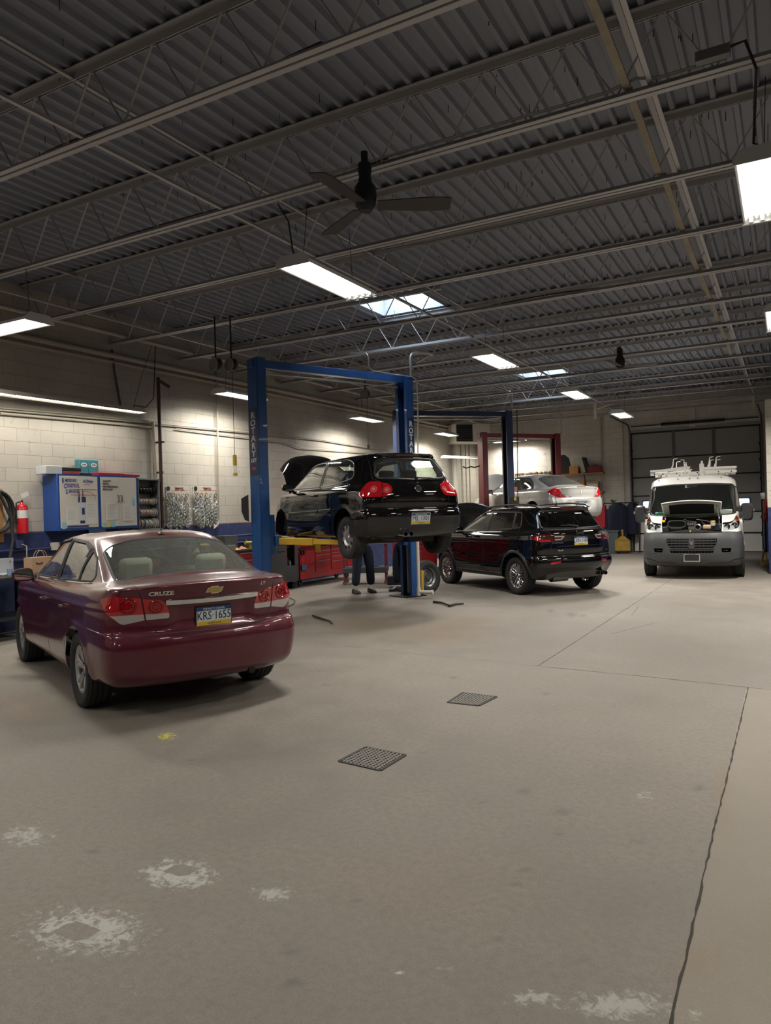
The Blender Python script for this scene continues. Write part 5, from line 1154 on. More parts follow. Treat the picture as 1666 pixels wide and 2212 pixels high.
def wall_mat(name,horiz,paint=(.50,.465,.40),low=(.022,.035,.105),zsplit=1.46):
 m = mat(name,paint,.55); nt,N,L,b = node_env(m)
 g = N.new('ShaderNodeNewGeometry'); s = N.new('ShaderNodeSeparateXYZ'); L(g.outputs['Position'], s.inputs[0])
 c = N.new('ShaderNodeCombineXYZ'); L(s.outputs[1 if horiz == 'y' else 0], c.inputs[0]); L(s.outputs[2], c.inputs[1])
 br = N.new('ShaderNodeTexBrick'); br.inputs['Scale'].default_value = 1.; br.inputs['Brick Width'].default_value = .406; br.inputs['Row Height'].default_value = .203; br.inputs['Mortar Size'].default_value = .004; br.inputs['Mortar Smooth'].default_value = .4
 br.inputs['Color1'].default_value = (.92, .92, .92, 1); br.inputs['Color2'].default_value = (1, 1, 1, 1); br.inputs['Mortar'].default_value = (.55, .52, .47, 1); br.inputs['Bias'].default_value = -.2
 L(c.outputs[0], br.inputs['Vector'])
 n1 = noise_n(nt, g.outputs['Position'], 1.3, 3); n2 = noise_n(nt, g.outputs['Position'], 38, 2); n3 = noise_n(nt, g.outputs['Position'], 7., 4, .7)
 base = mixc(nt,ramp(nt,n1,.3,.75),tuple(v * .86 for v in paint),tuple(v * 1.06 for v in paint))
 base = mixc(nt,ramp(nt,n3,.62,.70,0,.5),base,(.26,.23,.18))          # chips and old screw holes
 edge = math_n(nt, 'ADD', s.outputs[2], math_n(nt, 'MULTIPLY', n3, .02)); k = math_n(nt, 'GREATER_THAN', edge, zsplit + .01)
 lowc = mixc(nt, ramp(nt, n3, .35, .7), low, tuple(v * 1.8 for v in low)); red = math_n(nt, 'COMPARE', edge, zsplit + .015, .010)
 base = mixc(nt, k, lowc, base); base = mixc(nt, math_n(nt, 'MULTIPLY', red, .6), base, (.20, .05, .05))
 mu = N.new('ShaderNodeMix'); mu.data_type = 'RGBA'; mu.blend_type = 'MULTIPLY'; mu.inputs['Factor'].default_value = .75; L(base, mu.inputs['A']); L(br.outputs['Color'], mu.inputs['B']); L(mu.outputs['Result'], b.inputs['Base Color'])
 h = math_n(nt, 'ADD', math_n(nt, 'MULTIPLY', br.outputs['Fac'], -1.), math_n(nt, 'MULTIPLY', n2, .35))
 bp = N.new('ShaderNodeBump'); bp.inputs['Strength'].default_value = .7; bp.inputs['Distance'].default_value = .006; L(h, bp.inputs['Height']); L(bp.outputs['Normal'], b.inputs['Normal'])
 return m
def floor_mat():
 m = mat('concrete_floor', (.3, .27, .22), .62); nt, N, L, b = node_env(m)
 g = N.new('ShaderNodeNewGeometry'); P = g.outputs['Position']; s = N.new('ShaderNodeSeparateXYZ'); L(P, s.inputs[0])
 n1 = noise_n(nt,P,.35,4,.6); n2 = noise_n(nt,P,2.3,6,.65,.4); n3 = noise_n(nt,P,26,4,.7); n4 = noise_n(nt,P,140,1,.5)
 c = mixc(nt,ramp(nt,n1,.3,.7),(.170,.150,.131),(.258,.230,.198)); c = mixc(nt,ramp(nt,n2,.35,.7,0,.55),c,(.290,.258,.218)); c = mixc(nt,ramp(nt,n3,.42,.7,0,.5),c,(.15,.135,.115))
 c = mixc(nt,ramp(nt,n4,.45,.75,0,.45),c,(.12,.11,.095))
 # the slab by the right edge is a later pour,lighter and scratched
 k = math_n(nt, 'MULTIPLY', math_n(nt, 'GREATER_THAN', s.outputs[0], -.363), math_n(nt, 'LESS_THAN', s.outputs[1], 7.18))
 c = mixc(nt, math_n(nt, 'MULTIPLY', k, math_n(nt, 'ADD', .08, math_n(nt, 'MULTIPLY', n3, .4))), c, (.34, .295, .225))
 at = N.new('ShaderNodeAttribute'); at.attribute_name = 'wear'; sp = N.new('ShaderNodeSeparateColor'); L(at.outputs['Color'], sp.inputs[0]); a2 = N.new('ShaderNodeAttribute'); a2.attribute_name = 'rust'
 NW = noise_n(nt, P, 24., 5, .72, .5); f = math_n(nt, 'MULTIPLY_ADD', sp.outputs[0], 6., -3.); f = math_n(nt, 'ADD', f, math_n(nt, 'MULTIPLY', math_n(nt, 'SUBTRACT', NW, .5), 3.6)); f = math_n(nt, 'MULTIPLY', ramp(nt, f, 0, .5), sp.outputs[1])
 c = mixc(nt, f, c, (.52, .52, .49)); fy = ramp(nt, math_n(nt, 'ADD', at.outputs['Alpha'], math_n(nt, 'MULTIPLY', NW, 1.)), 1.42, 1.50); c = mixc(nt, math_n(nt, 'MULTIPLY', fy, .85), c, (.50, .46, .05))
 c = mixc(nt, sp.outputs[2], c, (.11, .10, .09)); c = mixc(nt, a2.outputs['Fac'], c, (.24, .165, .095))
 L(c, b.inputs['Base Color']); L(ramp(nt, n2, .3, .7, .52, .72), b.inputs['Roughness']); b.inputs['Specular IOR Level'].default_value = .35
 bp = N.new('ShaderNodeBump'); bp.inputs['Strength'].default_value = .25; bp.inputs['Distance'].default_value = .004; L(math_n(nt, 'ADD', n3, n4), bp.inputs['Height']); L(bp.outputs['Normal'], b.inputs['Normal'])
 return m
def floor_marks(o):
 """wear, oil spots and rust stains kept as vertex attributes; places are measured off the photograph's floor"""
 me = o.data; n = len(me.vertices); co = np.empty(n * 3); me.vertices.foreach_get('co', co); co = co.reshape(-1, 3); X, Y = co[:, 0], co[:, 1]
 def rad(px,py,rx,ry):
  c = at_z(px,py); a = at_z(px + rx,py) - c; d = at_z(px,py + ry) - c; det = a.x * d.y - d.x * a.y; x = X - c.x; y = Y - c.y
  return np.hypot((x * d.y - y * d.x) / det,(-x * a.y + y * a.x) / det)
 A = np.zeros((n,4)); A[:,0] = 0.; R = np.zeros(n)
 for (px,py,rx,ry,hole,thr,am) in ((385,1888,82,34,(392,1880,30,13),.25,.7),(185,2010,150,60,(168,2013,42,19),.35,.7),(590,1930,65,20,None,.5,.55),(55,1805,80,36,None,.6,.5),(120,2150,230,75,None,.6,.38),
         (95,2050,55,20,None,.1,.6),(1150,2155,65,22,None,.45,.5),(1340,2170,130,34,None,.35,.5),(865,2097,16,5,None,-.6,.8),(1500,2195,40,20,None,.7,.6),(960,2100,90,40,None,1.15,.4),(1390,1720,40,20,None,.8,.35),(690,1313,45,7,None,.4,.4)):
  r = rad(px,py,rx,ry); v = (1.15 - r) - thr + .05; fo = np.clip((1.5 - r) / .5,0,1) * am
  if hole: fo = fo * np.clip((rad(*hole) - .85) / .2,0,1)
  k = (fo > 0) & (fo >= A[:,1]); A[k,0] = (v[k] + 3) / 6; A[k,1] = fo[k]
 for (px,py,r0) in ((712,1938,10),(773,1945,12),(832,1968,12),(1130,1710,15),(1216,1754,17),(1204,1801,13),(1140,1879,10),(1114,1910,11),(1247,2074,14),(1078,2026,7),(627,2058,12),(1180,1499,9),(1380,1819,12),(1510,1702,14),
      (915,1624,6),(410,1641,6),(1040,1733,7),(200,1840,16),(980,1464,8),(700,1480,6),(560,1610,6),(630,2125,26),(1235,1328,12),(1260,1330,8),(1290,1277,24),(1190,1320,9)):
  A[:,2] = np.maximum(A[:,2],.62 * np.clip((1.1 - rad(px,py,r0,r0 * .55)) / .75,0,1))
 A[:,3] = np.clip(1.15 - rad(360,1590,85,36),0,1)
 for (px,py,rx,ry,am) in ((960,1365,110,34,.4),(1010,1340,60,20,.35),(1500,2080,60,50,.3),(60,1530,110,40,.35),(780,1345,120,18,.4),(1560,1700,20,120,.35),(900,1900,300,120,.12)): R = np.maximum(R,am * np.clip((1.2 - rad(px,py,rx,ry)),0,1))
 at = me.attributes.new('wear', 'FLOAT_COLOR', 'POINT'); at.data.foreach_set('color', A.ravel()); at = me.attributes.new('rust', 'FLOAT', 'POINT'); at.data.foreach_set('value', R)
def build_shell():
 fm = floor_mat(); f = MB(); f.bb((XW - .2,YF - .2,-.15),(XR + .2,YB + .2,-.001))
 xs = np.concatenate([[XW - .2,-8.5],np.arange(-8.,-5.,.09),np.arange(-5.,1.,.035),[1.5,3.,XR + .2]]); ys = np.concatenate([[YF - .2,1.2],np.arange(1.8,7.2,.035),np.arange(7.2,15.,.09),[16.,20.,YB + .2]])
 f = MB(); ny = len(ys); f.v = [(float(x),float(y),0.) for x in xs for y in ys]; f.f = [(i * ny + j,(i + 1) * ny + j,(i + 1) * ny + j + 1,i * ny + j + 1) for i in range(len(xs) - 1) for j in range(ny - 1)]; f.m = [0] * len(f.f)
 f.bb((XW - .2, YF - .2, -.2), (XR + .2, YB + .2, -.01)); fo = f.build('floor', fm, smooth=0); struct(fo); floor_marks(fo)
 wl = wall_mat('block_wall_side', 'y'); wb = wall_mat('block_wall_back', 'x', (.64, .60, .53))
 w = MB(); w.bb((XW - .25, YF - .2, 0), (XW, YB + .2, ZD + .05)); struct(w.build('wall_left', wl))
 w = MB(); w.bb((XW - .2, YB, 0), (DX0 - .05, YB + .25, ZD + .05)); w.bb((DX1 + .05, YB, 0), (XR + .2, YB + .25, ZD + .05)); w.bb((DX0 - .05, YB, 4.02), (DX1 + .05, YB + .25, ZD + .05)); struct(w.build('wall_back', wb))
 w = MB(); w.bb((XR, YF - .2, 0), (XR + .25, YB + .2, ZD + .05)); struct(w.build('wall_right', wl))
 w = MB(); w.bb((XW - .2, YF - .25, 0), (XR + .2, YF, ZD + .05)); struct(w.build('wall_front', wb))
 w = MB(); w.bb((-.40, 18.2, 0), (2.6, YB, 3.83)); struct(w.build('wall_booth', wb))
 # roof deck: ribbed sheet running along the depth,cut open at the two skylights
 dm = mat('deck_steel', (.24, .26, .315), .6, .1)
 d = MB(); p = .170; x = XW; prof = []
 while x < XR + .1:
  prof += [(x,0),(x + .040,0),(x + .056,.042),(x + .154,.042)]; x += p
 holes = [(s[0],s[1],s[2],s[3]) for s in SKY]
 ys = sorted({YF - .1,YB + .1} | {h[2] for h in holes} | {h[3] for h in holes})
 for y0,y1 in zip(ys,ys[1:]):
  hs = [h for h in holes if h[2] <= y0 + 1e-6 and h[3] >= y1 - 1e-6]; seg = [prof]
  if hs: seg = [[q for q in prof if q[0] < hs[0][0]],[q for q in prof if q[0] > hs[0][1]]]
  for sg in seg:
   n = len(sg); d.add([(a,y0,ZD + b) for a,b in sg] + [(a,y1,ZD + b) for a,b in sg],[(i,i + 1,n + i + 1,n + i) for i in range(n - 1)])
 # joints between the deck sheets,with screws pointing down
 random.seed(3)
 c = d.build('ceiling', dm, smooth=0); struct(c)
 w = MB(); z0 = ZD + .045       # roof build-up above the deck keeps daylight out
 for x0,x1 in ((XW - .3,min(h[0] for h in SKY) - .05),(max(h[1] for h in SKY) + .05,XR + .3)): w.bb((x0,YF - .3,z0),(x1,YB + .3,z0 + .2))
 xa,xb = min(h[0] for h in SKY) - .05,max(h[1] for h in SKY) + .05; ys = [YF - .3,SKY[0][2] - .05,SKY[0][3] + .05,SKY[1][2] - .05,SKY[1][3] + .05,YB + .3]
 for y0,y1 in ((ys[0],ys[1]),(ys[2],ys[3]),(ys[4],ys[5])): w.bb((xa,y0,z0),(xb,y1,z0 + .2))
 struct(w.build('ceiling_roof_slab', mat('roof_grey', (.2, .2, .2), .9)))
 sc = MB()
 for i in range(420):
  x = random.uniform(-7,1.5); y = random.uniform(2.5,15); L_ = random.uniform(.02,.045); sc.cyl((x,y,ZD + .04),(x,y,ZD - L_),.0035,4)
 tag(sc.build('roofing_screw', mat('screw_dark', (.03, .03, .03), .6, .6)), 'scattered screw tips poking down through the ribbed metal roof deck', 'screw', kind='stuff')
 # skylights: curb,sheet-metal shaft,clear panes
 for i,h in enumerate(SKY):
  x0,x1,y0,y1 = h; t = MB(); zt = ZD + .42
  t.bb((x0 - .12,y0 - .12,ZD + .043),(x0,y1 + .12,zt)); t.bb((x1,y0 - .12,ZD + .043),(x1 + .12,y1 + .12,zt)); t.bb((x0,y0 - .12,ZD + .043),(x1,y0,zt)); t.bb((x0,y1,ZD + .043),(x1,y1 + .12,zt))
  o = t.build('skylight', mat('curb_white', (.62, .62, .62), .6)); tag(o, ['square roof skylight above the nearer hanging light, right of the lifted hatchback bay', 'second roof skylight far back near the van, smaller in view'][i], 'skylight', 'roof skylights')
  f = MB(); f.bb((x0 - .04, y0 - .04, zt), (x0 + .04, y1 + .04, zt + .04)); f.bb((x1 - .04, y0 - .04, zt), (x1 + .04, y1 + .04, zt + .04)); f.bb((x0, y0 - .04, zt), (x1, y0 + .04, zt + .04)); f.bb((x0, y1 - .04, zt), (x1, y1 + .04, zt + .04)); f.build('skylight_frame', mat('red_primer', (.20, .07, .06), .6), o)
  g = MB(); g.grid(lambda a, b: (x0 + (x1 - x0) * a, y0 + (y1 - y0) * b, zt + .045 + .16 * math.sin(PI * a) * math.sin(PI * b)), 10, 10); g.build('dome_pane', glassmat('dome_glass', (.9, .93, .95), .0), o)
  # support angles around the opening
  a = MB(); a.bb((x0 - .5, y1 + .04, ZD - .07), (x1 + .5, y1 + .10, ZD - .005)); a.bb((x0 - .5, y0 - .10, ZD - .07), (x1 + .5, y0 - .04, ZD - .005)); a.build('support_angle', STEEL(), o)
def STEEL(): return mat('joist_steel', (.46, .455, .46), .5, .25)
def angle_bar(mb,p,q,w=.05,t=.006,gap=.02,up=1):
 """a pair of back-to-back steel angles"""
 p = Vector(p); q = Vector(q); d = (q - p).normalized(); s = Vector((0,0,1)).cross(d).normalized()
 for sg in (1,-1):
  o = s * sg * gap / 2; mb.bar(p + o + s * sg * w / 2 + Vector((0,0,0)),q + o + s * sg * w / 2,w,t); mb.bar(p + o + Vector((0,0,up * w / 2)),q + o + Vector((0,0,up * w / 2)),t,w)
def build_joists():
 st = STEEL(); ys = [4.03 + 1.62 * k for k in range(-2,14)]; x1 = XR
 g = 'steel bar joists carrying the roof deck'
 def one(y):
  o = empty('roof_joist', (XW, y, ZC)); L = x1 - XW; H = ZD - ZC
  m = MB(); angle_bar(m, (0, 0, H - .008), (L, 0, H - .008), .060, .007, .024, -1); m.build('top_chord', st, o)
  m = MB(); angle_bar(m, (.05, 0, .0), (L, 0, .0), .048, .006, .022, 1); m.build('bottom_chord', st, o)
  m = MB(); P = []; k = 0; x = .12
  while x < L: P.append((x,0,H - .03 if k % 2 == 0 else .03)); x += .335; k += 1
  m.tube(P, .0125, 6); m.build('web_rod', st, o); return o
 ord_ = ['nearest', 'second', 'third', 'fourth', 'fifth', 'sixth', 'seventh', 'eighth', 'ninth', 'tenth', 'eleventh', 'twelfth', 'thirteenth', 'fourteenth', 'fifteenth', 'sixteenth']
 proto = None
 for i,y in enumerate(ys):
  if proto is None: proto = o = one(y)
  else: o = copy_tree(proto,(XW,y,ZC))
  v = i - 2; ex = {0: ', crossing the top left corner', 1: ', its chord carrying thin conduit', 4: ', crossing before the first skylight', 5: ', lit by the first skylight'}.get(v, '')
  tag(o, ('steel bar joist overhead, %s in view from the camera%s' % (ord_[max(v, 0)], ex)) if v >= 0 else 'steel bar joist overhead behind the camera', 'joist', g)
 # bridging lines that run along the depth
 bl = ('thin bridging angle running back across joists, %s')
 for (x, z, nm) in ((-4.79, ZC + .01, 'lower of the pair above the nearer hanging light'), (-4.94, ZD - .06, 'upper of the pair above the nearer hanging light'), (-8.9, ZC + .01, 'lower one close to the left wall'), (-8.98, ZD - .06, 'upper one close to the left wall'), (-.80, ZC + .05, 'lower one near the right edge of the frame')):
  m = MB(); m.bar((x,YF,z),(x,YB,z),.034,.005).bar((x,YF,z + .017),(x,YB,z + .017),.005,.034)
  tag(m.build('bridging_angle', st), bl % nm, 'roof steel', 'bridging angles')
 m = MB(); m.bar((-.97, YF, ZD - .07), (-.97, YB, ZD - .07), .045, .035); tag(m.build('roof_strut', st), 'straight steel strut running back overhead beside the yellowed wooden strip', 'roof steel')
 m = MB()      # wooden strip of lath nailed along under the joists
 for k in range(14): y0 = YF + 1.3 + k * 1.62; m.bar((-.965 + .01 * (k % 3),y0,ZC + .06),(-.96 - .012 * (k % 2),y0 + 1.60,ZC + .06),.055,.02)
 tag(m.build('wooden_strip', mat('old_lath', (.30, .27, .20), .7, noise=.3)), 'pale weathered wooden strip running back along the joists at upper right', 'strip')
def conduit(name, pts, r, m, label, cat='conduit', group=None, parent=None):
 # rounded elbows
 P = [Vector(p) for p in pts]; out = [P[0]]
 for i in range(1,len(P) - 1):
  a = (P[i - 1] - P[i]); b = (P[i + 1] - P[i]); k = min(.12,a.length * .45,b.length * .45); p0 = P[i] + a.normalized() * k; p1 = P[i] + b.normalized() * k
  for t in (0,.25,.5,.75,1): out.append(p0 * (1 - t) ** 2 + P[i] * 2 * t * (1 - t) + p1 * t * t)
 out.append(P[-1]); o = MB().tube(out,r,8).build(name,m,parent)
 if label: tag(o,label,cat,group)
 return o
# ------------------------------------------------------------------ lights
LC = (1.,.945,.86)
def area(loc,sx,sy,W,rot=(0,0,0),col=LC,spread=2.72):
 l = bpy.data.lights.new('lamp', 'AREA'); l.shape = 'RECTANGLE'; l.size = sx; l.size_y = sy; l.energy = W; l.color = col; l.spread = spread
 o = bpy.data.objects.new('lamp_light', l); COL.objects.link(o); o.location = loc; o.rotation_euler = rot; return o
def tube_mat(k=9.):
 m = mat('fluorescent_tube', (1, .97, .9), .5, emit=k, ecol=(1., .95, .84)); m.cycles.emission_sampling = 'NONE'; return m
def high_bay(x,y,z,rz,label,W=None,ln=1.26,wd=.36,chain=True,real=True):
 white = mat('fixture_white', (.62, .63, .64), .35)
 o = empty('hanging_light', (x, y, z), rz, label, 'light', 'hanging fluorescent high bay lights')
 h = MB(); n = 8      # housing: shallow hat section with curved end caps
 sec = [(-wd / 2,0),(-wd / 2 - .008,.03),(-wd / 2 + .05,.085),(wd / 2 - .05,.085),(wd / 2 + .008,.03),(wd / 2,0),(wd / 2 - .012,.004),(wd / 2 - .055,.072),(-wd / 2 + .055,.072),(-wd / 2 + .012,.004)]
 h.add([(a,-ln / 2,b) for a,b in sec] + [(a,ln / 2,b) for a,b in sec],[(i,(i + 1) % 10,10 + (i + 1) % 10,10 + i) for i in range(10)])
 h.build('housing', white, o)
 for s in (-1, 1): e = MB(); e.prism([(-wd / 2 - .01, -.01), (wd / 2 + .01, -.01), (wd / 2 + .01, .035), (wd / 2 - .05, .095), (-wd / 2 + .05, .095), (-wd / 2 - .01, .035)], s * (ln / 2 - .004), s * (ln / 2 + .004), 'xz'); e.build('end_cap', white, o)
 rf = MB()      # scalloped reflector troughs
 nt = 4; pw = (wd - .03) / nt
 rf.grid(lambda a, b: (-wd / 2 + .015 + (wd - .03) * a, -ln / 2 + .01 + (ln - .02) * b, .012 + .045 * abs(math.sin(PI * nt * a)) ** .7), nt * 6, 1); rf.build('reflector', mat('reflector_white', (.8, .8, .78), .3), o)
 for i in range(nt):
  cx = -wd / 2 + .015 + pw * (i + .5); t = MB().cyl((cx, -ln / 2 + .04, .018), (cx, ln / 2 - .04, .018), .013, 10); t.build('tube', tube_mat(), o)
  for s in (-1,1):
   if s > 0: MB().box((cx, s * (ln / 2 - .025), .012), (.03, .02, .035)).build('lamp_holder', white, o)
 if chain:
  for s in (-1, 1): MB().tube([(0, s * ln * .36, .09), (.02, s * ln * .30, ZC - z)], .003, 5).build('hanging_wire', mat('wire_dark', (.05, .05, .05), .5, .5), o)
 M = Matrix.Rotation(rz, 3, 'Z'); area((x, y, z - .012), wd, ln, W or HB_W, (0, 0, rz))
 return o
def strip_light(p,q,label,W=8,double=True,d=.05):
 """two-lamp strip with a sloping hood, between p and q"""
 p = Vector(p); q = Vector(q); L = (q - p).length; ang = math.atan2((q - p).y, (q - p).x); o = empty('strip_light', p, ang, label, 'light', 'strip lights over the workbenches')
 white = mat('fixture_cream', (.60, .56, .47), .5)
 h = MB(); sec = [(-.12,0),(-.07,.07),(.07,.07),(.12,0),(.115,0),(.065,.062),(-.065,.062),(-.115,0)]
 h.add([(0, a, b) for a, b in sec] + [(L, a, b) for a, b in sec], [(i, (i + 1) % 8, 8 + (i + 1) % 8, 8 + i) for i in range(8)]); h.bb((0, -.05, .04), (L, .05, .068)); h.build('housing', white, o)
 for s in (0, L): MB().prism([(-.12, -.005), (.12, -.005), (.07, .075), (-.07, .075)], s - .003, s + .003, 'yz').build('end_cap', white, o)
 n = 2 if L > 1.6 else 1
 for i in range(n):
  a = L * i / n + .03; b = L * (i + 1) / n - .03
  for y in (-.03, .03): MB().cyl((a, y, .018), (b, y, .018), .013, 10).build('tube', tube_mat(), o)
 m = (p + q) / 2; area((m.x,m.y,m.z - .008),L,.14,W * L,(0,0,ang))
 return o
# ------------------------------------------------------------------ palette for things
def pal(n):
 return {'blue': lambda: mat('lift_blue', (.020, .085, .26), .38, .0, coat=.3, noise=.15), 'navy': lambda: mat('lift_navy', (.018, .035, .095), .4, coat=.2, noise=.15), 'maroon': lambda: mat('lift_maroon', (.15, .018, .022), .45, noise=.2),
   'yellow': lambda: mat('lift_yellow', (.62, .38, .03), .5, noise=.2), 'black': lambda: mat('black_plastic', (.02, .02, .021), .45), 'grey': lambda: mat('cart_grey', (.075, .078, .085), .45), 'red': lambda: mat('tool_red', (.42, .012, .018), .35, coat=.3),
   'white': lambda: mat('paper_white', (.62, .62, .58), .7), 'galv': lambda: mat('galvanised', (.42, .41, .38), .4, .6), 'cond': lambda: mat('painted_conduit', (.40, .37, .30), .5), 'dark': lambda: mat('dark_metal', (.03, .03, .032), .5, .6),
   'cream': lambda: mat('cream_enamel', (.60, .57, .50), .45), 'rust': lambda: mat('rust_pipe', (.06, .03, .022), .7), 'wood': lambda: mat('plywood', (.38, .20, .07), .7, noise=.4), 'card': lambda: mat('cardboard', (.42, .26, .13), .8), 'chrome': lambda: mat('chrome', (.8, .8, .8), .08, 1.),
   'rubber': lambda: mat('rubber_seal', (.012, .012, .012), .6), 'wire': lambda: mat('wire_dark', (.05, .05, .05), .5, .5), 'yel': lambda: mat('bright_yellow', (.75, .50, .03), .4), 'bluep': lambda: mat('cabinet_blue', (.02, .075, .30), .4), 'plastic': lambda: mat('clear_plastic', (.5, .53, .55), .2, .0, coat=.5),
   'denim': lambda: mat('denim', (.012, .018, .035), .85, bump=.1)}[n]()
def T3(o,X,Y):      # local frame helper: origin,x axis,y axis (level)
 return frame(o,X,Y)
# ------------------------------------------------------------------ two-post lifts
def lift(pl,pr,H,m,label,arms=None,am=None,beam_m=None,text=False,car=None,W=.33,D=.17):
 pl = Vector(pl); pr = Vector(pr); d = (pr - pl); L = d.length; ang = math.atan2(d.y,d.x)
 o = empty('two_post_lift', pl, ang, label, 'lift');
 for k,(x0,s) in enumerate(((0,1),(L,-1))):        # channels open toward each other
  c = MB(); t = .012
  def bb(a0,b0,z0,a1,b1,z1): c.bb((x0 + s * a0,b0,z0),(x0 + s * a1,b1,z1))
  bb(0,-W / 2,0,t,W / 2,H); bb(0,-W / 2,0,D,-W / 2 + t,H); bb(0,W / 2 - t,0,D,W / 2,H); bb(D - t,-W / 2,0,D,-W / 2 + .075,H); bb(D - t,W / 2 - .075,0,D,W / 2,H)
  p = c.build('post', m, o, bevel=.004)
  b = MB().bb((x0 - s * .12, -.26, 0), (x0 + s * .38, .26, .018)); b.build('base_plate', pal('dark'), p)
  for e in (-.2, .2): MB().cyl((x0 - s * .06, e, .018), (x0 - s * .06, e, .045), .018, 6).build('anchor_bolt', pal('dark'), p)
  r = MB().cyl((x0 + s * .08, -.045, .05), (x0 + s * .08, -.045, H - .1), .010, 8).cyl((x0 + s * .07, .05, .05), (x0 + s * .07, .05, H * .55), .028, 12); r.build('hydraulic_ram', pal('galv'), p)
  cb = MB().cyl((x0 + s * .12, .09, .05), (x0 + s * .12, .09, H - .1), .006, 6).cyl((x0 + s * .09, -.10, .05), (x0 + s * .09, -.10, H - .1), .006, 6); cb.build('cable', pal('wire'), p)
 bz = H - .02
 b = MB().bb((-.02, -.07, bz - .13), (L + .02, .07, bz)); b.build('cross_beam', beam_m or m, o, bevel=.006)
 MB().cyl((.25, 0, bz - .21), (L - .25, 0, bz - .21), .018, 10).build('shutoff_bar', pal('galv'), o)
 if text:      # decal down the face that looks at the camera
  for k,(fx,fy,rx) in enumerate(text):
   pass
 if arms:
  M = o.matrix_basis.copy(); M = Matrix.Translation(pl) @ Matrix.Rotation(ang, 4, 'Z'); Mi = M.inverted()
  for x0,s,tips in ((.17,1,arms[0]),(L - .17,-1,arms[1])):
   z = arms[2]; cr = MB().bb((x0 - .10, -.105, z - .2), (x0 + .12, .105, z + .45)); ca = cr.build('carriage', m, o, bevel=.006)
   MB().bb((x0 + s * .10, -.17, z - .06), (x0 + s * .26, .17, z + .10)).build('arm_yoke', m, ca, bevel=.006)
   for j,tip in enumerate(tips):
    tp = Mi @ Vector(tip); r0 = Vector((x0 + s * .20,(-.10 if tp.y < 0 else .10),z + .01)); tp.z = z; dd = tp - r0; mid = r0 + dd * .55
    a = MB().bar(r0, mid, .13, .11).bar(r0 + Vector((0, 0, .075)), r0 + dd * .25 + Vector((0, 0, .058)), .05, .02); ar = a.build('lift_arm', am, ca, bevel=.008)
    MB().bar(r0 + dd * .5, tp, .09, .08).build('arm_extension', am, ar, bevel=.006)
    MB().cyl(tp - Vector((0, 0, .05)), tp + Vector((0, 0, .09)), .05, 16).cyl(tp + Vector((0, 0, .09)), tp + Vector((0, 0, .12)), .065, 16).build('arm_pad', pal('rubber'), ar)
 return o,ang,L
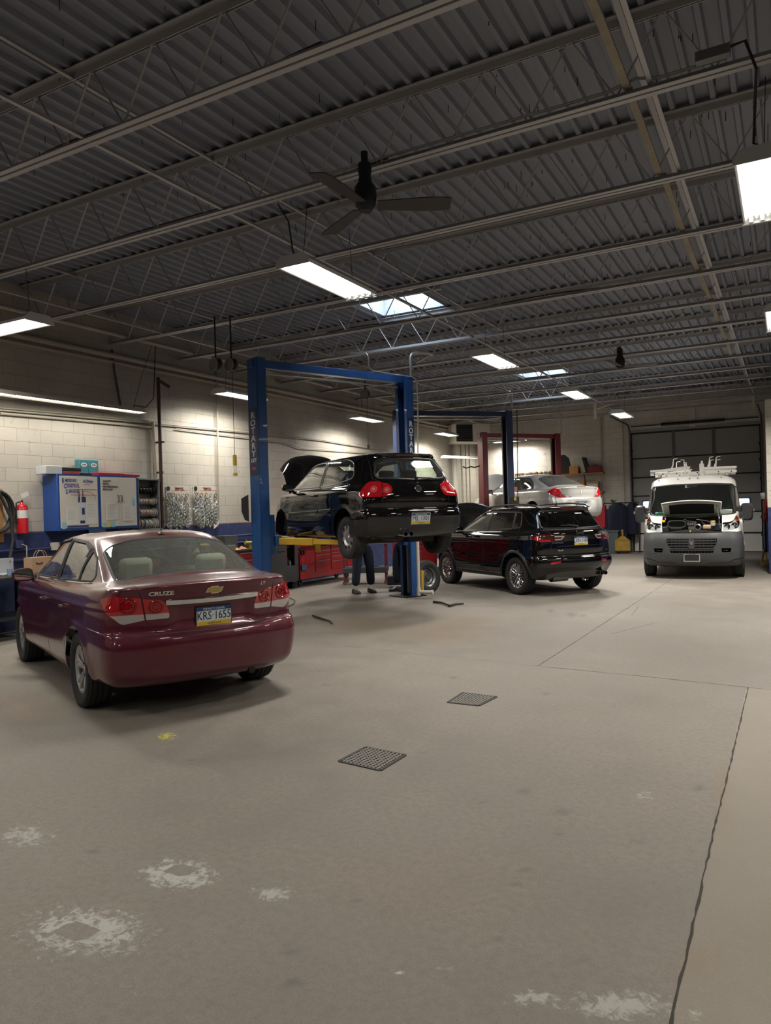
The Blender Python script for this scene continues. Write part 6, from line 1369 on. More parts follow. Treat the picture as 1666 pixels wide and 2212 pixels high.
def build_lifts():
 HL = 4.19
 # nearest,blue
 PR = at_z(893,1286); PR.z = 0
 D1 = (HL - CAM_H) * CAM_F / (1110.4 - 770 - 4.5); PL = at_d(543,772,D1); PL.z = 0
 g = Vector((math.cos(math.radians(148)),math.sin(math.radians(148)),0)); lft = Vector((-g.y,g.x,0)); go = Vector((-5.29,9.958,0))
 P = lambda x,y: tuple(go + g * x + lft * y)
 o, ang, L = lift(PL, PR, HL, pal('blue'), 'blue two-post lift with yellow arms holding up the black hatchback', ([P(.42, .64), P(1.95, .66)], [P(.42, -.64), P(1.95, -.66)], 1.17), pal('yellow'), text=None)
 ps = [c for c in kids(o) if c.name.startswith('post')]
 # vertical name board on the left post and the edge of the right one
 wh = mat('decal_white', (.62, .64, .68), .5); nv = mat('decal_navy', (.012, .03, .085), .4)
 c,s = math.cos(ang),math.sin(ang); X = Vector((c,s,0)); Y = Vector((-s,c,0))
 for k, (base, face) in enumerate(((PL, 'back'), (PR, 'side'))):
  if k == 0: org = Vector((-.004,0,0)); M0 = lambda z: Matrix(((0,0,-1,org.x),(-1,0,0,0),(0,1,0,z),(0,0,0,1)))
  else: org = Vector((L - .085,-.169,0)); M0 = lambda z: Matrix(((1,0,0,org.x),(0,0,-1,org.y),(0,1,0,z),(0,0,0,1)))   # faces -y
  z1,z2 = 2.35,3.32
  w_ = (.13, .07)[k]; b = MB().xf(M0(0)).bb((-w_, z1 - .08, -.001), (w_, z2 + .05, .002)); bo = b.build('name_board', nv, ps[k])
  t = MB()
  for i, ch in enumerate('ROTARY'): t.xf(M0(z2 - .07 - i * .125)).text(ch, Matrix.Translation((0, 0, .003)), .145, .001, (1.5, .95)[k], bold=.004)
  t.xf(M0(z1 + .165)).text('LIFT', Matrix.Translation((0, 0, .003)), .085, .001, (1.2, .65)[k], bold=.003); t.build('board_lettering', wh, bo)
  e = MB().xf(M0(z1 + .035)); pts = [(.062 * math.cos(a), .026 * math.sin(a)) for a in np.linspace(0, 2 * PI, 25)[:-1]]; e.prism(pts, .002, .004); e.build('oval_emblem', mat('emblem_red', (.5, .02, .03), .4), bo)
 # warning tag hanging from the left arm
 q = at_d(687, 1181, 12.0); tg = MB().box(q, (.012, .10, .16), rz=ang + .5); tag(tg.build('warning_tag', pal('yel')), 'small yellow warning tag hanging below the yellow lift arm', 'tag')
 # white pvc drain pipe at the right post
 p0 = at_d(905,1283,13.55); p0.z = 0.05; p1 = Vector((p0.x,p0.y,1.5)); e = at_d(932,1272,13.45); m = MB().cyl(p0,p1,.032,14).cyl((p0.x,p0.y,.12),(e.x,e.y,.12),.034,14).cyl((e.x,e.y,.12),(e + (e - p0).normalized() * .04)[:2] + (.12,),.042,14).cyl((p0.x,p0.y,.06),(p0.x,p0.y,.20),.042,14)
 tag(m.build('drain_pipe', mat('pvc', (.60, .58, .52), .4)), 'white plastic pipe with an elbow beside the foot of the blue lift post', 'pipe')
 # tall pipes above the right posts
 a = at_d(886, 762, 13.9); b = Vector((a.x, a.y, HL)); conduit('air_pipe', [(b.x, b.y, HL - .05), (b.x, b.y, a.z), (b.x + .3, b.y + .4, a.z + .02), (b.x - .3, b.y + .9, a.z)], .028, pal('galv'), 'grey pipe rising from the blue right post into the roof joists', 'pipe')
 c0 = at_d(795,762,13.2); c1 = at_d(797,800,13.3); c2 = at_d(845,808,13.6); c3 = at_d(900,815,13.75); c4 = at_d(903,870,13.75); c5 = at_d(903,985,13.75)
 conduit('power_conduit', [c0 + Vector((-.5, .2, .1)), c0, c1, c2, c3, c4, c5], .012, pal('galv'), 'thin bent conduit looping down along the blue right lift post', 'conduit')
 # black pad clipped on the left post
 q = at_d(529, 1098, 12.1); MB_ = MB().xf(frame(q, (math.cos(CAM_YAW), math.sin(CAM_YAW), 0), (0, 0, 1))); MB_.prism([(-.05, .16), (.06, .22), (.06, -.22), (.0, -.19), (-.05, -.05)], -.03, .03); tag(MB_.build('door_guard', pal('black')), 'black rubber door guard pad on the side of the blue left lift post', 'pad')
 # middle,dark navy
 H2 = 4.19; D2 = (H2 - CAM_H) * CAM_F / 206.; PR2 = at_d(1101,900,D2); PL2 = at_d(852,900,D2 * .957); PR2.z = PL2.z = 0
 o2, a2, L2 = lift(PL2, PR2, H2, pal('navy'), 'dark navy two-post lift standing empty behind the black SUV', ([tuple((PL2 + (PR2 - PL2) * .3) + Vector((.5, -.4, 0)))], [tuple((PL2 + (PR2 - PL2) * .7) + Vector((.5, -.4, 0)))], .14), pal('navy'), W=.36)
 q = at_d(1110, 1081, D2 - .25); b = MB().box(q, (.26, .2, .20), rz=.5); cb = tag(b.build('control_box', pal('black'), bevel=.01), 'black control box with a yellow label on the navy lift post above the SUV roof', 'box')
 MB().box(q + Vector((.08, -.115, .04)), (.06, .01, .09), rz=.5).build('box_label', pal('yel'), cb)
 q = at_d(1114, 1058, D2 - .17); MB().box(q, (.09, .01, .13), rz=.5).build('warning_sticker', mat('sticker_orange', (.55, .22, .08), .6), o2) if False else tag(MB().box(q, (.09, .01, .15), rz=.5).build('warning_sticker', mat('sticker_orange', (.55, .25, .12), .6)), 'orange and white warning sticker on the navy lift post', 'sticker')
 a = at_d(1105, 845, D2); conduit('air_pipe', [(a.x, a.y, H2 - .05), (a.x, a.y, a.z), (a.x - .5, a.y - .1, a.z), (a.x - 1.6, a.y - .2, a.z + .05)], .028, pal('galv'), 'grey pipe bending over above the navy lift post', 'pipe')
 q0 = at_d(1117, 885, D2 - .1); q1 = at_d(1119, 1075, D2 - .1); tag(MB().tube([q0, q0.lerp(q1, .5), q1], .012, 6).build('extension_cord', pal('rubber')), 'black power cord hanging down the navy lift post', 'cord')
 # far,dark red
 H3 = 3.87; D3 = (H3 - CAM_H) * CAM_F / 154.; PR3 = at_d(1205,950,D3); PL3 = at_d(1037,950,D3 * .953); PR3.z = PL3.z = 0
 h = math.radians(142); gx = Vector((math.cos(h),math.sin(h),0)); gl = Vector((-gx.y,gx.x,0)); g0 = Vector((-5.59,20.28,0)); Q = lambda x,y: tuple(g0 + gx * x + gl * y)
 lift(PL3, PR3, H3, pal('maroon'), 'dark red two-post lift holding up the silver sedan', ([Q(.7, .66), Q(2.1, .66)], [Q(.7, -.66), Q(2.1, -.66)], 1.20), pal('maroon'), W=.30)
 a = at_d(1211, 900, D3); conduit('air_pipe', [(a.x, a.y, H3 - .05), (a.x, a.y, ZC + .1)], .028, pal('galv'), 'grey pipe rising from the red right lift post', 'pipe')
 q = [at_d(1025, 1010, 21.5), at_d(1018, 1008, 21.3), at_d(1008, 1011, 21.2), at_d(1000, 1008, 21.2)]; tag(MB().tube([at_d(1037, 1006, 21.6)] + q, .02, 6).build('hose_hook', pal('dark')), 'bent metal hook sticking out of the red left lift post', 'hook')
# ------------------------------------------------------------------ people
def skin_mesh(verts,edges,radii,name,m,parent,root=0,sub=1,loc=None):
 me = bpy.data.meshes.new(name); me.from_pydata(verts,edges,[]); me.materials.append(m); o = link(name,me,parent,loc)
 sk = o.modifiers.new('s', 'SKIN'); sk.use_smooth_shade = True; lay = me.skin_vertices
 if not lay:
  bm = bmesh.new(); bm.from_mesh(me); bm.verts.layers.skin.verify(); bm.to_mesh(me); bm.free(); lay = me.skin_vertices
 for i, r in enumerate(radii): lay[0].data[i].radius = (r, r) if not hasattr(r, '__len__') else r
 lay[0].data[root].use_root = True
 sb = o.modifiers.new('u', 'SUBSURF'); sb.levels = sub; sb.render_levels = sub
 return o
def person(x, y, rz, label, feet, arms='up', jeans=None, shirt=None):
 sk = mat('skin', (.42, .25, .18), .55); jeans = jeans or pal('denim'); shirt = shirt or mat('shirt_dark', (.02, .022, .028), .85)
 o = empty('person', (x, y, 0), rz, label, 'person')
 fl,fr = feet     # (forward,side) of each foot
 def leg(s,f): return [Vector((0,s * .10,.93)),Vector((f[0] * .5 + .03,s * .11 + (f[1] - s * .11) * .5,.50)),Vector((f[0] - .02,f[1],.14))]
 # trousers: one mesh
 V = [(0,0,.98),(0,0,1.06)]; E = [(0,1)]; Rr = [.165,.16]
 for s,f in ((1,fl),(-1,fr)):
  a = leg(s,f); b = len(V); V += [tuple(a[0]),tuple(a[0].lerp(a[1],.5)),tuple(a[1]),tuple(a[1].lerp(a[2],.5)),tuple(a[2])]; E += [(0,b),(b,b + 1),(b + 1,b + 2),(b + 2,b + 3),(b + 3,b + 4)]; Rr += [.125,.115,.092,.09,.094]
 tr = skin_mesh(V, E, Rr, 'trousers', jeans, o, 0, 2)
 for s,f in ((1,fl),(-1,fr)):
  b = MB(); pr = [(-.10,.0),(-.10,.07),(-.06,.10),(.02,.09),(.08,.065),(.15,.045),(.175,.02),(.17,0)]
  rg = []
  for t,w in ((-1,.55),(-.8,.9),(-.3,1),(.3,1),(.8,.9),(1,.55)): rg.append([(f[0] + px * (w * .1 + .9),f[1] + t * .055,.002 + pz * (w * .35 + .65)) for px,pz in pr])
  b.rings(rg); b.build('shoe', pal('black'), o, smooth=60)
 # body: torso,neck,arms with hands,head as one continuous skinned surface
 V = [(0,0,1.02),(0,0,1.15),(.0,0,1.32),(0,0,1.44),(.01,0,1.52),(.03,0,1.58),(.035,0,1.66),(.03,0,1.73)]; E = [(i,i + 1) for i in range(7)]; Rr = [(.135,.15),(.125,.15),(.13,.17),(.09,.12),.056,.07,.088,.07]
 tops = {'up': ((.10, .30, 1.50), (.30, .26, 1.66), (.37, .25, 1.69)), 'down': ((-.02, .27, 1.16), (.12, .29, .95), (.15, .29, .87))}[arms]
 hands = []
 for s in (1,-1):
  b = len(V); el,wr,hd = tops; V += [(0,s * .17,1.42),tuple((el[0] * .5,s * (.17 + el[1]) / 2 + s * .02,(1.42 + el[2]) / 2)),(el[0],s * el[1],el[2]),(wr[0],s * wr[1],wr[2]),(hd[0],s * hd[1],hd[2])]
  E += [(3,b),(b,b + 1),(b + 1,b + 2),(b + 2,b + 3),(b + 3,b + 4)]; Rr += [.062,.052,.044,.028,(.035,.016)]; h0 = Vector(V[b + 4]); dd = (h0 - Vector(V[b + 3])).normalized(); sd = Vector((0,s,0));
  side = dd.cross(Vector((0,1,0))).normalized(); c = b + 4
  for j,(off,ln) in enumerate(((-.027,.062),(-.009,.074),(.009,.070),(.026,.055))):
   k = len(V); p = h0 + Vector((0,off,0)) + dd * .012; V += [tuple(p),tuple(p + dd * ln * .5),tuple(p + dd * ln * .85 - side * .015)]; E += [(c,k),(k,k + 1),(k + 1,k + 2)]; Rr += [.010,.009,.008]
  k = len(V); p = h0 - dd * .02 + Vector((0,-s * .03,0)); V += [tuple(p),tuple(p + Vector((0,-s * .025,0)) + dd * .035)]; E += [(c,k),(k,k + 1)]; Rr += [.011,.009]
 body = skin_mesh(V, E, Rr, 'body', sk, o, 2, 2)
 V2 = [(0,0,.98),(0,0,1.15),(.0,0,1.32),(0,0,1.45),(.005,0,1.50)]; E2 = [(i,i + 1) for i in range(4)]; R2 = [(.150,.165),(.14,.165),(.145,.185),(.10,.13),.07]
 for s in (1,-1):
  b = len(V2); el = tops[0]; V2 += [(0,s * .175,1.42),(el[0] * .5,s * (.17 + el[1]) / 2 + s * .02,(1.42 + el[2]) / 2),(el[0],s * el[1],el[2])]; E2 += [(3,b),(b,b + 1),(b + 1,b + 2)]; R2 += [.075,.066,.058]
 skin_mesh(V2, E2, R2, 'shirt', shirt, o, 2, 2)
 h = MB().sphere((.02, 0, 1.70), .098, 16, 10, (1.0, .86, 1.08)); h.build('hair', mat('hair_dark', (.02, .014, .01), .8), o)
 f = MB().sphere((.118,0,1.645),.017,8,6,(1,.8,1.3));
 for s in (1,-1): f.sphere((.025,s * .083,1.655),.026,8,6,(.6,.35,1.2))
 f.build('face', sk, o)
 e = MB()
 for s in (1,-1): e.sphere((.100,s * .032,1.665),.010,8,6)
 e.bar((.108, -.022, 1.605), (.108, .022, 1.605), .008, .006); e.build('eyes_and_mouth', mat('eye_dark', (.03, .015, .012), .4), o)
 return o
# ------------------------------------------------------------------ left wall
def build_wall_items():
 g = XW
 # wall cabinets: one wide blue double unit,front 0.33 m off the wall
 c0 = at_x(91,1026,XW + .002); yb = c0.y; fpl = at_y(124,1024,yb); dx = fpl.x; zt = fpl.z
 e = at_x(296,1028,dx); zb = at_x(127,1147,dx).z; mid = at_x(213,1026,dx).y; ye = e.y
 for i, (y0, y1, lab) in enumerate(((yb, mid, 'blue wall cabinet with EMISSIONS CONTROL SERVICE written on its white doors'), (mid, ye, 'blue wall cabinet with QUALITY PARTS written on its white doors, next to the wire spools'))):
  o = empty('wall_cabinet', (XW, y0, zb), 0, lab, 'cabinet', 'blue wall cabinets'); D = dx - XW; Wd = y1 - y0; H = zt - zb
  MB().bb((0, .004, 0), (D - .022, Wd - .002, H)).build('body', pal('bluep'), o, bevel=.004)
  fr = MB(); t = .03; fr.bb((D - .02, .004, 0), (D, t, H)).bb((D - .02, Wd - t, 0), (D, Wd - .002, H)).bb((D - .02, t, 0), (D, Wd - t, .035)).bb((D - .02, t, H - .022), (D, Wd - t, H)); fr.build('front_frame', pal('bluep'), o)
  dr = []
  for k in range(2):
   a = t + .003 + k * (Wd - 2 * t) / 2; b = a + (Wd - 2 * t) / 2 - .005; dr.append(MB().bb((D - .012, a, .038), (D + .006, b, H - .025)).build('door', pal('cream'), o, bevel=.002))
  X1 = D + .0065; F = lambda y,z: Matrix(((0,0,1,X1),(1,0,0,y),(0,1,0,z),(0,0,0,1)))
  ink = mat('sign_blue', (.03, .06, .30), .5); red = mat('sign_red', (.5, .03, .03), .5); lb = mat('label_blue', (.25, .50, .58), .6); blk = pal('black'); pap = pal('white')
  yl,yr = t,Wd - t; w = yr - yl; hh = H
  if i == 0:
   tx = MB()
   for j, (a, b) in enumerate((('E', 'MISSIONS'), ('C', 'ONTROL'), ('S', 'ERVICE'))):
    z = hh * (.885 - j * .10); y0_ = yl + w * (.06 + .045 * j)
    tx.text(a, F(y0_, z), .095, .001, .8, 'LEFT', bold=.003).text(b, F(y0_ + .055, z + .006), .068, .001, .72 if j == 0 else .82, 'LEFT', bold=.002)
   tx.text('ACDelco', F(yl + w * .74, hh * .885), .062, .001, .85, bold=.002, shear=.25); tx.build('lettering', ink, dr[0])
   r = MB()
   for j,(a,b) in enumerate(((.15,.495),(.22,.97),(.28,.97))): z = hh * (.83 - .10 * j); r.bb((X1,yl + w * a,z),(X1 + .001,yl + w * b,z + .007))
   r.bb((X1, yl + w * .63, hh * .825), (X1 + .001, yl + w * .80, hh * .825 + .005)); r.build('red_line', red, dr[1])
   p = MB()
   for (a,b,c,d) in ((.15,.45,.10,.40),(.66,.96,.10,.50)): p.bb((X1,yl + w * a,hh * c),(X1 + .003,yl + w * b,hh * d))
   pp = p.build('paper_sheet', pap, dr[1]); l = MB()
   for j in range(9): l.bb((X1 + .003,yl + w * .18,hh * (.37 - .022 * j)),(X1 + .0035,yl + w * (.40 - .03 * (j % 3)),hh * (.37 - .022 * j) + .002)); l.bb((X1 + .003,yl + w * .69,hh * (.46 - .028 * j)),(X1 + .0035,yl + w * (.92 - .05 * (j % 2)),hh * (.46 - .028 * j) + .003))
   l.build('print_lines', mat('print_grey', (.25, .25, .27), .7), pp)
   m = MB().bb((X1, yl + w * .47, hh * .08), (X1 + .004, yl + w * .64, hh * .60)); mo = m.build('sticker_strip', mat('sticker_mix', (.55, .56, .58), .5), dr[1])
   m = MB()
   for (a,b,c,d) in ((.46,.50,.50,.60),(.55,.66,.50,.60),(.50,.62,.12,.17),(.16,.72,.055,.085),(.55,.62,.28,.40)): m.bb((X1 + .002,yl + w * a,hh * c),(X1 + .006,yl + w * b,hh * d))
   m.build('sticker_mark', mat('mark_dark', (.02, .03, .12), .5), mo)
   l = MB()
   for y_ in (.475,.575): l.cyl((X1 + .012,yl + w * y_,hh * .72),(X1 + .012,yl + w * y_,hh * .58),.006,6)
   l.tube([(X1 + .006, yl + w * (.6 + .33 * math.sin(a)), hh * (.55 + .16 * math.cos(a))) for a in np.linspace(0, 1.5, 10)], .0025, 5); l.build('hanging_wire', blk, dr[1])
   MB().bb((X1, yl + w * .03, hh * .03), (X1 + .002, yl + w * .13, hh * .15)).build('label', lb, dr[0])
  else:
   tx = MB()
   for j, s_ in enumerate(('QUALITY', 'PARTS...', 'PROFESSIONALLY', 'INSTALLED')): tx.text(s_, F(yl + w * .06, hh * (.895 - j * .052)), .042, .001, .95, 'LEFT', bold=.0015)
   tx.build('lettering', mat('ink_black', (.03, .03, .05), .5), dr[0])
   for k,y_ in enumerate((.455,.545)):
    yy = yl + w * y_; MB().tube([(X1, yy, hh * .50), (X1 + .03, yy, hh * .505), (X1 + .03, yy, hh * .625), (X1, yy, hh * .63)], .007, 8).build('handle', blk, dr[k])
   p = MB(); q = MB()
   for k,(a,b,c,d) in enumerate(((.13,.42,.17,.48),(.60,.88,.14,.45))):
    p = MB().bb((X1, yl + w * a, hh * c), (X1 + .005, yl + w * b, hh * d)); pp = p.build('paper_sheet', pap, dr[k]); l = MB()
    for j in range(11): l.bb((X1 + .005,yl + w * (a + .04),hh * (d - .03 - .024 * j)),(X1 + .0055,yl + w * (b - .04 - .03 * (j % 3)),hh * (d - .03 - .024 * j) + .0025))
    l.build('print_lines', mat('print_grey', (.25, .25, .27), .7), pp)
   for (a, b, c, d, m_, k) in ((.03, .13, .03, .12, lb, 0), (.13, .24, .03, .13, mat('label_yellow', (.55, .5, .2), .6), 0), (.26, .36, .03, .13, lb, 0), (.86, .95, .45, .57, lb, 1)): MB().bb((X1, yl + w * a, hh * c), (X1 + .002, yl + w * b, hh * d)).build('label', m_, dr[k])
 # things on top of the cabinets
 zt += .0; X0 = XW + .05
 def ontop(p0,p1,h,m,nm,lab,cat,dep=.24,z=0,bev=.008):
  a = at_x(p0,1022,dx - .03).y; b = at_x(p1,1022,dx - .03).y
  return tag(MB().bb((dx - .03 - dep,a,zt + z),(dx - .03,b,zt + z + h)).build(nm,m,bevel=bev),lab,cat)
 b = ontop(99, 135, .13, pal('plastic'), 'plastic_bin', 'clear plastic parts bin at the left end on top of the blue cabinets', 'bin')
 ontop(137, 174, .05, mat('case_red', (.30, .05, .05), .5), 'tool_case', 'flat reddish tool case under the black one on the blue cabinet', 'case', z=.002); ontop(136, 176, .06, pal('black'), 'tool_case', 'flat black tool case on top of the reddish one on the blue cabinet', 'case', z=.054)
 ontop(177, 199, .04, pal('black'), 'small_case', 'small dark case in front of the two teal tins on the cabinet', 'case', dep=.12)
 for k, (a, b_, l_) in enumerate(((172, 191, 'left of the two teal product tins standing on the blue cabinets'), (192, 213, 'right of the two teal product tins standing on the blue cabinets'))):
  y0 = at_x(a, 1010, XW + .16).y; y1 = at_x(b_, 1010, XW + .16).y; o = tag(MB().bb((XW + .04, y0, zt + .001), (XW + .16, y1, zt + .27)).build('tin', mat('tin_teal', (.06, .23, .27), .4), bevel=.01), l_, 'tin', 'teal tins')
  e = MB(); c = Vector((XW + .161, (y0 + y1) / 2, zt + .18)); e.xf(Matrix(((0, 0, 1, c.x), (1, 0, 0, c.y), (0, 1, 0, c.z), (0, 0, 0, 1)))).prism([(.06 * math.cos(t), .036 * math.sin(t)) for t in np.linspace(0, 2 * PI, 21)[:-1]], 0, .002); q = e.build('oval_label', pal('white'), o)
  e = MB().xf(Matrix(((0, 0, 1, c.x + .002), (1, 0, 0, c.y), (0, 1, 0, c.z), (0, 0, 0, 1)))).bb((-.035, -.002, 0), (-.02, .010, .001)).bb((-.016, -.006, 0), (-.004, .012, .001)).bb((0, -.004, 0), (.012, .011, .001)).bb((.016, -.006, 0), (.034, .012, .001)); e.build('tin_lettering', mat('ink_black', (.03, .03, .05), .5), q)
 ontop(214, 268, .055, mat('case_red2', (.30, .02, .035), .5), 'tool_case', 'long dark red tool case lying on the right blue cabinet, left half', 'case'); ontop(268, 302, .045, mat('case_red2', (.30, .02, .035), .5), 'tool_case', 'dark red tool case sticking over the right end of the blue cabinets', 'case')
 # fire extinguisher
 c = at_x(48, 1115, XW + .10); zb_ = at_x(52, 1153, XW + .1).z; zt_ = at_x(46, 1088, XW + .1).z; o = empty('fire_extinguisher', (c.x, c.y, zb_), 0, 'red fire extinguisher hanging on the block wall left of the blue cabinets', 'fire extinguisher'); h = zt_ - zb_
 MB().lathe([(0, 0), (.07, 0), (.082, .012), (.082, h - .07), (.065, h - .02), (.03, h), (.022, h + .02), (0, h + .02)], 28).build('cylinder', mat('ext_red', (.50, .012, .02), .3, coat=.5), o)
 MB().lathe([(.0835, h * .52), (.0835, h * .78)], 20, a0=-PI / 2, a1=.7).build('paper_label', pal('white'), o)
 v = MB().cyl((0, 0, h), (0, 0, h + .05), .018, 10).bar((.0, -.01, h + .05), (.02, .09, h + .07), .02, .008).bar((0, -.01, h + .065), (.02, .09, h + .10), .02, .008); v.build('valve', pal('chrome'), o)
 MB().tube([(0, -.03, h + .03), (0, -.09, h + .01), (0, -.10, h * .7), (0, -.09, h * .35)], .011, 8).build('hose', pal('rubber'), o)
 MB().box((.03, .03, h + .13), (.004, .13, .07), R=Matrix.Rotation(.4, 3, 'X')).build('inspection_tag', pal('white'), o)
 # board with a coiled hose at the left edge
 a = at_x(0, 1056, XW + .03); b = at_x(9, 1171, XW + .03); tag(MB().bb((XW, a.y - .5, b.z), (XW + .025, b.y, a.z)).build('wood_board', pal('wood')), 'plywood board on the wall behind the coiled black hose, left edge of frame', 'board')
 hs = MB(); c = at_x(-6,1105,XW + .10); pts = []
 for i in range(70): t = i / 69; an = 2 * PI * 3 * t; pts.append((XW + .06 + .08 * t,c.y + (.24 - .02 * math.sin(5 * t)) * math.sin(an),c.z + .30 * math.cos(an)))
 q = at_x(28, 1165, XW + .22); q2 = at_x(20, 1215, XW + .3); pts += [tuple(at_x(24, 1120, XW + .18)), tuple(q), tuple(q2)]; hs.tube(pts, .022, 8); tag(hs.build('air_hose', pal('rubber')), 'coiled black hose hanging on the wall at the left edge of the frame', 'hose')
 # wire spool rack
 a = at_x(297,1033,XW + .20); b = at_x(342,1140,XW + .20); y0,y1,z1,z0 = at_x(294,1040,XW + .2).y + .02,b.y + .04,a.z,b.z - .05
 o = empty('spool_rack', (XW, y0, z0), 0, 'open grey steel rack of wire spools right of the blue cabinets', 'rack'); Wd = y1 - y0; H = z1 - z0
 fr = MB().bb((0, 0, 0), (.005, Wd, H)); fr.build('back_panel', mat('rack_back', (.30, .29, .27), .6), o)
 fr = MB().bb((0, 0, 0), (.22, .02, H)).bb((0, Wd - .02, 0), (.22, Wd, H)).bb((0, 0, H - .03), (.22, Wd, H)).bb((0, 0, 0), (.26, Wd + .02, .04)); fr.build('rack_frame', mat('rack_grey', (.13, .145, .15), .5), o, bevel=.003)
 cols = [[(.02,.02,.02)] * 6,[(.45,.42,.36),(.40,.38,.33),(.5,.12,.12),(.05,.12,.08),(.5,.45,.1),(.4,.12,.12)],[(.05,.06,.15),(.42,.40,.34),(.5,.12,.12),(.45,.12,.12),(.35,.34,.30),(.35,.32,.27)],[(.30,.03,.06),(.05,.07,.14),(.30,.26,.18),(.38,.36,.28),(.40,.37,.30)]]
 for r in range(4):
  z = H * (.78 - .215 * r); MB().cyl((.12, .02, z), (.12, Wd - .02, z), .006, 8).build('spool_rod', pal('galv'), o); n = len(cols[r]); big = r == 3
  for k,cc in enumerate(cols[r]):
   w = (Wd - .06) / n; y = .03 + w * (k + .5); R_ = (.062,.055,.065,.085)[r] * (1.25 if (k == n - 1) else 1)
   sp = empty('wire_spool', (XW + .12, y0 + y, z0 + z), 0, 'spool of wire on the %s rod of the grey wall rack, %s from the left' % (('top', 'second', 'third', 'bottom')[r], ('first', 'second', 'third', 'fourth', 'fifth', 'sixth')[k]), 'spool', 'wire spools on the wall rack')
   MB().lathe([(.01, -w * .3), (R_ * .72, -w * .3), (R_ * .75, 0), (R_ * .72, w * .3), (.01, w * .3)], 20, axis='y').build('wire', mat('wire_%d_%d' % (r, k), cc, .5), sp)
   f = MB()
   for s in (-1, 1): f.lathe([(.01, s * w * .3), (R_, s * w * .3), (R_, s * w * .38), (.01, s * w * .38)], 24, axis='y')
   f.build('flange', pal('black') if r == 0 else mat('spool_pale', (.40, .38, .34), .5), sp)
 # gasket boards
 for k, (x0, x1, lab) in enumerate(((358, 406, 'left of the two display boards hung with bagged gaskets'), (417, 468, 'right of the two display boards hung with bagged gaskets'))):
  a = at_x(x0,1051,XW + .01); b = at_x(x1,1052,XW + .01); zl = at_x(x0,1135,XW + .01).z
  o = empty('display_board', (XW, a.y, zl), 0, lab, 'board', 'gasket display boards'); Wd = b.y - a.y; H = a.z - zl
  MB().bb((0, 0, 0), (.012, Wd, H)).build('panel', mat('board_cream', (.50, .46, .38), .6), o)
  F = lambda y,z: Matrix(((0,0,1,.014),(1,0,0,y),(0,1,0,z),(0,0,0,1)))
  MB().text('THERMOSTAT', F(Wd * .58, H * .96), .04, .001, .9, bold=.001).build('lettering', mat('ink_black', (.03, .03, .05), .5), o); MB().text('GASKETS & SEALS', F(Wd * .6, H * .925), .034, .001, .85, bold=.001).bb((.012, Wd * .25, H * .895), (.014, Wd * .97, H * .90)).build('red_lettering', mat('sign_red', (.5, .03, .03), .5), o)
  MB().xf(F(Wd * .10, H * .95)).lathe([(.0, 0), (.045, 0), (.045, .004), (0, .004)], 20).build('round_logo', pal('black'), o)
  random.seed(11 + k)
  rows,cs = 6,5
  for r in range(rows):
   for c_ in range(cs):
    y = Wd * (.09 + .2 * c_) + random.uniform(-.012,.012); z = H * (.84 - .135 * r) + random.uniform(-.015,.015); kind = random.random(); rr = random.uniform(.03,.052)
    col = random.choice([(.05,.05,.05),(.20,.12,.06),(.12,.12,.13),(.45,.45,.45),(.12,.14,.30),(.3,.3,.28)])
    thing_ = empty('bagged_gasket', (XW + .02, a.y + y, zl + z), 0, 'small bagged gasket hanging on the %s gasket board, %s row, %s column' % (('left', 'right')[k], ('top', 'second', 'third', 'fourth', 'fifth', 'bottom')[r], ('first', 'second', 'third', 'fourth', 'fifth')[c_]), 'gasket', 'bagged gaskets on the display boards')
    g_ = MB(); g_.lathe([(rr * .55, 0), (rr * .78, .008), (rr, 0), (rr * .78, -.004)], 16, (.02, 0, -rr), 'x'); g_.build('gasket', mat('gasket_%d' % int(col[0] * 100 + col[2] * 1000), col, .5), thing_)
    if r > 1 or kind > .6:
     t_ = random.uniform(-.9, .9); bg = MB().grid(lambda u, v: (.03 + .022 * math.sin(u * 11 + v * 7 + kind * 9) * math.cos(v * 9 + kind * 5), (u - .5) * (.13 + .04 * math.sin(v * 4 + kind * 20)) + (v - .5) * t_ * .1, -.19 * v + .02 + .02 * math.sin(u * 6)), 9, 10); bg.build('plastic_bag', glassmat('bag_film', (.86, .86, .86), .30, .12), thing_)
    MB().cyl((-.008, 0, .005), (.03, 0, .01), .003, 5).build('peg', pal('galv'), thing_)
 # pipes and conduits on the wall
 p = [at_x(340, 815, XW + .18), at_x(352, 1150, XW + .18)]; q = Vector((XW + .18, p[0].y + .02, 3.25)); m = MB().cyl((q.x, q.y, .9), (q.x, q.y, p[0].z), .032, 12).cyl((q.x, q.y, 1.95), (q.x, q.y, 2.0), .045, 12).bar((XW, q.y, 2.45), (q.x + .05, q.y, 2.45), .03, .03).bar((XW, q.y, 1.55), (q.x + .05, q.y, 1.55), .03, .03).bar((XW, q.y, 3.0), (q.x + .1, q.y, 3.0), .03, .03).cyl((q.x, q.y, p[0].z - .05), (q.x + .05, q.y + .22, p[0].z - .15), .028, 10); tag(m.build('air_pipe', pal('rust')), 'dark brown vertical pipe clamped to the wall right of the wire spools', 'pipe')
 for k,(pts,r,nm,lab) in enumerate((
  ([(0, 893), (150, 906), (300, 920), (330, 925), (330, 1035)], .022, 'upper', 'wall conduit that runs right under the strip light then bends down to the spool rack'),
  ([(-10, 885), (340, 915), (520, 932), (700, 951), (835, 973)], .014, '', 'thin wall conduit running along the block wall behind the lift posts'),
  ([(468, 790), (470, 925), (472, 1000), (474, 1130), (462, 1142)], .018, '', 'vertical painted conduit on the wall right of the gasket boards'))):
  P = [at_x(a, b, XW + .03 + .02 * k) for a, b in pts]; conduit('wall_conduit', P, r, pal('cond'), lab)
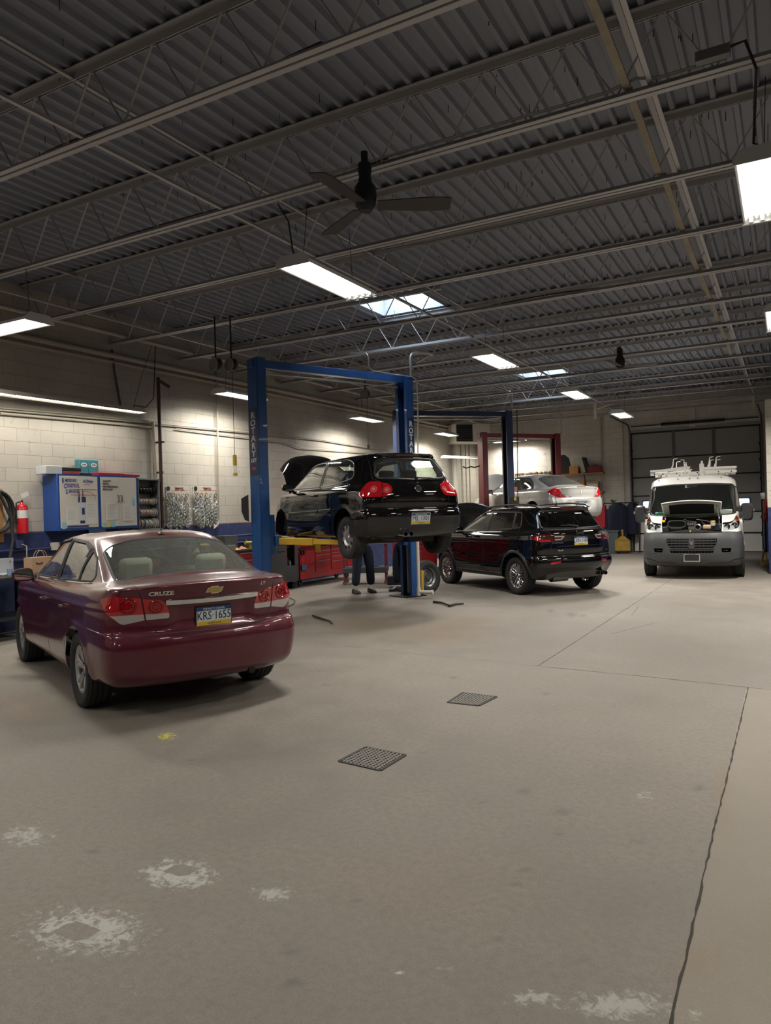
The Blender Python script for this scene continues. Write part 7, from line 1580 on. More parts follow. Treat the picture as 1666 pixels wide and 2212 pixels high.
 P = [at_x(a, b, XW + .05) for a, b in ((-10, 880), (345, 912))]; conduit('wall_conduit', P, .014, pal('cond'), 'topmost thin conduit just under the long strip light')
 P = [at_x(a, b, XW + .06) for a, b in ((330, 912), (339, 1060), (345, 1140))]; conduit('wall_conduit', P, .03, pal('cond'), 'thick painted vertical conduit right beside the dark brown pipe', 'conduit')
 P = [at_x(a, b, XW + .06) for a, b in ((242, 755), (247, 800), (262, 885))]; conduit('wall_strap', P, .02, mat('old_strap', (.10, .09, .07), .7), 'old slanting pipe on the dark upper wall above the strip light', 'pipe')
 P = [at_x(a, b, XW + .04) for a, b in ((380, 926), (620, 956), (650, 968), (900, 985))]; conduit('wall_cable', P, .010, pal('cond'), 'loose cable sagging along the wall behind the raised hood', 'cable')
 cc = at_x(641, 953, XW + .06); m = MB().lathe([(.055, -.006), (.068, 0), (.055, .006), (.05, 0), (.055, -.006)], 20, cc, 'x'); tag(m.build('cable_ring', pal('cond')), 'small coil of cable on the wall above the raised hood', 'ring')
 # beam ledge along the top of the wall and the pipes under the roof
 for (z, x, r, lab) in ((4.43, XW + .10, .045, 'thick pipe running along the top of the left wall'), (4.33, XW + .05, .03, 'thinner pipe just below the thick one on the left wall'), (4.70, XW + .45, .035, 'pipe running along the left wall above the joist ends')):
  tag(MB().cyl((x, YF, z), (x, YB, z), r, 10).build('ceiling_pipe', pal('cond')), lab, 'pipe')
 # blue lower rails with outlets,cords
 for z, lab in ((1.20, 'upper blue painted pipe along the lower left wall'), (1.05, 'lower blue painted pipe along the lower left wall')):
  tag(MB().cyl((XW + .05, 5.5, z), (XW + .05, 17.5, z), .022, 10).build('wall_pipe', mat('pipe_blue', (.03, .045, .13), .5)), lab, 'pipe')
 for k, (px, py, lab) in enumerate(((40, 1176, 'blue outlet box at the far left of the wall pipes'), (119, 1180, 'cream outlet box with a cord above the paper bag'))):
  c = at_x(px, py, XW + .08); tag(MB().box(c, (.08, .12, .12)).build('outlet_box', (mat('pipe_blue', (.03, .045, .13), .5), pal('cream'))[k], bevel=.006), lab, 'outlet')
  tag(MB().tube([c + Vector((.04, .03, 0)), c + Vector((.12, .05, -.03)), c + Vector((.14, .03, -.3)), c + Vector((.12, .10, -.6))], .008, 6).build('extension_cord', pal('cond')), ('white cord hanging from the blue outlet box', 'white cord hanging from the cream outlet box')[k], 'cord')
 c = at_x(210, 1152, XW + .05); tag(MB().box(c, (.004, .34, .22)).build('wall_sign', mat('sign_pale_blue', (.35, .50, .58), .6)), 'pale blue paper notice under the cabinets, just above the sedan roof', 'sign')
def build_benches():
 # black table at the left edge with laptop,cup and bag
 x1 = XW + .90; zt = at_x(60, 1243, x1).z; tb = empty('workbench', (0, 0, 0), 0, 'black workbench at the left edge behind the maroon sedan', 'bench')
 x0,y0,y1 = XW + .12,5.2,at_x(116,1236,x1).y
 MB().bb((x0, y0, zt - .05), (x1, y1, zt)).build('bench_top', pal('black'), tb, bevel=.006)
 for x in (x0 + .08,x1 - .08):
  for y in (y0 + .08, y1 - .08): MB().bar((x, y, 0), (x, y, zt - .05), .07, .07).build('leg', pal('black'), tb)
 MB().bb((x0, y0, .28), (x1 - .05, y1, .31)).build('shelf', pal('black'), tb)
 def onb(px,py,X): p = at_x(px,py,X); return p
 p = at_x(4, 1210, x1 - .6); lp = MB().box((p.x, p.y, zt + .12), (.03, .34, .22)).box((p.x + .13, p.y, zt + .01), (.25, .34, .02)); tag(lp.build('laptop', mat('laptop_grey', (.35, .36, .38), .4), bevel=.004), 'open laptop on the black workbench at the left edge', 'laptop')
 p = at_x(21, 1230, x1 - .3); tag(MB().cyl((p.x, p.y, zt), (p.x, p.y, zt + .10), .032, 16, .040).build('paper_cup', mat('cup_blue', (.25, .35, .50), .5)), 'small blue and white paper cup on the black workbench', 'cup')
 p = at_x(86,1240,XW + .5); w = .38; zc = zt; H = at_x(86,1203,XW + .5).z - zc
 m = MB().box((p.x, p.y, zc + H / 2), (.18, w, H)); bg = tag(m.build('paper_bag', mat('kraft_paper', (.42, .27, .16), .8)), 'brown paper shopping bag with handles beside the sedan mirror', 'bag')
 MB().tube([(p.x + .05, p.y + .09 * math.cos(t), zc + H - .01 + .11 * math.sin(t)) for t in np.linspace(0, PI, 12)], .004, 6).build('bag_handle', mat('kraft_paper', (.42, .27, .16), .8), bg); MB().tube([(p.x - .05, p.y + .03 + .09 * math.cos(t), zc + H - .01 + .11 * math.sin(t)) for t in np.linspace(0, PI, 12)], .004, 6).build('bag_handle', mat('kraft_paper', (.42, .27, .16), .8), bg)
 MB().tube([(p.x + .092, p.y - .07 + .05 * math.cos(t), zc + H * .68 + .02 * math.sin(t)) for t in np.linspace(PI, 2 * PI, 8)], .010, 6).build('printed_mark', pal('black'), bg)
 # cluttered bench along the blue wall,seen over the sedan roof and behind the post
 zt = .93; y0,y1 = 9.6,12.9
 o = empty('tool_bench', (XW, y0, 0), 0, 'long bench of red drawers against the wall behind the blue lift post', 'bench'); W_ = .75
 MB().bb((.02, 0, zt - .04), (W_, y1 - y0, zt)).build('bench_top', pal('dark'), o)
 MB().bb((.05, .02, .12), (W_ - .04, y1 - y0 - .02, zt - .04)).build('cabinet_body', pal('red'), o)
 for k in range(4):
  for j in range(5):
   yy = .06 + k * .79; z = .18 + j * .145; d = MB().bb((W_ - .045, yy, z), (W_ - .022, yy + .74, z + .13)).build('drawer', pal('red'), o, bevel=.003); MB().bb((W_ - .022, yy + .05, z + .10), (W_ - .008, yy + .69, z + .115)).build('drawer_pull', pal('galv'), d)
 random.seed(5)
 names = [('rag', (.45, .20, .12)), ('drill', (.45, .38, .04)), ('oil_bottle', (.05, .05, .055)), ('spray_can', (.12, .13, .15)), ('parts_box', (.30, .28, .22)), ('glove', (.50, .22, .05)), ('wrench_set', (.22, .22, .22)), ('tape_roll', (.06, .07, .12))]
 for k in range(25):
  nm, c = names[k % 8]; yy = .10 + k * .125 + random.uniform(-.03, .03); xx = random.uniform(.15, .62); m_ = mat('bench_' + nm, c, .5); m = MB(); z = zt
  if nm in ('oil_bottle', 'spray_can'): m.lathe([(0, 0), (.035, 0), (.037, .14), (.02, .17), (.015, .20), (0, .20)], 14)
  elif nm == 'tape_roll': m.lathe([(.03, 0), (.055, 0), (.055, .03), (.03, .03), (.03, 0)], 18)
  elif nm == 'drill': m.cyl((0, -.1, .13), (0, .08, .13), .032, 12).bar((0, .03, .12), (0, .05, 0), .04, .04).bb((-.04, .0, 0), (.04, .10, .04))
  elif nm == 'wrench_set': m.bar((0, -.12, .012), (0, .12, .012), .02, .012).lathe([(.012, 0), (.024, 0), (.024, .02), (.012, .02)], 12, (0, .13, .0)).bb((-.06, -.1, 0), (-.03, .1, .03))
  elif nm == 'parts_box': m.bb((-.09, -.07, 0), (.09, .07, .11)).bb((-.092, -.072, .09), (.092, .072, .112))
  else: m.grid(lambda u,v: ((u - .5) * .2,(v - .5) * .2,.012 + .055 * abs(math.sin(u * 5 + k)) * abs(math.cos(v * 4 + k)) * math.sin(PI * u) * math.sin(PI * v) * 1.6),10,10)
  tag(m.build(nm, m_, None, (XW + xx, y0 + yy, z), random.uniform(-1, 1)), '%s lying in the clutter on the red tool bench, %s' % (nm.replace('_', ' '), ['left of the lift post', 'near the left end', 'beside the grey bin', 'behind the lift post', 'right of the lift post'][min(4, k // 6)] if True else ''), nm.split('_')[-1], 'clutter on the tool bench')
 c = at_x(490, 1155, XW + .45); m = MB().prism([(-.16, 0), (.16, 0), (.21, .30), (-.21, .30)], -.12, .12, 'yz'); tag(m.build('grey_bin', mat('bin_grey', (.10, .11, .11), .5), None, (c.x, c.y, zt)), 'grey open bin standing among the clutter on the tool bench', 'bin')
 # grey service cart
 def box_at(px0,px1,pyb,pyt,depth_extra,D=None): pass
 XF = XW + .78; q = at_x(646,1247,XF); rz = PI / 2; Lc = q.y - at_x(566,1240,XF).y; Wc,Hc = .50,at_x(600,1176,XF).z
 o = empty('service_cart', (q.x, q.y, 0), rz, 'dark grey wheeled service cart with an open middle, under the yellow arm', 'cart')
 MB().bb((-Lc, 0, .16), (-Lc + .03, Wc, Hc)).bb((-.03, 0, .16), (0, Wc, Hc)).bb((-Lc, Wc - .03, .16), (0, Wc, Hc)).bb((-Lc, 0, .16), (0, Wc, .20)).bb((-Lc, 0, Hc - .04), (0, Wc, Hc)).bb((-Lc, 0, .20), (-.42, .03, Hc - .04)).bb((-.42, .0, .20), (-.03, .03, .50)).bb((-.12, .0, .50), (-.03, .03, Hc)).build('body', pal('grey'), o, bevel=.006)
 MB().bb((-.42, .02, .48), (-.10, .4, .50)).build('shelf', pal('grey'), o); MB().cyl((-.75, -.03, .84), (-.52, -.03, .84), .012, 8).build('handle', pal('dark'), o)
 for x in (-Lc + .1,-.1):
  for y in (.08, Wc - .08): w = MB().cyl((x, y - .02, .065), (x, y + .02, .065), .065, 18).build('caster', pal('rubber'), o); MB().bar((x, y, .08), (x, y, .17), .04, .05).build('caster_fork', pal('galv'), w)
 for k, (x, h, m_) in enumerate(((-.36, .10, pal('black')), (-.25, .14, pal('black')), (-.16, .08, pal('galv')))): M = Matrix.Rotation(rz, 3, 'Z'); p = Vector((q.x, q.y, 0)) + M @ Vector((x, .12, .50)); tag(MB().cyl((0, 0, 0), (0, 0, h), .035, 12).cyl((0, 0, h), (0, 0, h + .03), .018, 8).build('bottle', m_, None, p), ('left', 'middle', 'right')[k] + ' small bottle on the shelf of the grey service cart', 'bottle', 'bottles on the grey cart')
 # red tool chest on casters
 XF = XW + .72; q = at_x(649,1240,XF); rz = PI / 2; Lc = at_x(762,1230,XF).y - q.y; Wc,Hc = .50,at_x(680,1171,XF).z; kx = Lc / 1.35
 o = empty('tool_chest', (q.x, q.y, 0), rz, 'large red tool chest on casters, seen beneath the raised hatchback', 'tool chest')
 MB().bb((0, 0, .15), (Lc, Wc, Hc)).build('body', pal('red'), o, bevel=.008)
 cx = [.10,.52,1.32]
 for (x0,x1,zs) in ((.36 * kx,.74 * kx,(.28,.55,.68,.78,.87)),(.76 * kx,1.30 * kx,(.28,.50,.62,.70,.78,.87))):
  for z,z2 in zip(zs,zs[1:] + (.97,)):
   d = MB().bb((x0, -.015, z), (x1, .01, z2 - .012)).build('drawer', pal('red'), o, bevel=.003); MB().bb((x0 + .02, -.028, z2 - .030), (x1 - .02, -.014, z2 - .020)).build('drawer_pull', pal('galv'), d)
 MB().bb((.02, -.20, .90), (Lc, .0, .92)).build('side_tray', pal('red'), o)
 MB().cyl((-.005,.12,.5),(-.005,.12,.5),.001,6);
 for x in (.12,Lc - .12):
  for y in (.10, Wc - .1): w = MB().cyl((x, y - .02, .07), (x, y + .02, .07), .07, 18).build('caster', pal('rubber'), o); MB().bar((x, y, .08), (x, y, .17), .04, .05).build('caster_fork', pal('galv'), w)
 M = Matrix.Rotation(rz, 3, 'Z'); P = lambda x, y, z: Vector((q.x, q.y, 0)) + M @ Vector((x, y, z))
 tag(MB().box(P(.10, -.03, .42), (.17, .04, .12), rz=rz).build('blue_tray', mat('tray_blue', (.03, .17, .36), .4), bevel=.012), 'small blue tray fixed to the side of the red tool chest', 'tray')
 m = MB().lathe([(.045, -.02), (.065, -.02), (.065, .02), (.045, .02), (.045, -.02)], 20, (0, 0, 0), 'y').bar((-.02, 0, .03), (-.12, 0, .10), .05, .06); tag(m.build('air_gun', pal('dark'), None, P(.02, -.06, .76), rz), 'air gun hanging on the left end of the red tool chest', 'tool')
 q2 = P(-.16, .1, 0); tag(MB().bb((-.11, -.06, 0), (.11, .06, .34)).bb((-.05, -.065, .34), (.05, .02, .36)).build('black_case', pal('black'), None, (q2.x, q2.y, 0), rz, bevel=.02), 'black plastic case standing on the floor between grey cart and red chest', 'case')
 # second red chest further right behind the post
 q = at_z(925, 1232); q = at_d(945, 1228, 17.0); o = empty('tool_chest', (q.x, q.y, 0), CAM_YAW + .2, 'red tool chest partly hidden behind the right lift post and SUV wheel', 'tool chest'); MB().bb((-.95, 0, .14), (.0, .5, 1.02)).build('body', pal('red'), o, bevel=.008)
 for z in (.45,.6,.72,.83,.92):
  d = MB().bb((-.92, -.012, z), (-.35, .01, z + .075)).build('drawer', pal('red'), o, bevel=.003); MB().bb((-.9, -.024, z + .06), (-.37, -.010, z + .068)).build('drawer_pull', pal('galv'), d)
 for x in (-.85, -.1): MB().cyl((x, .08, .07), (x, .12, .07), .07, 18).build('caster', pal('rubber'), o)
 # small table with red legs and casters
 a = at_z(745,1264); b = at_z(834,1262); c = a + (b - a).normalized(); u = (b - a); L = u.length; ang = math.atan2(u.y,u.x)
 o = empty('rolling_table', (a.x, a.y, 0), ang, 'low rolling table with thin red legs, behind the standing legs', 'table')
 for (x,y) in ((0,0),(L,0),(0,.5),(L,.5)):
  l = MB().bar((x, y, .08), (x, y, .93), .035, .035).build('leg', mat('leg_red', (.16, .02, .025), .5), o); MB().cyl((x, y - .015, .045), (x, y + .015, .045), .045, 16).build('caster', mat('caster_rust', (.12, .09, .07), .6), l)
 MB().bb((-.04, -.04, .26), (L + .04, .54, .38)).build('lower_tray', mat('tray_dark', (.05, .055, .07), .5), o, bevel=.01); MB().bb((-.04, -.04, .90), (L + .04, .54, .94)).build('table_top', pal('galv'), o, bevel=.006)
 random.seed(4)
 M = Matrix.Rotation(ang, 3, 'Z')
 for k in range(7): p = Vector((a.x, a.y, 0)) + M @ Vector((L * (.1 + .13 * k), .1 + .05 * (k % 3), .382)); tag(MB().bar((-.09, 0, .01), (.09, 0, .01), .02, .018).lathe([(.010, 0), (.02, 0), (.02, .02), (.01, .02)], 10, (.10, 0, 0)).build('hand_tool', (pal('galv'), pal('red'), pal('dark'))[k % 3], None, p, k * .8), 'small hand tool lying in the lower tray of the rolling table', 'tool', 'hand tools on the rolling table')
 q = at_d(855, 1200, 16.6); tag(MB().box((q.x, q.y, .62), (.22, .30, .62), rz=.5).build('navy_stand', pal('navy'), bevel=.01), 'navy machine stand behind the lift post under the hatchback', 'stand') if False else None
 # tools cart base,dark
 q = at_d(868, 1248, 15.6); tag(MB().box((q.x, q.y, .16), (.62, .30, .20), rz=CAM_YAW).build('drain_pan', mat('pan_dark', (.02, .022, .035), .5), bevel=.02), 'dark low drain pan on the floor between the legs and the lift post', 'pan')
 # tyre leaning behind the post
 q = at_d(921, 1256, 14.4); R_ = .325; t = tyre_mesh(R_, .20, .20); o = tag(link('spare_wheel', t.mesh('spare_wheel', [mat('tyre_rubber', (.022, .022, .022), .75, bump=.1, noise=.3)])), 'loose wheel leaning against the foot of the right blue lift post', 'wheel'); o.location = (q.x, q.y, R_ - .01); o.rotation_euler = (.10, 0, CAM_YAW + PI + .75)
 link('rim', rim_mesh('steel', .20, .20).mesh('rim', [mat('steel_rim', (.2, .2, .2), .4, .8)], 30), o)
 q = at_d(912, 1240, 13.75); tag(MB().bar((q.x, q.y, .12), (q.x, q.y, .50), .05, .03).build('yellow_bar', pal('yellow')), 'short yellow bar standing by the foot of the right blue post', 'bar')
 # pieces on the floor
 p = [at_z(677, 1334), at_z(697, 1341), at_z(713, 1346), at_z(717, 1351)]; m = MB().tube([Vector((v.x, v.y, .03)) for v in p], [.022, .02, .014, .012], 8); tag(m.build('wiper_blade', pal('black')), 'black bent wiper arm lying on the floor right of the maroon sedan', 'wiper')
 for k, pp in enumerate((((937, 1303), (955, 1305), (972, 1311)), ((970, 1312), (985, 1308), (1002, 1307)))): m = MB().tube([Vector((at_z(*v).x, at_z(*v).y, .025)) for v in pp], [.022, .018, .014], 8); tag(m.build('wiper_blade', pal('black')), ('left', 'right')[k] + ' one of two crossed black wiper arms on the floor near the blue post', 'wiper')
 P = [at_z(*v) for v in ((612, 1292), (628, 1293), (637, 1298), (634, 1306), (622, 1312), (606, 1318))]; tag(MB().tube([Vector((v.x, v.y, .012)) for v in P], .010, 6).build('air_hose', mat('hose_olive', (.14, .12, .06), .6)), 'thin hose curving on the floor behind the sedan tail light', 'hose')
 # floor drains
 for k, (cs, lab) in enumerate(((((733, 1645), (790, 1615), (876, 1632), (822, 1665)), 'nearer of the two square floor drain grates'), (((968, 1518), (1000, 1497), (1073, 1506), (1035, 1525)), 'farther of the two square floor drain grates'))):
  P = [at_z(*c) for c in cs]; o = empty('floor_drain', P[0], 0, lab, 'drain', 'floor drain grates'); Q = [p - P[0] for p in P]; c = sum(Q, Vector()) / 4
  f = MB()
  for i in range(4): f.bar(Q[i] + Vector((0,0,.002)),Q[(i + 1) % 4] + Vector((0,0,.002)),.02,.008)
  f.build('drain_rim', mat('drain_rim', (.05, .045, .04), .8, bump=.2), o)
  s = MB(); n = 11; md = mat('drain_grate', (.18, .17, .155), .6, .3)
  for i in range(1,n): a = Q[0].lerp(Q[1],i / n); b = Q[3].lerp(Q[2],i / n); s.bar(a + Vector((0,0,.003)),b + Vector((0,0,.003)),.012,.005)
  for i in range(1,n): a = Q[0].lerp(Q[3],i / n); b = Q[1].lerp(Q[2],i / n); s.bar(a + Vector((0,0,.004)),b + Vector((0,0,.004)),.012,.005)
  s.build('grate', md, o); MB().add([tuple(q * .98 + c * .02 + Vector((0, 0, .001))) for q in Q], [(0, 1, 2, 3)]).build('drain_pit', mat('pit_dark', (.05, .045, .04), .9), o)
 # joints cut in the slab
 dk = mat('joint_dark', (.045, .04, .032), .9); random.seed(2)
 def joint(nm,pts,w,lab):
  m = MB(); P = [at_z(*p) for p in pts]
  Q = []
  for a,b in zip(P,P[1:]):
   n = max(2,int((b - a).length / .06))
   for i in range(n): t = i / n; Q.append(a.lerp(b,t) + Vector((random.uniform(-1,1),random.uniform(-1,1),0)) * w * .45)
  Q.append(P[-1]); d = [(Q[min(i + 1,len(Q) - 1)] - Q[max(i - 1,0)]).normalized() for i in range(len(Q))]
  vs = []
  for q,t in zip(Q,d): s = Vector((-t.y,t.x,0)) * w * random.uniform(.3,1.); vs += [q + s + Vector((0,0,.0015)),q - s + Vector((0,0,.0015))]
  m.add(vs, [(2 * i, 2 * i + 1, 2 * i + 3, 2 * i + 2) for i in range(len(Q) - 1)]); o = m.build(nm, dk); o['kind'] = 'structure'
 joint('floor_joint', [(1617, 1485), (1530, 1850), (1450, 2212), (1400, 2420)], .007, ''); joint('floor_joint', [(1162, 1439), (1409, 1279), (1500, 1219)], .005, ''); joint('floor_joint', [(1162, 1439), (1380, 1460), (1617, 1485), (1760, 1500)], .004, '')
 joint('floor_joint', [(1400, 1279), (1666, 1287), (1760, 1290)], .004, ''); joint('floor_joint', [(1340, 1318), (1380, 1310), (1365, 1330)], .004, ''); joint('floor_joint', [(1320, 1370), (1390, 1352), (1420, 1345)], .003, ''); joint('floor_joint', [(745, 1395), (960, 1419), (1162, 1439)], .002, '')
# ------------------------------------------------------------------ far end
def build_far():
 g = XW
 # overhead door: panels,tracks,windows
 dm = mat('door_white', (.70, .69, .66), .55, noise=.08, nscale=2.); dg = mat('door_grey', (.30, .295, .29), .55, noise=.08, nscale=2.); o = empty('door_1', (DX0, YB + .03, 0)); o['kind'] = 'structure'
 W_ = DX1 - DX0; zs = (0, .62, 1.29, 1.88, 2.50, 3.14, 3.98); al, ar = at_y(1388, 1085, YB).x - DX0, at_y(1621, 1085, YB).x - DX0 - .48; struct(MB().bb((DX0 - .2, YB + .09, 0), (DX1 + .2, YB + .12, 1.40)).bb((DX0 - .2, YB + .09, 1.74), (DX1 + .2, YB + .12, 4.2)).bb((DX0 - .2, YB + .09, 1.40), (DX0 + al, YB + .12, 1.74)).bb((DX0 + al + .48, YB + .09, 1.40), (DX0 + ar, YB + .12, 1.74)).bb((DX0 + ar + .48, YB + .09, 1.40), (DX1 + .2, YB + .12, 1.74)).build('door_light_block', mat('joint_black', (.02, .02, .02), .7)))  # unseen panel added behind the door so no sky leaks through its gaps
 for i in range(6):
  p = MB(); z0,z1 = zs[i] + (.02 if i == 0 else 0),zs[i + 1] - .006
  if i == 2:
   for a,b in ((0,al),(al + .48,ar),(ar + .48,W_)): p.bb((a,0,z0),(b,.045,z1))
   for a in (al,ar): p.bb((a,0,z0),(a + .48,.045,z0 + .16)); p.bb((a,0,z0 + .42),(a + .48,.045,z1))
  else: p.bb((0,0,z0),(W_,.045,z1))
  po = p.build('door_panel', dm if i < 2 else dg, o); po['kind'] = 'structure'
  MB().bb((0, -.012, z1 - .03), (W_, -.002, z1 + .018)).build('panel_joint', mat('joint_black', (.02, .02, .02), .7), po)
  if i == 2:
   for a in (al,ar):
    MB().bb((a, .02, z0 + .16), (a + .48, .026, z0 + .42)).build('window_pane', glassmat('door_glass', (.85, .9, .95), .25), po)
    fr = MB(); R1 = rp([(a - .02,z0 + .14),(a + .50,z0 + .14),(a + .50,z0 + .44),(a - .02,z0 + .44)],.07); R2 = rp([(a + .02,z0 + .18),(a + .46,z0 + .18),(a + .46,z0 + .40),(a + .02,z0 + .40)],.05)
    k = len(R1); fr.add([(x_, -.012, z_) for x_, z_ in R1] + [(x_, -.012, z_) for x_, z_ in R2], [(i_, (i_ + 1) % k, k + (i_ + 1) % k, k + i_) for i_ in range(k)]); fr.build('window_frame', mat('frame_blue', (.08, .12, .20), .5), po)
 for x in (W_ * .34, W_ * .655): MB().bb((x - .04, -.03, 1.29), (x + .04, -.002, 3.98)).build('door_strut', mat('strut_dark', (.12, .12, .12), .5, .3), o)
 MB().cyl((0, -.16, 4.2), (W_, -.16, 4.2), .018, 10).cyl((W_ * .25, -.16, 4.2), (W_ * .75, -.16, 4.2), .045, 12).build('torsion_spring', pal('dark'), o); MB().bb((-.05, -.06, 4.0), (W_ + .05, -.01, 4.09)).build('door_header', mat('header_grey', (.28, .27, .25), .5), o)
 MB().bb((W_ * .47, -.08, 4.05), (W_ * .52, -.01, 4.7)).build('spring_bracket', pal('cream'), o)
 for s,x in ((0,-.06),(1,W_ + .06)):
  t = MB().bar((x,-.08,0),(x,-.08,3.9),.06,.05); t.bar((x,-.12,0),(x,-.12,3.9),.012,.03)
  t.tube([(x, -.10 - .35 * (1 - math.cos(a)), 3.9 + .35 * math.sin(a)) for a in np.linspace(0, PI / 2, 8)] + [(x, -3.0, 4.27)], .03, 6); t.build('door_track', mat('track_steel', (.14, .13, .12), .5, .5), o)
  for z in (.55, 1.1, 1.7, 2.3, 2.9, 3.4): MB().box((x + (-.03 if s else .03), -.05, z), (.10, .03, .09)).build('hinge', pal('dark'), o)
 # track hangers from the roof: white drop posts
 for (px, py, D, lab) in ((1287, 905, 22.3, 'white drop post with a diagonal brace carrying the left end of the door track'), (1628, 880, 21.5, 'white drop post with a diagonal brace near the right edge over the van')):
  q = at_d(px, py, D); x, y = q.x, q.y; z0 = q.z; h = empty('track_hanger', (x, y, 0), 0, lab, 'bracket', 'door track hangers'); MB().bar((x - x, 0, z0), (0, 0, ZC + .05), .07, .07).build('drop_post', pal('cream'), h); MB().bar((0, 0, z0 + .28), ((.5 if px < 1400 else -.55), 0, ZC + .02), .03, .03).build('brace', pal('cream'), h)
 # downpipe,conduits on the back wall
 for (px, r, lab) in ((1302, .03, 'vertical pipe on the back wall between the shelf and the door'), (1349, .02, 'thin vertical conduit close to the overhead door')):
  p = at_y(px, 1050, YB - .05); tag(MB().cyl((p.x, p.y, .02), (p.x, p.y, ZC), r, 10).build('wall_pipe', pal('cond')), lab, 'pipe')
 # shelf with stored parts
 a = at_y(1110,1025,YB - .35); b = at_y(1303,1020,YB - .35); zs = b.z - .0
 o = empty('wall_shelf', (a.x, YB - .40, zs), 0, 'long wooden shelf on the back wall loaded with old parts', 'shelf'); MB().bb((0, 0, -.04), (b.x - a.x, .38, 0)).build('shelf_board', pal('wood'), o)
 for x in (.3, 1.5, 2.5): MB().bar((x, .36, -.35), (x, .05, -.04), .02, .03).build('shelf_bracket', pal('dark'), o)
 def bk(px,X=None): return at_y(px,1020,YB - .2).x
 random.seed(9)
 for k in range(9):
  x = bk(1118 + k * 10); m = MB().lathe([(.03,0),(.09,.01),(.10,.10),(.05,.14),(.03,.12)],14).cyl((-.06,0,.05),(.14,.03,.08),.035,10).box((.02,.02,.07),(.16,.10,.10),rz=.4)
  tag(m.build('old_part', (mat('cast_alloy', (.42, .42, .42), .3, .9), mat('part_brown', (.13, .10, .07), .6), mat('part_tan', (.28, .24, .16), .6))[k % 3], None, (x, YB - .22, zs), k * 1.3), 'used engine part on the back wall shelf above the silver sedan roof', 'part', 'used engine parts on the back shelf')
 x = bk(1220); m = MB().prism([(-.28, 0), (.28, 0), (.16, .55), (.02, .68), (-.2, .66)], -.02, .02, 'xz'); tag(m.build('leaning_sheet', pal('black'), None, (x, YB - .18, zs), .1), 'black triangular panel leaning on the shelf right of the red lift post', 'panel')
 x0 = bk(1233); x1 = bk(1252); tag(MB().bb((0, 0, 0), (x1 - x0, .3, .26)).build('cardboard_box', mat('orange_card', (.50, .25, .08), .8), None, (x0, YB - .36, zs), bevel=.004), 'orange-brown box on the back shelf left of the leaning pale box', 'box')
 x = bk(1262); o = MB().box((0, 0, .28), (.16, .26, .54), R=Matrix.Rotation(-.22, 3, 'Y')).build('long_box', mat('card_pale', (.45, .45, .38), .8), None, (x - .04, YB - .2, zs)); tag(o, 'tall pale and dark box leaning on the back shelf', 'box'); MB().box((.12, 0, .27), (.10, .262, .54), R=Matrix.Rotation(-.22, 3, 'Y')).build('box_side', pal('dark'), o)
 x0 = bk(1270); x1 = bk(1301); o = tag(MB().bb((0, 0, 0), (x1 - x0, .26, .22)).build('toolbox', mat('toolbox_red', (.20, .02, .022), .5), None, (x0, YB - .33, zs), bevel=.01), 'dark red metal toolbox at the right end of the back shelf', 'toolbox'); MB().tube([((x1 - x0) * .3, .13, .22), ((x1 - x0) * .35, .13, .26), ((x1 - x0) * .65, .13, .26), ((x1 - x0) * .7, .13, .22)], .01, 6).build('handle', pal('dark'), o)
 # lower shelf with boxes
 p = at_y(1290,1062,YB - .2); z2 = at_y(1290,1058,YB - .2).z; z2 = at_y(1290,1062,YB - .2).z
 s0 = bk(1235); o = tag(MB().bb((0, 0, -.04), (bk(1303) - s0, .36, 0)).build('wall_shelf', pal('wood'), None, (s0, YB - .38, z2)), 'lower short shelf on the back wall behind the silver sedan trunk', 'shelf')
 x0 = bk(1268); x1 = bk(1294); tag(MB().bb((0, 0, 0), (x1 - x0, .3, .34)).build('cardboard_box', pal('card'), None, (x0, YB - .35, z2), bevel=.004), 'brown box with a pale label on the lower back shelf', 'box'); tag(MB().bb((0, -.004, .14), (x1 - x0 - .06, 0, .27)).build('box_label', pal('white'), None, (x0 + .03, YB - .352, z2)), 'pale printed label on the brown box of the lower shelf', 'label')
 x0 = bk(1253); x1 = bk(1264); tag(MB().bb((0, 0, 0), (x1 - x0, .25, .42)).build('cardboard_box', pal('card'), None, (x0, YB - .33, z2), bevel=.004), 'small upright brown box left of the labelled box, lower back shelf', 'box')
 # hanging work coats,bin,yellow drum jack,red funnel
 for k, (px, w, lab) in enumerate(((1335, .62, 'navy work jacket hanging by the back wall, left of the rack end'), (1368, .40, 'navy work jacket hanging closest to the overhead door'))):
  p = at_y(px,1120,YB - .5 + .1 * k); m = MB(); H = 1.05
  m.rings([[(w * .5 * math.cos(a) * f + .03 * math.sin(3 * a), .13 * math.sin(a) + .02 * math.sin(5 * a + z * 7), z) for a in np.linspace(0, 2 * PI, 21)[:-1]] for z, f in ((0, .92), (.25, .95), (.55, 1.0), (.8, .98), (.95, .80), (1.03, .30))]); m.build('x', pal('denim')) if False else None
  tag(m.build('work_jacket', mat('jacket_navy', (.010, .014, .035), .85, bump=.2, bscale=12.), None, (p.x, p.y, .62)), lab, 'jacket', 'navy work jackets')
 p0 = at_y(1305, 1108, YB - .5); p1 = at_y(1380, 1108, YB - .5); tag(MB().cyl((p0.x, p0.y, 1.66), (p1.x, p1.y, 1.66), .02, 10).bar((p0.x, p0.y, 0), (p0.x, p0.y, 1.66), .03, .03).bar((p1.x, p1.y, 0), (p1.x, p1.y, 1.66), .03, .03).build('coat_rail', pal('dark')), 'dark rail the navy jackets hang from', 'rail')
 p = at_y(1326,1100,YB - .5); m = MB(); random.seed(6)
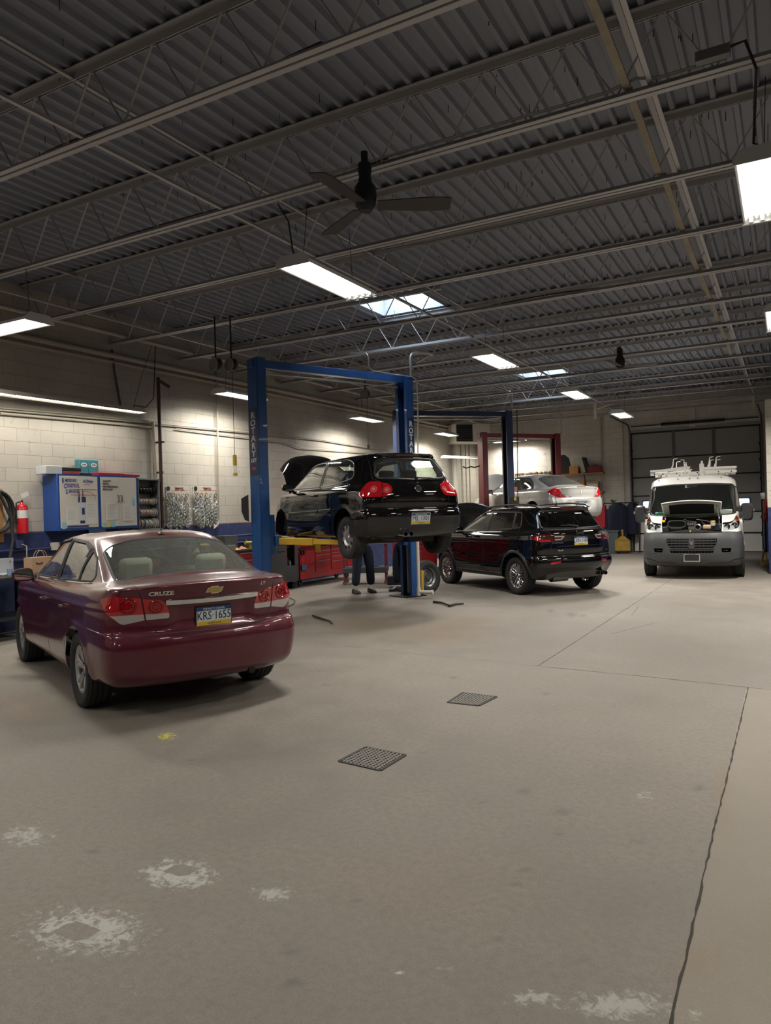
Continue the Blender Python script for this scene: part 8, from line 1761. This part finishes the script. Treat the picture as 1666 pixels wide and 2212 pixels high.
 for i in range(16): a = random.uniform(0,2 * PI); r = random.uniform(.05,.16); m.tube([(0,0,0),(r * math.cos(a) * .6,r * math.sin(a) * .6,.12),(r * math.cos(a),r * math.sin(a),.02 + random.uniform(0,.14))],[.012,.018,.004],5)
 tag(m.build('green_cloth', mat('leaf_green', (.03, .12, .05), .7), None, (p.x, p.y, 1.64)), 'tangle of green straps on top of the coat rail', 'straps')
 q = at_z(1336, 1196); m = MB().prism([(-.26, 0), (.26, 0), (.30, .72), (-.30, .72)], -.25, .25, 'xz').bb((-.32, -.27, .70), (.32, .27, .76)); tag(m.build('garbage_bin', mat('bin_green_grey', (.075, .10, .105), .5), None, (q.x - .3, q.y + .3, 0), bevel=.01), 'grey-green rectangular bin under the hanging jackets', 'bin')
 q = at_z(1346, 1195); o = empty('waste_oil_can', (q.x, q.y, 0), .2, 'rusty yellow oil can on a wheeled base beside the back wall', 'can'); ym = mat('rusty_yellow', (.36, .22, .03), .6, noise=.5, nscale=6.)
 MB().bb((-.24, -.2, .08), (.24, .2, .42)).prism([(-.24, .42), (.24, .42), (.06, .56), (-.06, .56)], -.18, .18, 'xz').build('tank', ym, o, bevel=.015); MB().cyl((0, 0, .56), (0, 0, .78), .04, 12).build('neck', ym, o)
 MB().bb((-.24, -.2, .05), (.24, .2, .09)).build('dolly', pal('dark'), o)
 for x in (-.18, .18): MB().cyl((x, -.2, .03), (x, -.16, .03), .03, 12).build('caster', pal('rubber'), o)
 p = at_y(1303, 1120, YB - 1.0); m = MB().xf(Matrix.Translation((p.x, p.y, 1.0))).prism([(-.35, .1), (.02, .55), (.10, .60), (.08, -.1), (-.2, -.3)], -.1, .1, 'xz'); tag(m.build('red_hood_piece', mat('panel_red', (.35, .02, .03), .4)), 'red car panel piece leaning behind the SUV, left of the jackets', 'panel')
 # unit heater hung in the far left corner
 q = at_d(983, 932, 24.2); q2 = at_d(1070, 935, 24.6); o = empty('unit_heater', (q.x, q.y, q.z), 0, 'cream unit heater with dark louvres hung in the far left corner', 'heater'); w = 1.25
 o.rotation_euler = (0, 0, CAM_YAW + .25); c = pal('cream'); H = .62; z0 = -H / 2 - .05
 MB().bb((0, .0, z0), (w, .7, z0 + H)).build('casing', c, o, bevel=.01); lv = MB()
 for k in range(9): lv.box((.33, -.012, z0 + .06 + k * .062), (.56, .05, .012), R=Matrix.Rotation(.5, 3, 'X'))
 lv.build('louvre', pal('dark'), o); MB().bb((.05, -.006, z0 + .03), (.61, -.001, z0 + H - .03)).build('louvre_back', pal('black'), o)
 for x in (.1, w - .1): MB().cyl((x, .35, z0 + H), (x, .35, ZC - q.z + .5), .008, 6).build('hanger_rod', pal('galv'), o)
 # far-left corner downpipes
 for (px, r, cl, lab) in ((985, .09, 'cream', 'thick cream downpipe in the far left corner'), (998, .02, 'cond', 'thin conduit right of the thick cream downpipe'), (1008, .02, 'cond', 'second thin conduit right of the cream downpipe'), (1016, .03, 'cond', 'third conduit by the far left corner')):
  p = at_x(px, 1050, XW + .12); tag(MB().cyl((p.x, p.y, .05), (p.x, p.y, ZC - .1), r, 14).build('downpipe', pal(cl)), lab, 'pipe', 'corner pipes')
 # right side: fire extinguisher,bin,bracket on the booth wall
 p = at_y(1655,1100,18.9);
 q = at_z(1662, 1230); o = empty('trash_can', (-.02, 17.75, 0), 0, 'dark grey round trash can by the booth wall at the right edge', 'trash can'); m = MB().lathe([(0, .01), (.21, .01), (.26, .70), (.275, .70), (.275, .74), (.25, .74), (.20, .05), (0, .04)], 28); m.build('body', mat('can_dark', (.035, .04, .042), .5), o)
 q = at_z(1650, 1215); m = MB().bar((0, 0, .05), (.06, .15, .40), .03, .05).bar((.12, 0, .05), (.10, .15, .30), .03, .05).bb((-.02, -.1, 0), (.16, .2, .06)); tag(m.build('floor_jack', pal('yellow'), None, (-.62, 20.6, 0)), 'small yellow jack on the floor behind the trash can', 'jack')
 p = at_y(1652, 1080, 22.0); o = empty('fire_extinguisher', (-.50, 21.0, 1.05), 0, 'red fire extinguisher with a white tag at the far right beside the booth wall', 'fire extinguisher'); MB().bb((-.06, -.05, 0), (.08, .05, .62)).build('red_board', mat('panel_red', (.35, .02, .03), .4), o); MB().lathe([(0, .1), (.055, .1), (.055, .55), (.02, .62), (0, .62)], 18, (0, -.09, 0)).build('cylinder', mat('ext_red', (.50, .012, .02), .3, coat=.5), o); MB().box((-.06, -.12, .68), (.10, .004, .16)).build('inspection_tag', pal('white'), o)
# ------------------------------------------------------------------ under the roof
def fan(x,y,z,label,blades=(0.3,2.4,4.5),L=.68):
 o = empty('ceiling_fan', (x, y, z), 0, label, 'fan', 'ceiling fans'); dk = mat('fan_black', (.012, .014, .018), .5)
 MB().lathe([(0, -.10), (.05, -.10), (.085, -.05), (.095, .02), (.09, .10), (.06, .14), (.05, .20), (.06, .24), (.055, .30), (.02, .31)], 28).build('motor', dk, o); MB().cyl((0, 0, .30), (0, 0, max(ZC + .05 - z, .34)), .03, 10).build('down_rod', dk, o)
 for a in blades:
  b = MB(); R = Matrix.Rotation(a, 3, 'Z') @ Matrix.Rotation(-.22, 3, 'X'); n = 8; up = []; lo = []
  for i in range(n + 1): t = i / n; w = .065 + .03 * min(1,t * 1.6); w *= (1 if t < .94 else .8); up.append((.10 + (L - .10) * t,w)); lo.append((.10 + (L - .10) * t,-w * .9))
  pts = up + lo[::-1]; b.add([R @ Vector((p[0],p[1],-.004)) + Vector((0,0,-.05)) for p in pts] + [R @ Vector((p[0],p[1],.004)) + Vector((0,0,-.05)) for p in pts],[tuple(range(len(pts)))[::-1],tuple(range(len(pts),2 * len(pts)))] + [(i,(i + 1) % len(pts),len(pts) + (i + 1) % len(pts),len(pts) + i) for i in range(len(pts))])
  bo = b.build('blade', mat('blade_dark', (.04, .036, .036), .55), o, smooth=20)
 return o
def hose_reel(q,rz,lab,drop=None):
 o = empty('cord_reel', q, rz, lab, 'reel', 'hanging cord reels'); m = mat('reel_cream', (.17, .16, .13), .5)
 for s in (-1, 1): MB().lathe([(0, s * .045), (.085, s * .045), (.098, s * .055), (.102, s * .04), (.04, s * .03)], 26, axis='x').build('reel_disc', m, o)
 MB().lathe([(.03, -.035), (.075, -.035), (.075, .035), (.03, .035)], 20, axis='x').build('cord_coil', pal('rubber'), o); MB().bar((0, 0, .02), (0, 0, ZC - q[2] + .05), .02, .015).build('bracket', pal('dark'), o)
 if drop: MB().tube([(0, .10, -.08), (0, .08, -.3), (.0, .08, -drop)], .006, 6).build('cord', pal('rubber'), o);
 return o
def build_roof_things():
 def bay(px,py,rz,lab,z=3.95,dx=0,dy=0, **k): p = at_z(px,py,z); high_bay(p.x + dx,p.y + dy,z,rz,lab, **k)
 lw = []
 high_bay(-3.99, 6.25, 3.95, 0, 'hanging four-tube light in the middle of the frame, nearest of its row')
 p = at_z(1069, 781, 3.95); high_bay(-4.03, 11.13, 3.95, 0, 'second light of the middle row, above the first skylight')
 high_bay(-3.88, 15.55, 3.95, 0, 'third light of the middle row, over the navy lift', W=HB_W * 1.7); high_bay(-3.78, 19.95, 3.95, 0, 'fourth and farthest light of the middle row, before the overhead door', W=HB_W * 2.4)
 high_bay(-.09, 6.25, 3.95, 0, 'large bright light cut by the right edge of the frame, nearest of its row'); high_bay(-.02, 10.83, 3.95, 0, 'second light of the right row, a sliver at the right edge')
 high_bay(-8.22, 5.62, 3.95, PI / 2, 'hanging light at the left edge of the frame near the wall')
 a = at_z(457, 850, 3.95); b = at_z(578, 864, 3.95); high_bay((a.x + b.x) / 2, (a.y + b.y) / 2, 3.95, 0, 'hanging light behind the blue left lift post')
 a = at_z(748, 902, 3.95); b = at_z(830, 912, 3.95); high_bay((a.x + b.x) / 2, (a.y + b.y) / 2, 3.95, 0, 'hanging light over the raised hood of the hatchback, left of the right post')
 a = at_z(932, 936, 3.95); b = at_z(990, 942, 3.95); high_bay((a.x + b.x) / 2, (a.y + b.y) / 2, 3.95, 0, 'hanging light left of the unit heater', W=HB_W * 1.5)
 a = at_z(1066, 957, 3.95); b = at_z(1144, 951, 3.95); high_bay((a.x + b.x) / 2, (a.y + b.y) / 2, 3.95, PI / 2, 'hanging light seen through the red lift frame', W=HB_W * 1.1)
 for k, (x, y) in enumerate(((-8.2, .8), (-4.0, 1.4), (-.1, 1.6), (3.6, 6.2), (3.6, 1.5), (3.6, 11.0), (-4.0, -3.4), (-.1, -3.4), (-8.2, -3.4), (.0, 15.45))): high_bay(x, y, 3.95, 0 if k else PI / 2, W=HB_W * (.8, .35, .3, .8, .5, 1, .4, .4, .6, 2.4)[k], label= 'hanging light outside the frame, %s' % ('over the bays left of the camera', 'behind the camera in the middle row', 'above and behind the camera', 'right of the frame beside the nearest pair', 'right of the camera', 'right of the frame further back', 'far behind the camera, middle row', 'far behind the camera, right row', 'far behind the camera, left row', 'just right of the frame near the booth wall')[k])
 # strip lights
 p = at_x(0,852,XW + .45); q = at_x(306,893,XW + .45); q.z = p.z = (q.z + p.z) / 2; p0 = Vector((p.x,q.y - 4.88,p.z)); m_ = p0.lerp(q,.5)
 strip_light(m_ + Vector((0, .0, 0)), q, 'long bare-tube strip light above the blue cabinets'); strip_light(p0, m_ - Vector((0, .01, 0)), 'strip light continuing out of the left edge of the frame')
 p = at_x(957, 989, XW + .6); q = p + Vector((1.0, 1.9, 0)); q = at_d(1030, 992, (p - CAM_P).dot(_fw) + .9); q.z = p.z; strip_light(p, q, 'small strip light low in the far left corner, left of the red post')
 # hanging supports for the wall strip
 a = at_x(287, 886, XW + .45); b = at_x(330, 742, XW + .30); tag(MB().tube([a, a.lerp(b, .5) + Vector((0, -.03, 0)), b], .004, 5).build('hanging_wire', pal('wire')), 'thin wire holding the right end of the long strip light', 'wire')
 a = at_x(283, 885, XW + .45); tag(MB().tube([a, at_x(292, 876, XW + .45), at_x(315, 880, XW + .45), at_x(332, 860, XW + .42), at_x(336, 745, XW + .40)], .008, 6).build('extension_cord', pal('rubber')), 'black cord looping from the strip light up to the roof', 'cord')
 # fans
 p = at_z(790, 436, 4.25); fan(p.x, p.y, 4.27, 'dark three-blade ceiling fan above the nearest middle light', (CAM_YAW + .0, CAM_YAW + 2.09, CAM_YAW + 4.19), .72)
 p = at_z(1340, 790, 4.42); fan(p.x, p.y, 4.46, 'far dark ceiling fan above the overhead door side of the room', (.4, 2.5, 4.6), .72)
 # reels and pendants
 q = at_d(500, 788, 11.2); hose_reel((q.x, q.y, q.z), CAM_YAW + .9, 'cord reel hanging just left of the blue left post top'); q = at_d(489, 787, 11.25); hose_reel((q.x - .12, q.y - .1, q.z), CAM_YAW + .9, 'second cord reel right beside the first at the blue post top')
 q = at_d(789, 852, 16.4); hose_reel((q.x, q.y, q.z), CAM_YAW + 1.1, 'cord reel hanging in the middle distance above the hatchback', .3)
 for (px, p0, p1, D, mt, lab) in ((507, 983, 1028, 11.3, pal('yel'), 'yellow pendant work light hanging in front of the wall left of the blue post'), (796, 961, 978, 16.4, mat('pendant_wood', (.20, .11, .05), .6), 'brown pendant handle hanging above the hatchback roof')):
  a = at_d(px, p0, D); b = at_d(px + 2, p1, D); o = empty('pendant', (a.x, a.y, a.z), 0, lab, 'pendant'); h = a.z - b.z
  MB().bar((0, 0, 0), (0, 0, -h * .5), .055, .04).build('handle', mt, o, bevel=.006); MB().cyl((0, 0, 0), (0, 0, ZC - .45 - a.z + .3), .004, 6).build('cord', pal('rubber'), o)
  if px == 507: MB().bar((0, 0, -h * .86), (0, 0, -h), .06, .04).build('hook_block', mt, o); MB().cyl((-.02, 0, -h * .5), (-.02, 0, -h * .86), .005, 6).cyl((.02, 0, -h * .5), (.02, 0, -h * .86), .005, 6).build('guard_rod', pal('galv'), o)
 # conduit with box along the second joist,cable drops
 y = 4.03 + 1.62; z = ZC + .06
 tag(MB().cyl((-3.6, y - .05, z), (-1.1, y - .05, z), .011, 8).build('ceiling_conduit', pal('galv')), 'shiny conduit riding on the second joist chord, centre top', 'conduit'); tag(MB().tube([(-1.1, y - .05, z), (-.9, y - .05, z + .04), (-.75, y - .05, z), (-.3, y - .05, z)], .011, 8).build('ceiling_conduit', pal('galv')), 'conduit continuing to the junction box at upper right', 'conduit')
 a = at_z(1540, 118, ZC + .06); tag(MB().box((a.x, a.y, a.z), (.22, .07, .07)).build('junction_box', mat('jbox', (.20, .21, .21), .5, .5), bevel=.004), 'small metal junction box on the joist at upper right', 'junction box')
 tag(MB().tube([(a.x + .11, a.y, a.z + .02), (a.x + .2, a.y, a.z + .03), (a.x + .26, a.y + .05, a.z - .15), (a.x + .22, a.y + .5, a.z - .45), (-.05, 5.75, 4.05)], .010, 6).build('extension_cord', pal('rubber')), 'black cord dropping from the junction box to the bright right light', 'cord')
 b = at_z(600, 440, ZC + .03); tag(MB().tube([(b.x, b.y, b.z), (b.x + .05, b.y + .1, b.z - .15), (b.x + .02, b.y + .2, b.z - .4), (-3.99, 5.65, 4.06)], .008, 6).build('extension_cord', pal('rubber')), 'black cord dropping from the joist to the middle hanging light', 'cord')
 for k, (x0, x1, y0, dz, lab) in enumerate(((-8.8, -2.6, 4.03, .07, 'cables tied along the nearest joist, left part'), (-8.6, -3.0, 5.65, .07, 'cables tied along the second joist, left part'), (-6.8, -1.5, 11.0 - .49, .06, 'cables running on the joist before the first skylight'))):
  P = [(x, y0 + .04 + .015 * math.sin(x * 3), ZC + dz + .02 * math.sin(x * 2.1 + k)) for x in np.linspace(x0, x1, 40)]; tag(MB().tube(P, .009, 5).tube([(p[0], p[1] + .025, p[2] + .012) for p in P], .007, 5).build('cable_run', mat('cable_dark', (.06, .06, .065), .6)), lab, 'cable')
 w = MB()
 for (a,b) in (((560,575),(1400,405)),((560,583),(1400,420))): p = at_z(*a,ZD - .15); q = at_z(*b,ZD - .15); w.tube([p,p.lerp(q,.5) + Vector((0,0,-.06)),q],.003,5)
 tag(w.build('guy_wire', pal('wire')), 'pair of thin wires strung across the roof beyond the fan', 'wire')
def build_people():
 f1 = at_z(768,1281); f2 = at_z(803,1281); c = (f1 + f2) / 2; u = (f1 - f2); ang = math.atan2(u.y,u.x) - PI / 2 + PI   # facing away
 person(c.x, c.y, math.atan2(_fw.y, _fw.x) + PI + .35, 'standing person in dark jeans and black shoes, upper body hidden by the raised hatchback', ((.0, .17), (.03, -.17)), 'up')
 q = at_d(864, 1278, 14.9); person(q.x + .06, q.y + .05, math.atan2(_fw.y, _fw.x) + 2.2, 'second person in dark clothes half hidden behind the right blue lift post', ((.0, .10), (.10, -.10)), 'up')
def van_rack():
 """ladder rack bolted on the van roof"""
 c = [o for o in COL.objects if o.name.startswith('van') and o.get('category') == 'van'][0]; wh = mat('rack_white', (.62, .61, .57), .45)
 z = 2.275; o = None
 for k,x in enumerate((1.95,.55)):
  m = MB().bar((x, -.93, z + .035), (x, .93, z + .035), .05, .06).bar((x + .05, -.93, z + .11), (x + .05, -.08, z + .135), .05, .05).bar((x + .05, .22, z + .13), (x + .05, .93, z + .125), .05, .05); o = m.build('ladder_rack', wh, c)
  s = MB().bar((x + .03, -.90, z + .10), (x + .03, -.10, z + .18), .04, .045).bar((x + .03, -.55, z + .08), (x + .03, -.05, z + .17), .03, .035); s.build('folding_arm', wh, o)
  for y, h in ((-.16, .26), (.17, .24), (.205, .30)): MB().bar((x + .06, y, z), (x + .06, y, z + h), .04, .035).build('upright', wh, o)
  for y in (-.42, .36, .50): MB().tube([(x + .04, y - .03, z + .16), (x + .04, y, z + .24), (x + .04, y + .01, z + .36), (x + .04, y + .03, z + .38), (x + .04, y + .10, z + .385)], [.018, .014, .010, .009, .008], 8).build('ladder_hook', wh, o)
  MB().tube([(x + .04, -.18, z + .2), (x + .04, -.18, z + .35), (x + .04, -.25, z + .35)], .008, 8).build('ladder_hook', wh, o)
  for y in (-.72, .72): MB().bar((x, y, z - .07), (x, y, z + .01), .08, .05).build('rack_foot', mat('foot_dark', (.25, .24, .2), .5), o)
  b = MB()
  for y in (-.84,-.65,-.35,.1,.55,.82): b.cyl((x + .026,y,z + .035),(x + .036,y,z + .035),.014,8)
  b.build('rack_bolt', pal('dark'), o)
 for y in (-.72, .72): MB().bar((-.5, y, z - .03), (2.2, y, z - .03), .03, .03).build('rack_rail', wh, o)
# ------------------------------------------------------------------ put the place together
SKY = [(-6.52,-5.28,10.88,12.08),(-6.40,-5.20,18.95,20.15)]
DX0,DX1 = -4.57,-.74
HB_W = 80.
make_camera()
build_shell(); build_joists(); build_roof_things(); build_lifts(); build_wall_items(); build_benches(); build_far(); build_people()
for f in (cruze,golf,compass,gsix,van): f()
van_rack()
wd = bpy.data.worlds.new('sky'); SC.world = wd; wd.use_nodes = True
bg = wd.node_tree.nodes['Background']; bg.inputs[0].default_value = (.62, .80, 1., 1); bg.inputs[1].default_value = 5.
wd.cycles.sampling_method = 'NONE'
for h in SKY:      # daylight that comes down on the roof openings
 area(((h[0] + h[1]) / 2,(h[2] + h[3]) / 2,ZD + .95),1.9,1.9,62,col=(.72,.86,1.),spread=PI)
vs = SC.view_settings; vs.view_transform = 'Standard'; vs.look = 'None'; vs.gamma = 1; vs.use_curve_mapping = False; vs.exposure = 0.
cy = SC.cycles; cy.max_bounces = 5; cy.diffuse_bounces = 2; cy.glossy_bounces = 3; cy.transparent_max_bounces = 12; cy.use_adaptive_sampling = True; cy.adaptive_threshold = .04; cy.transmission_bounces = 4; cy.caustics_reflective = False; cy.caustics_refractive = False; cy.sample_clamp_indirect = 6.
cy.use_light_tree = True
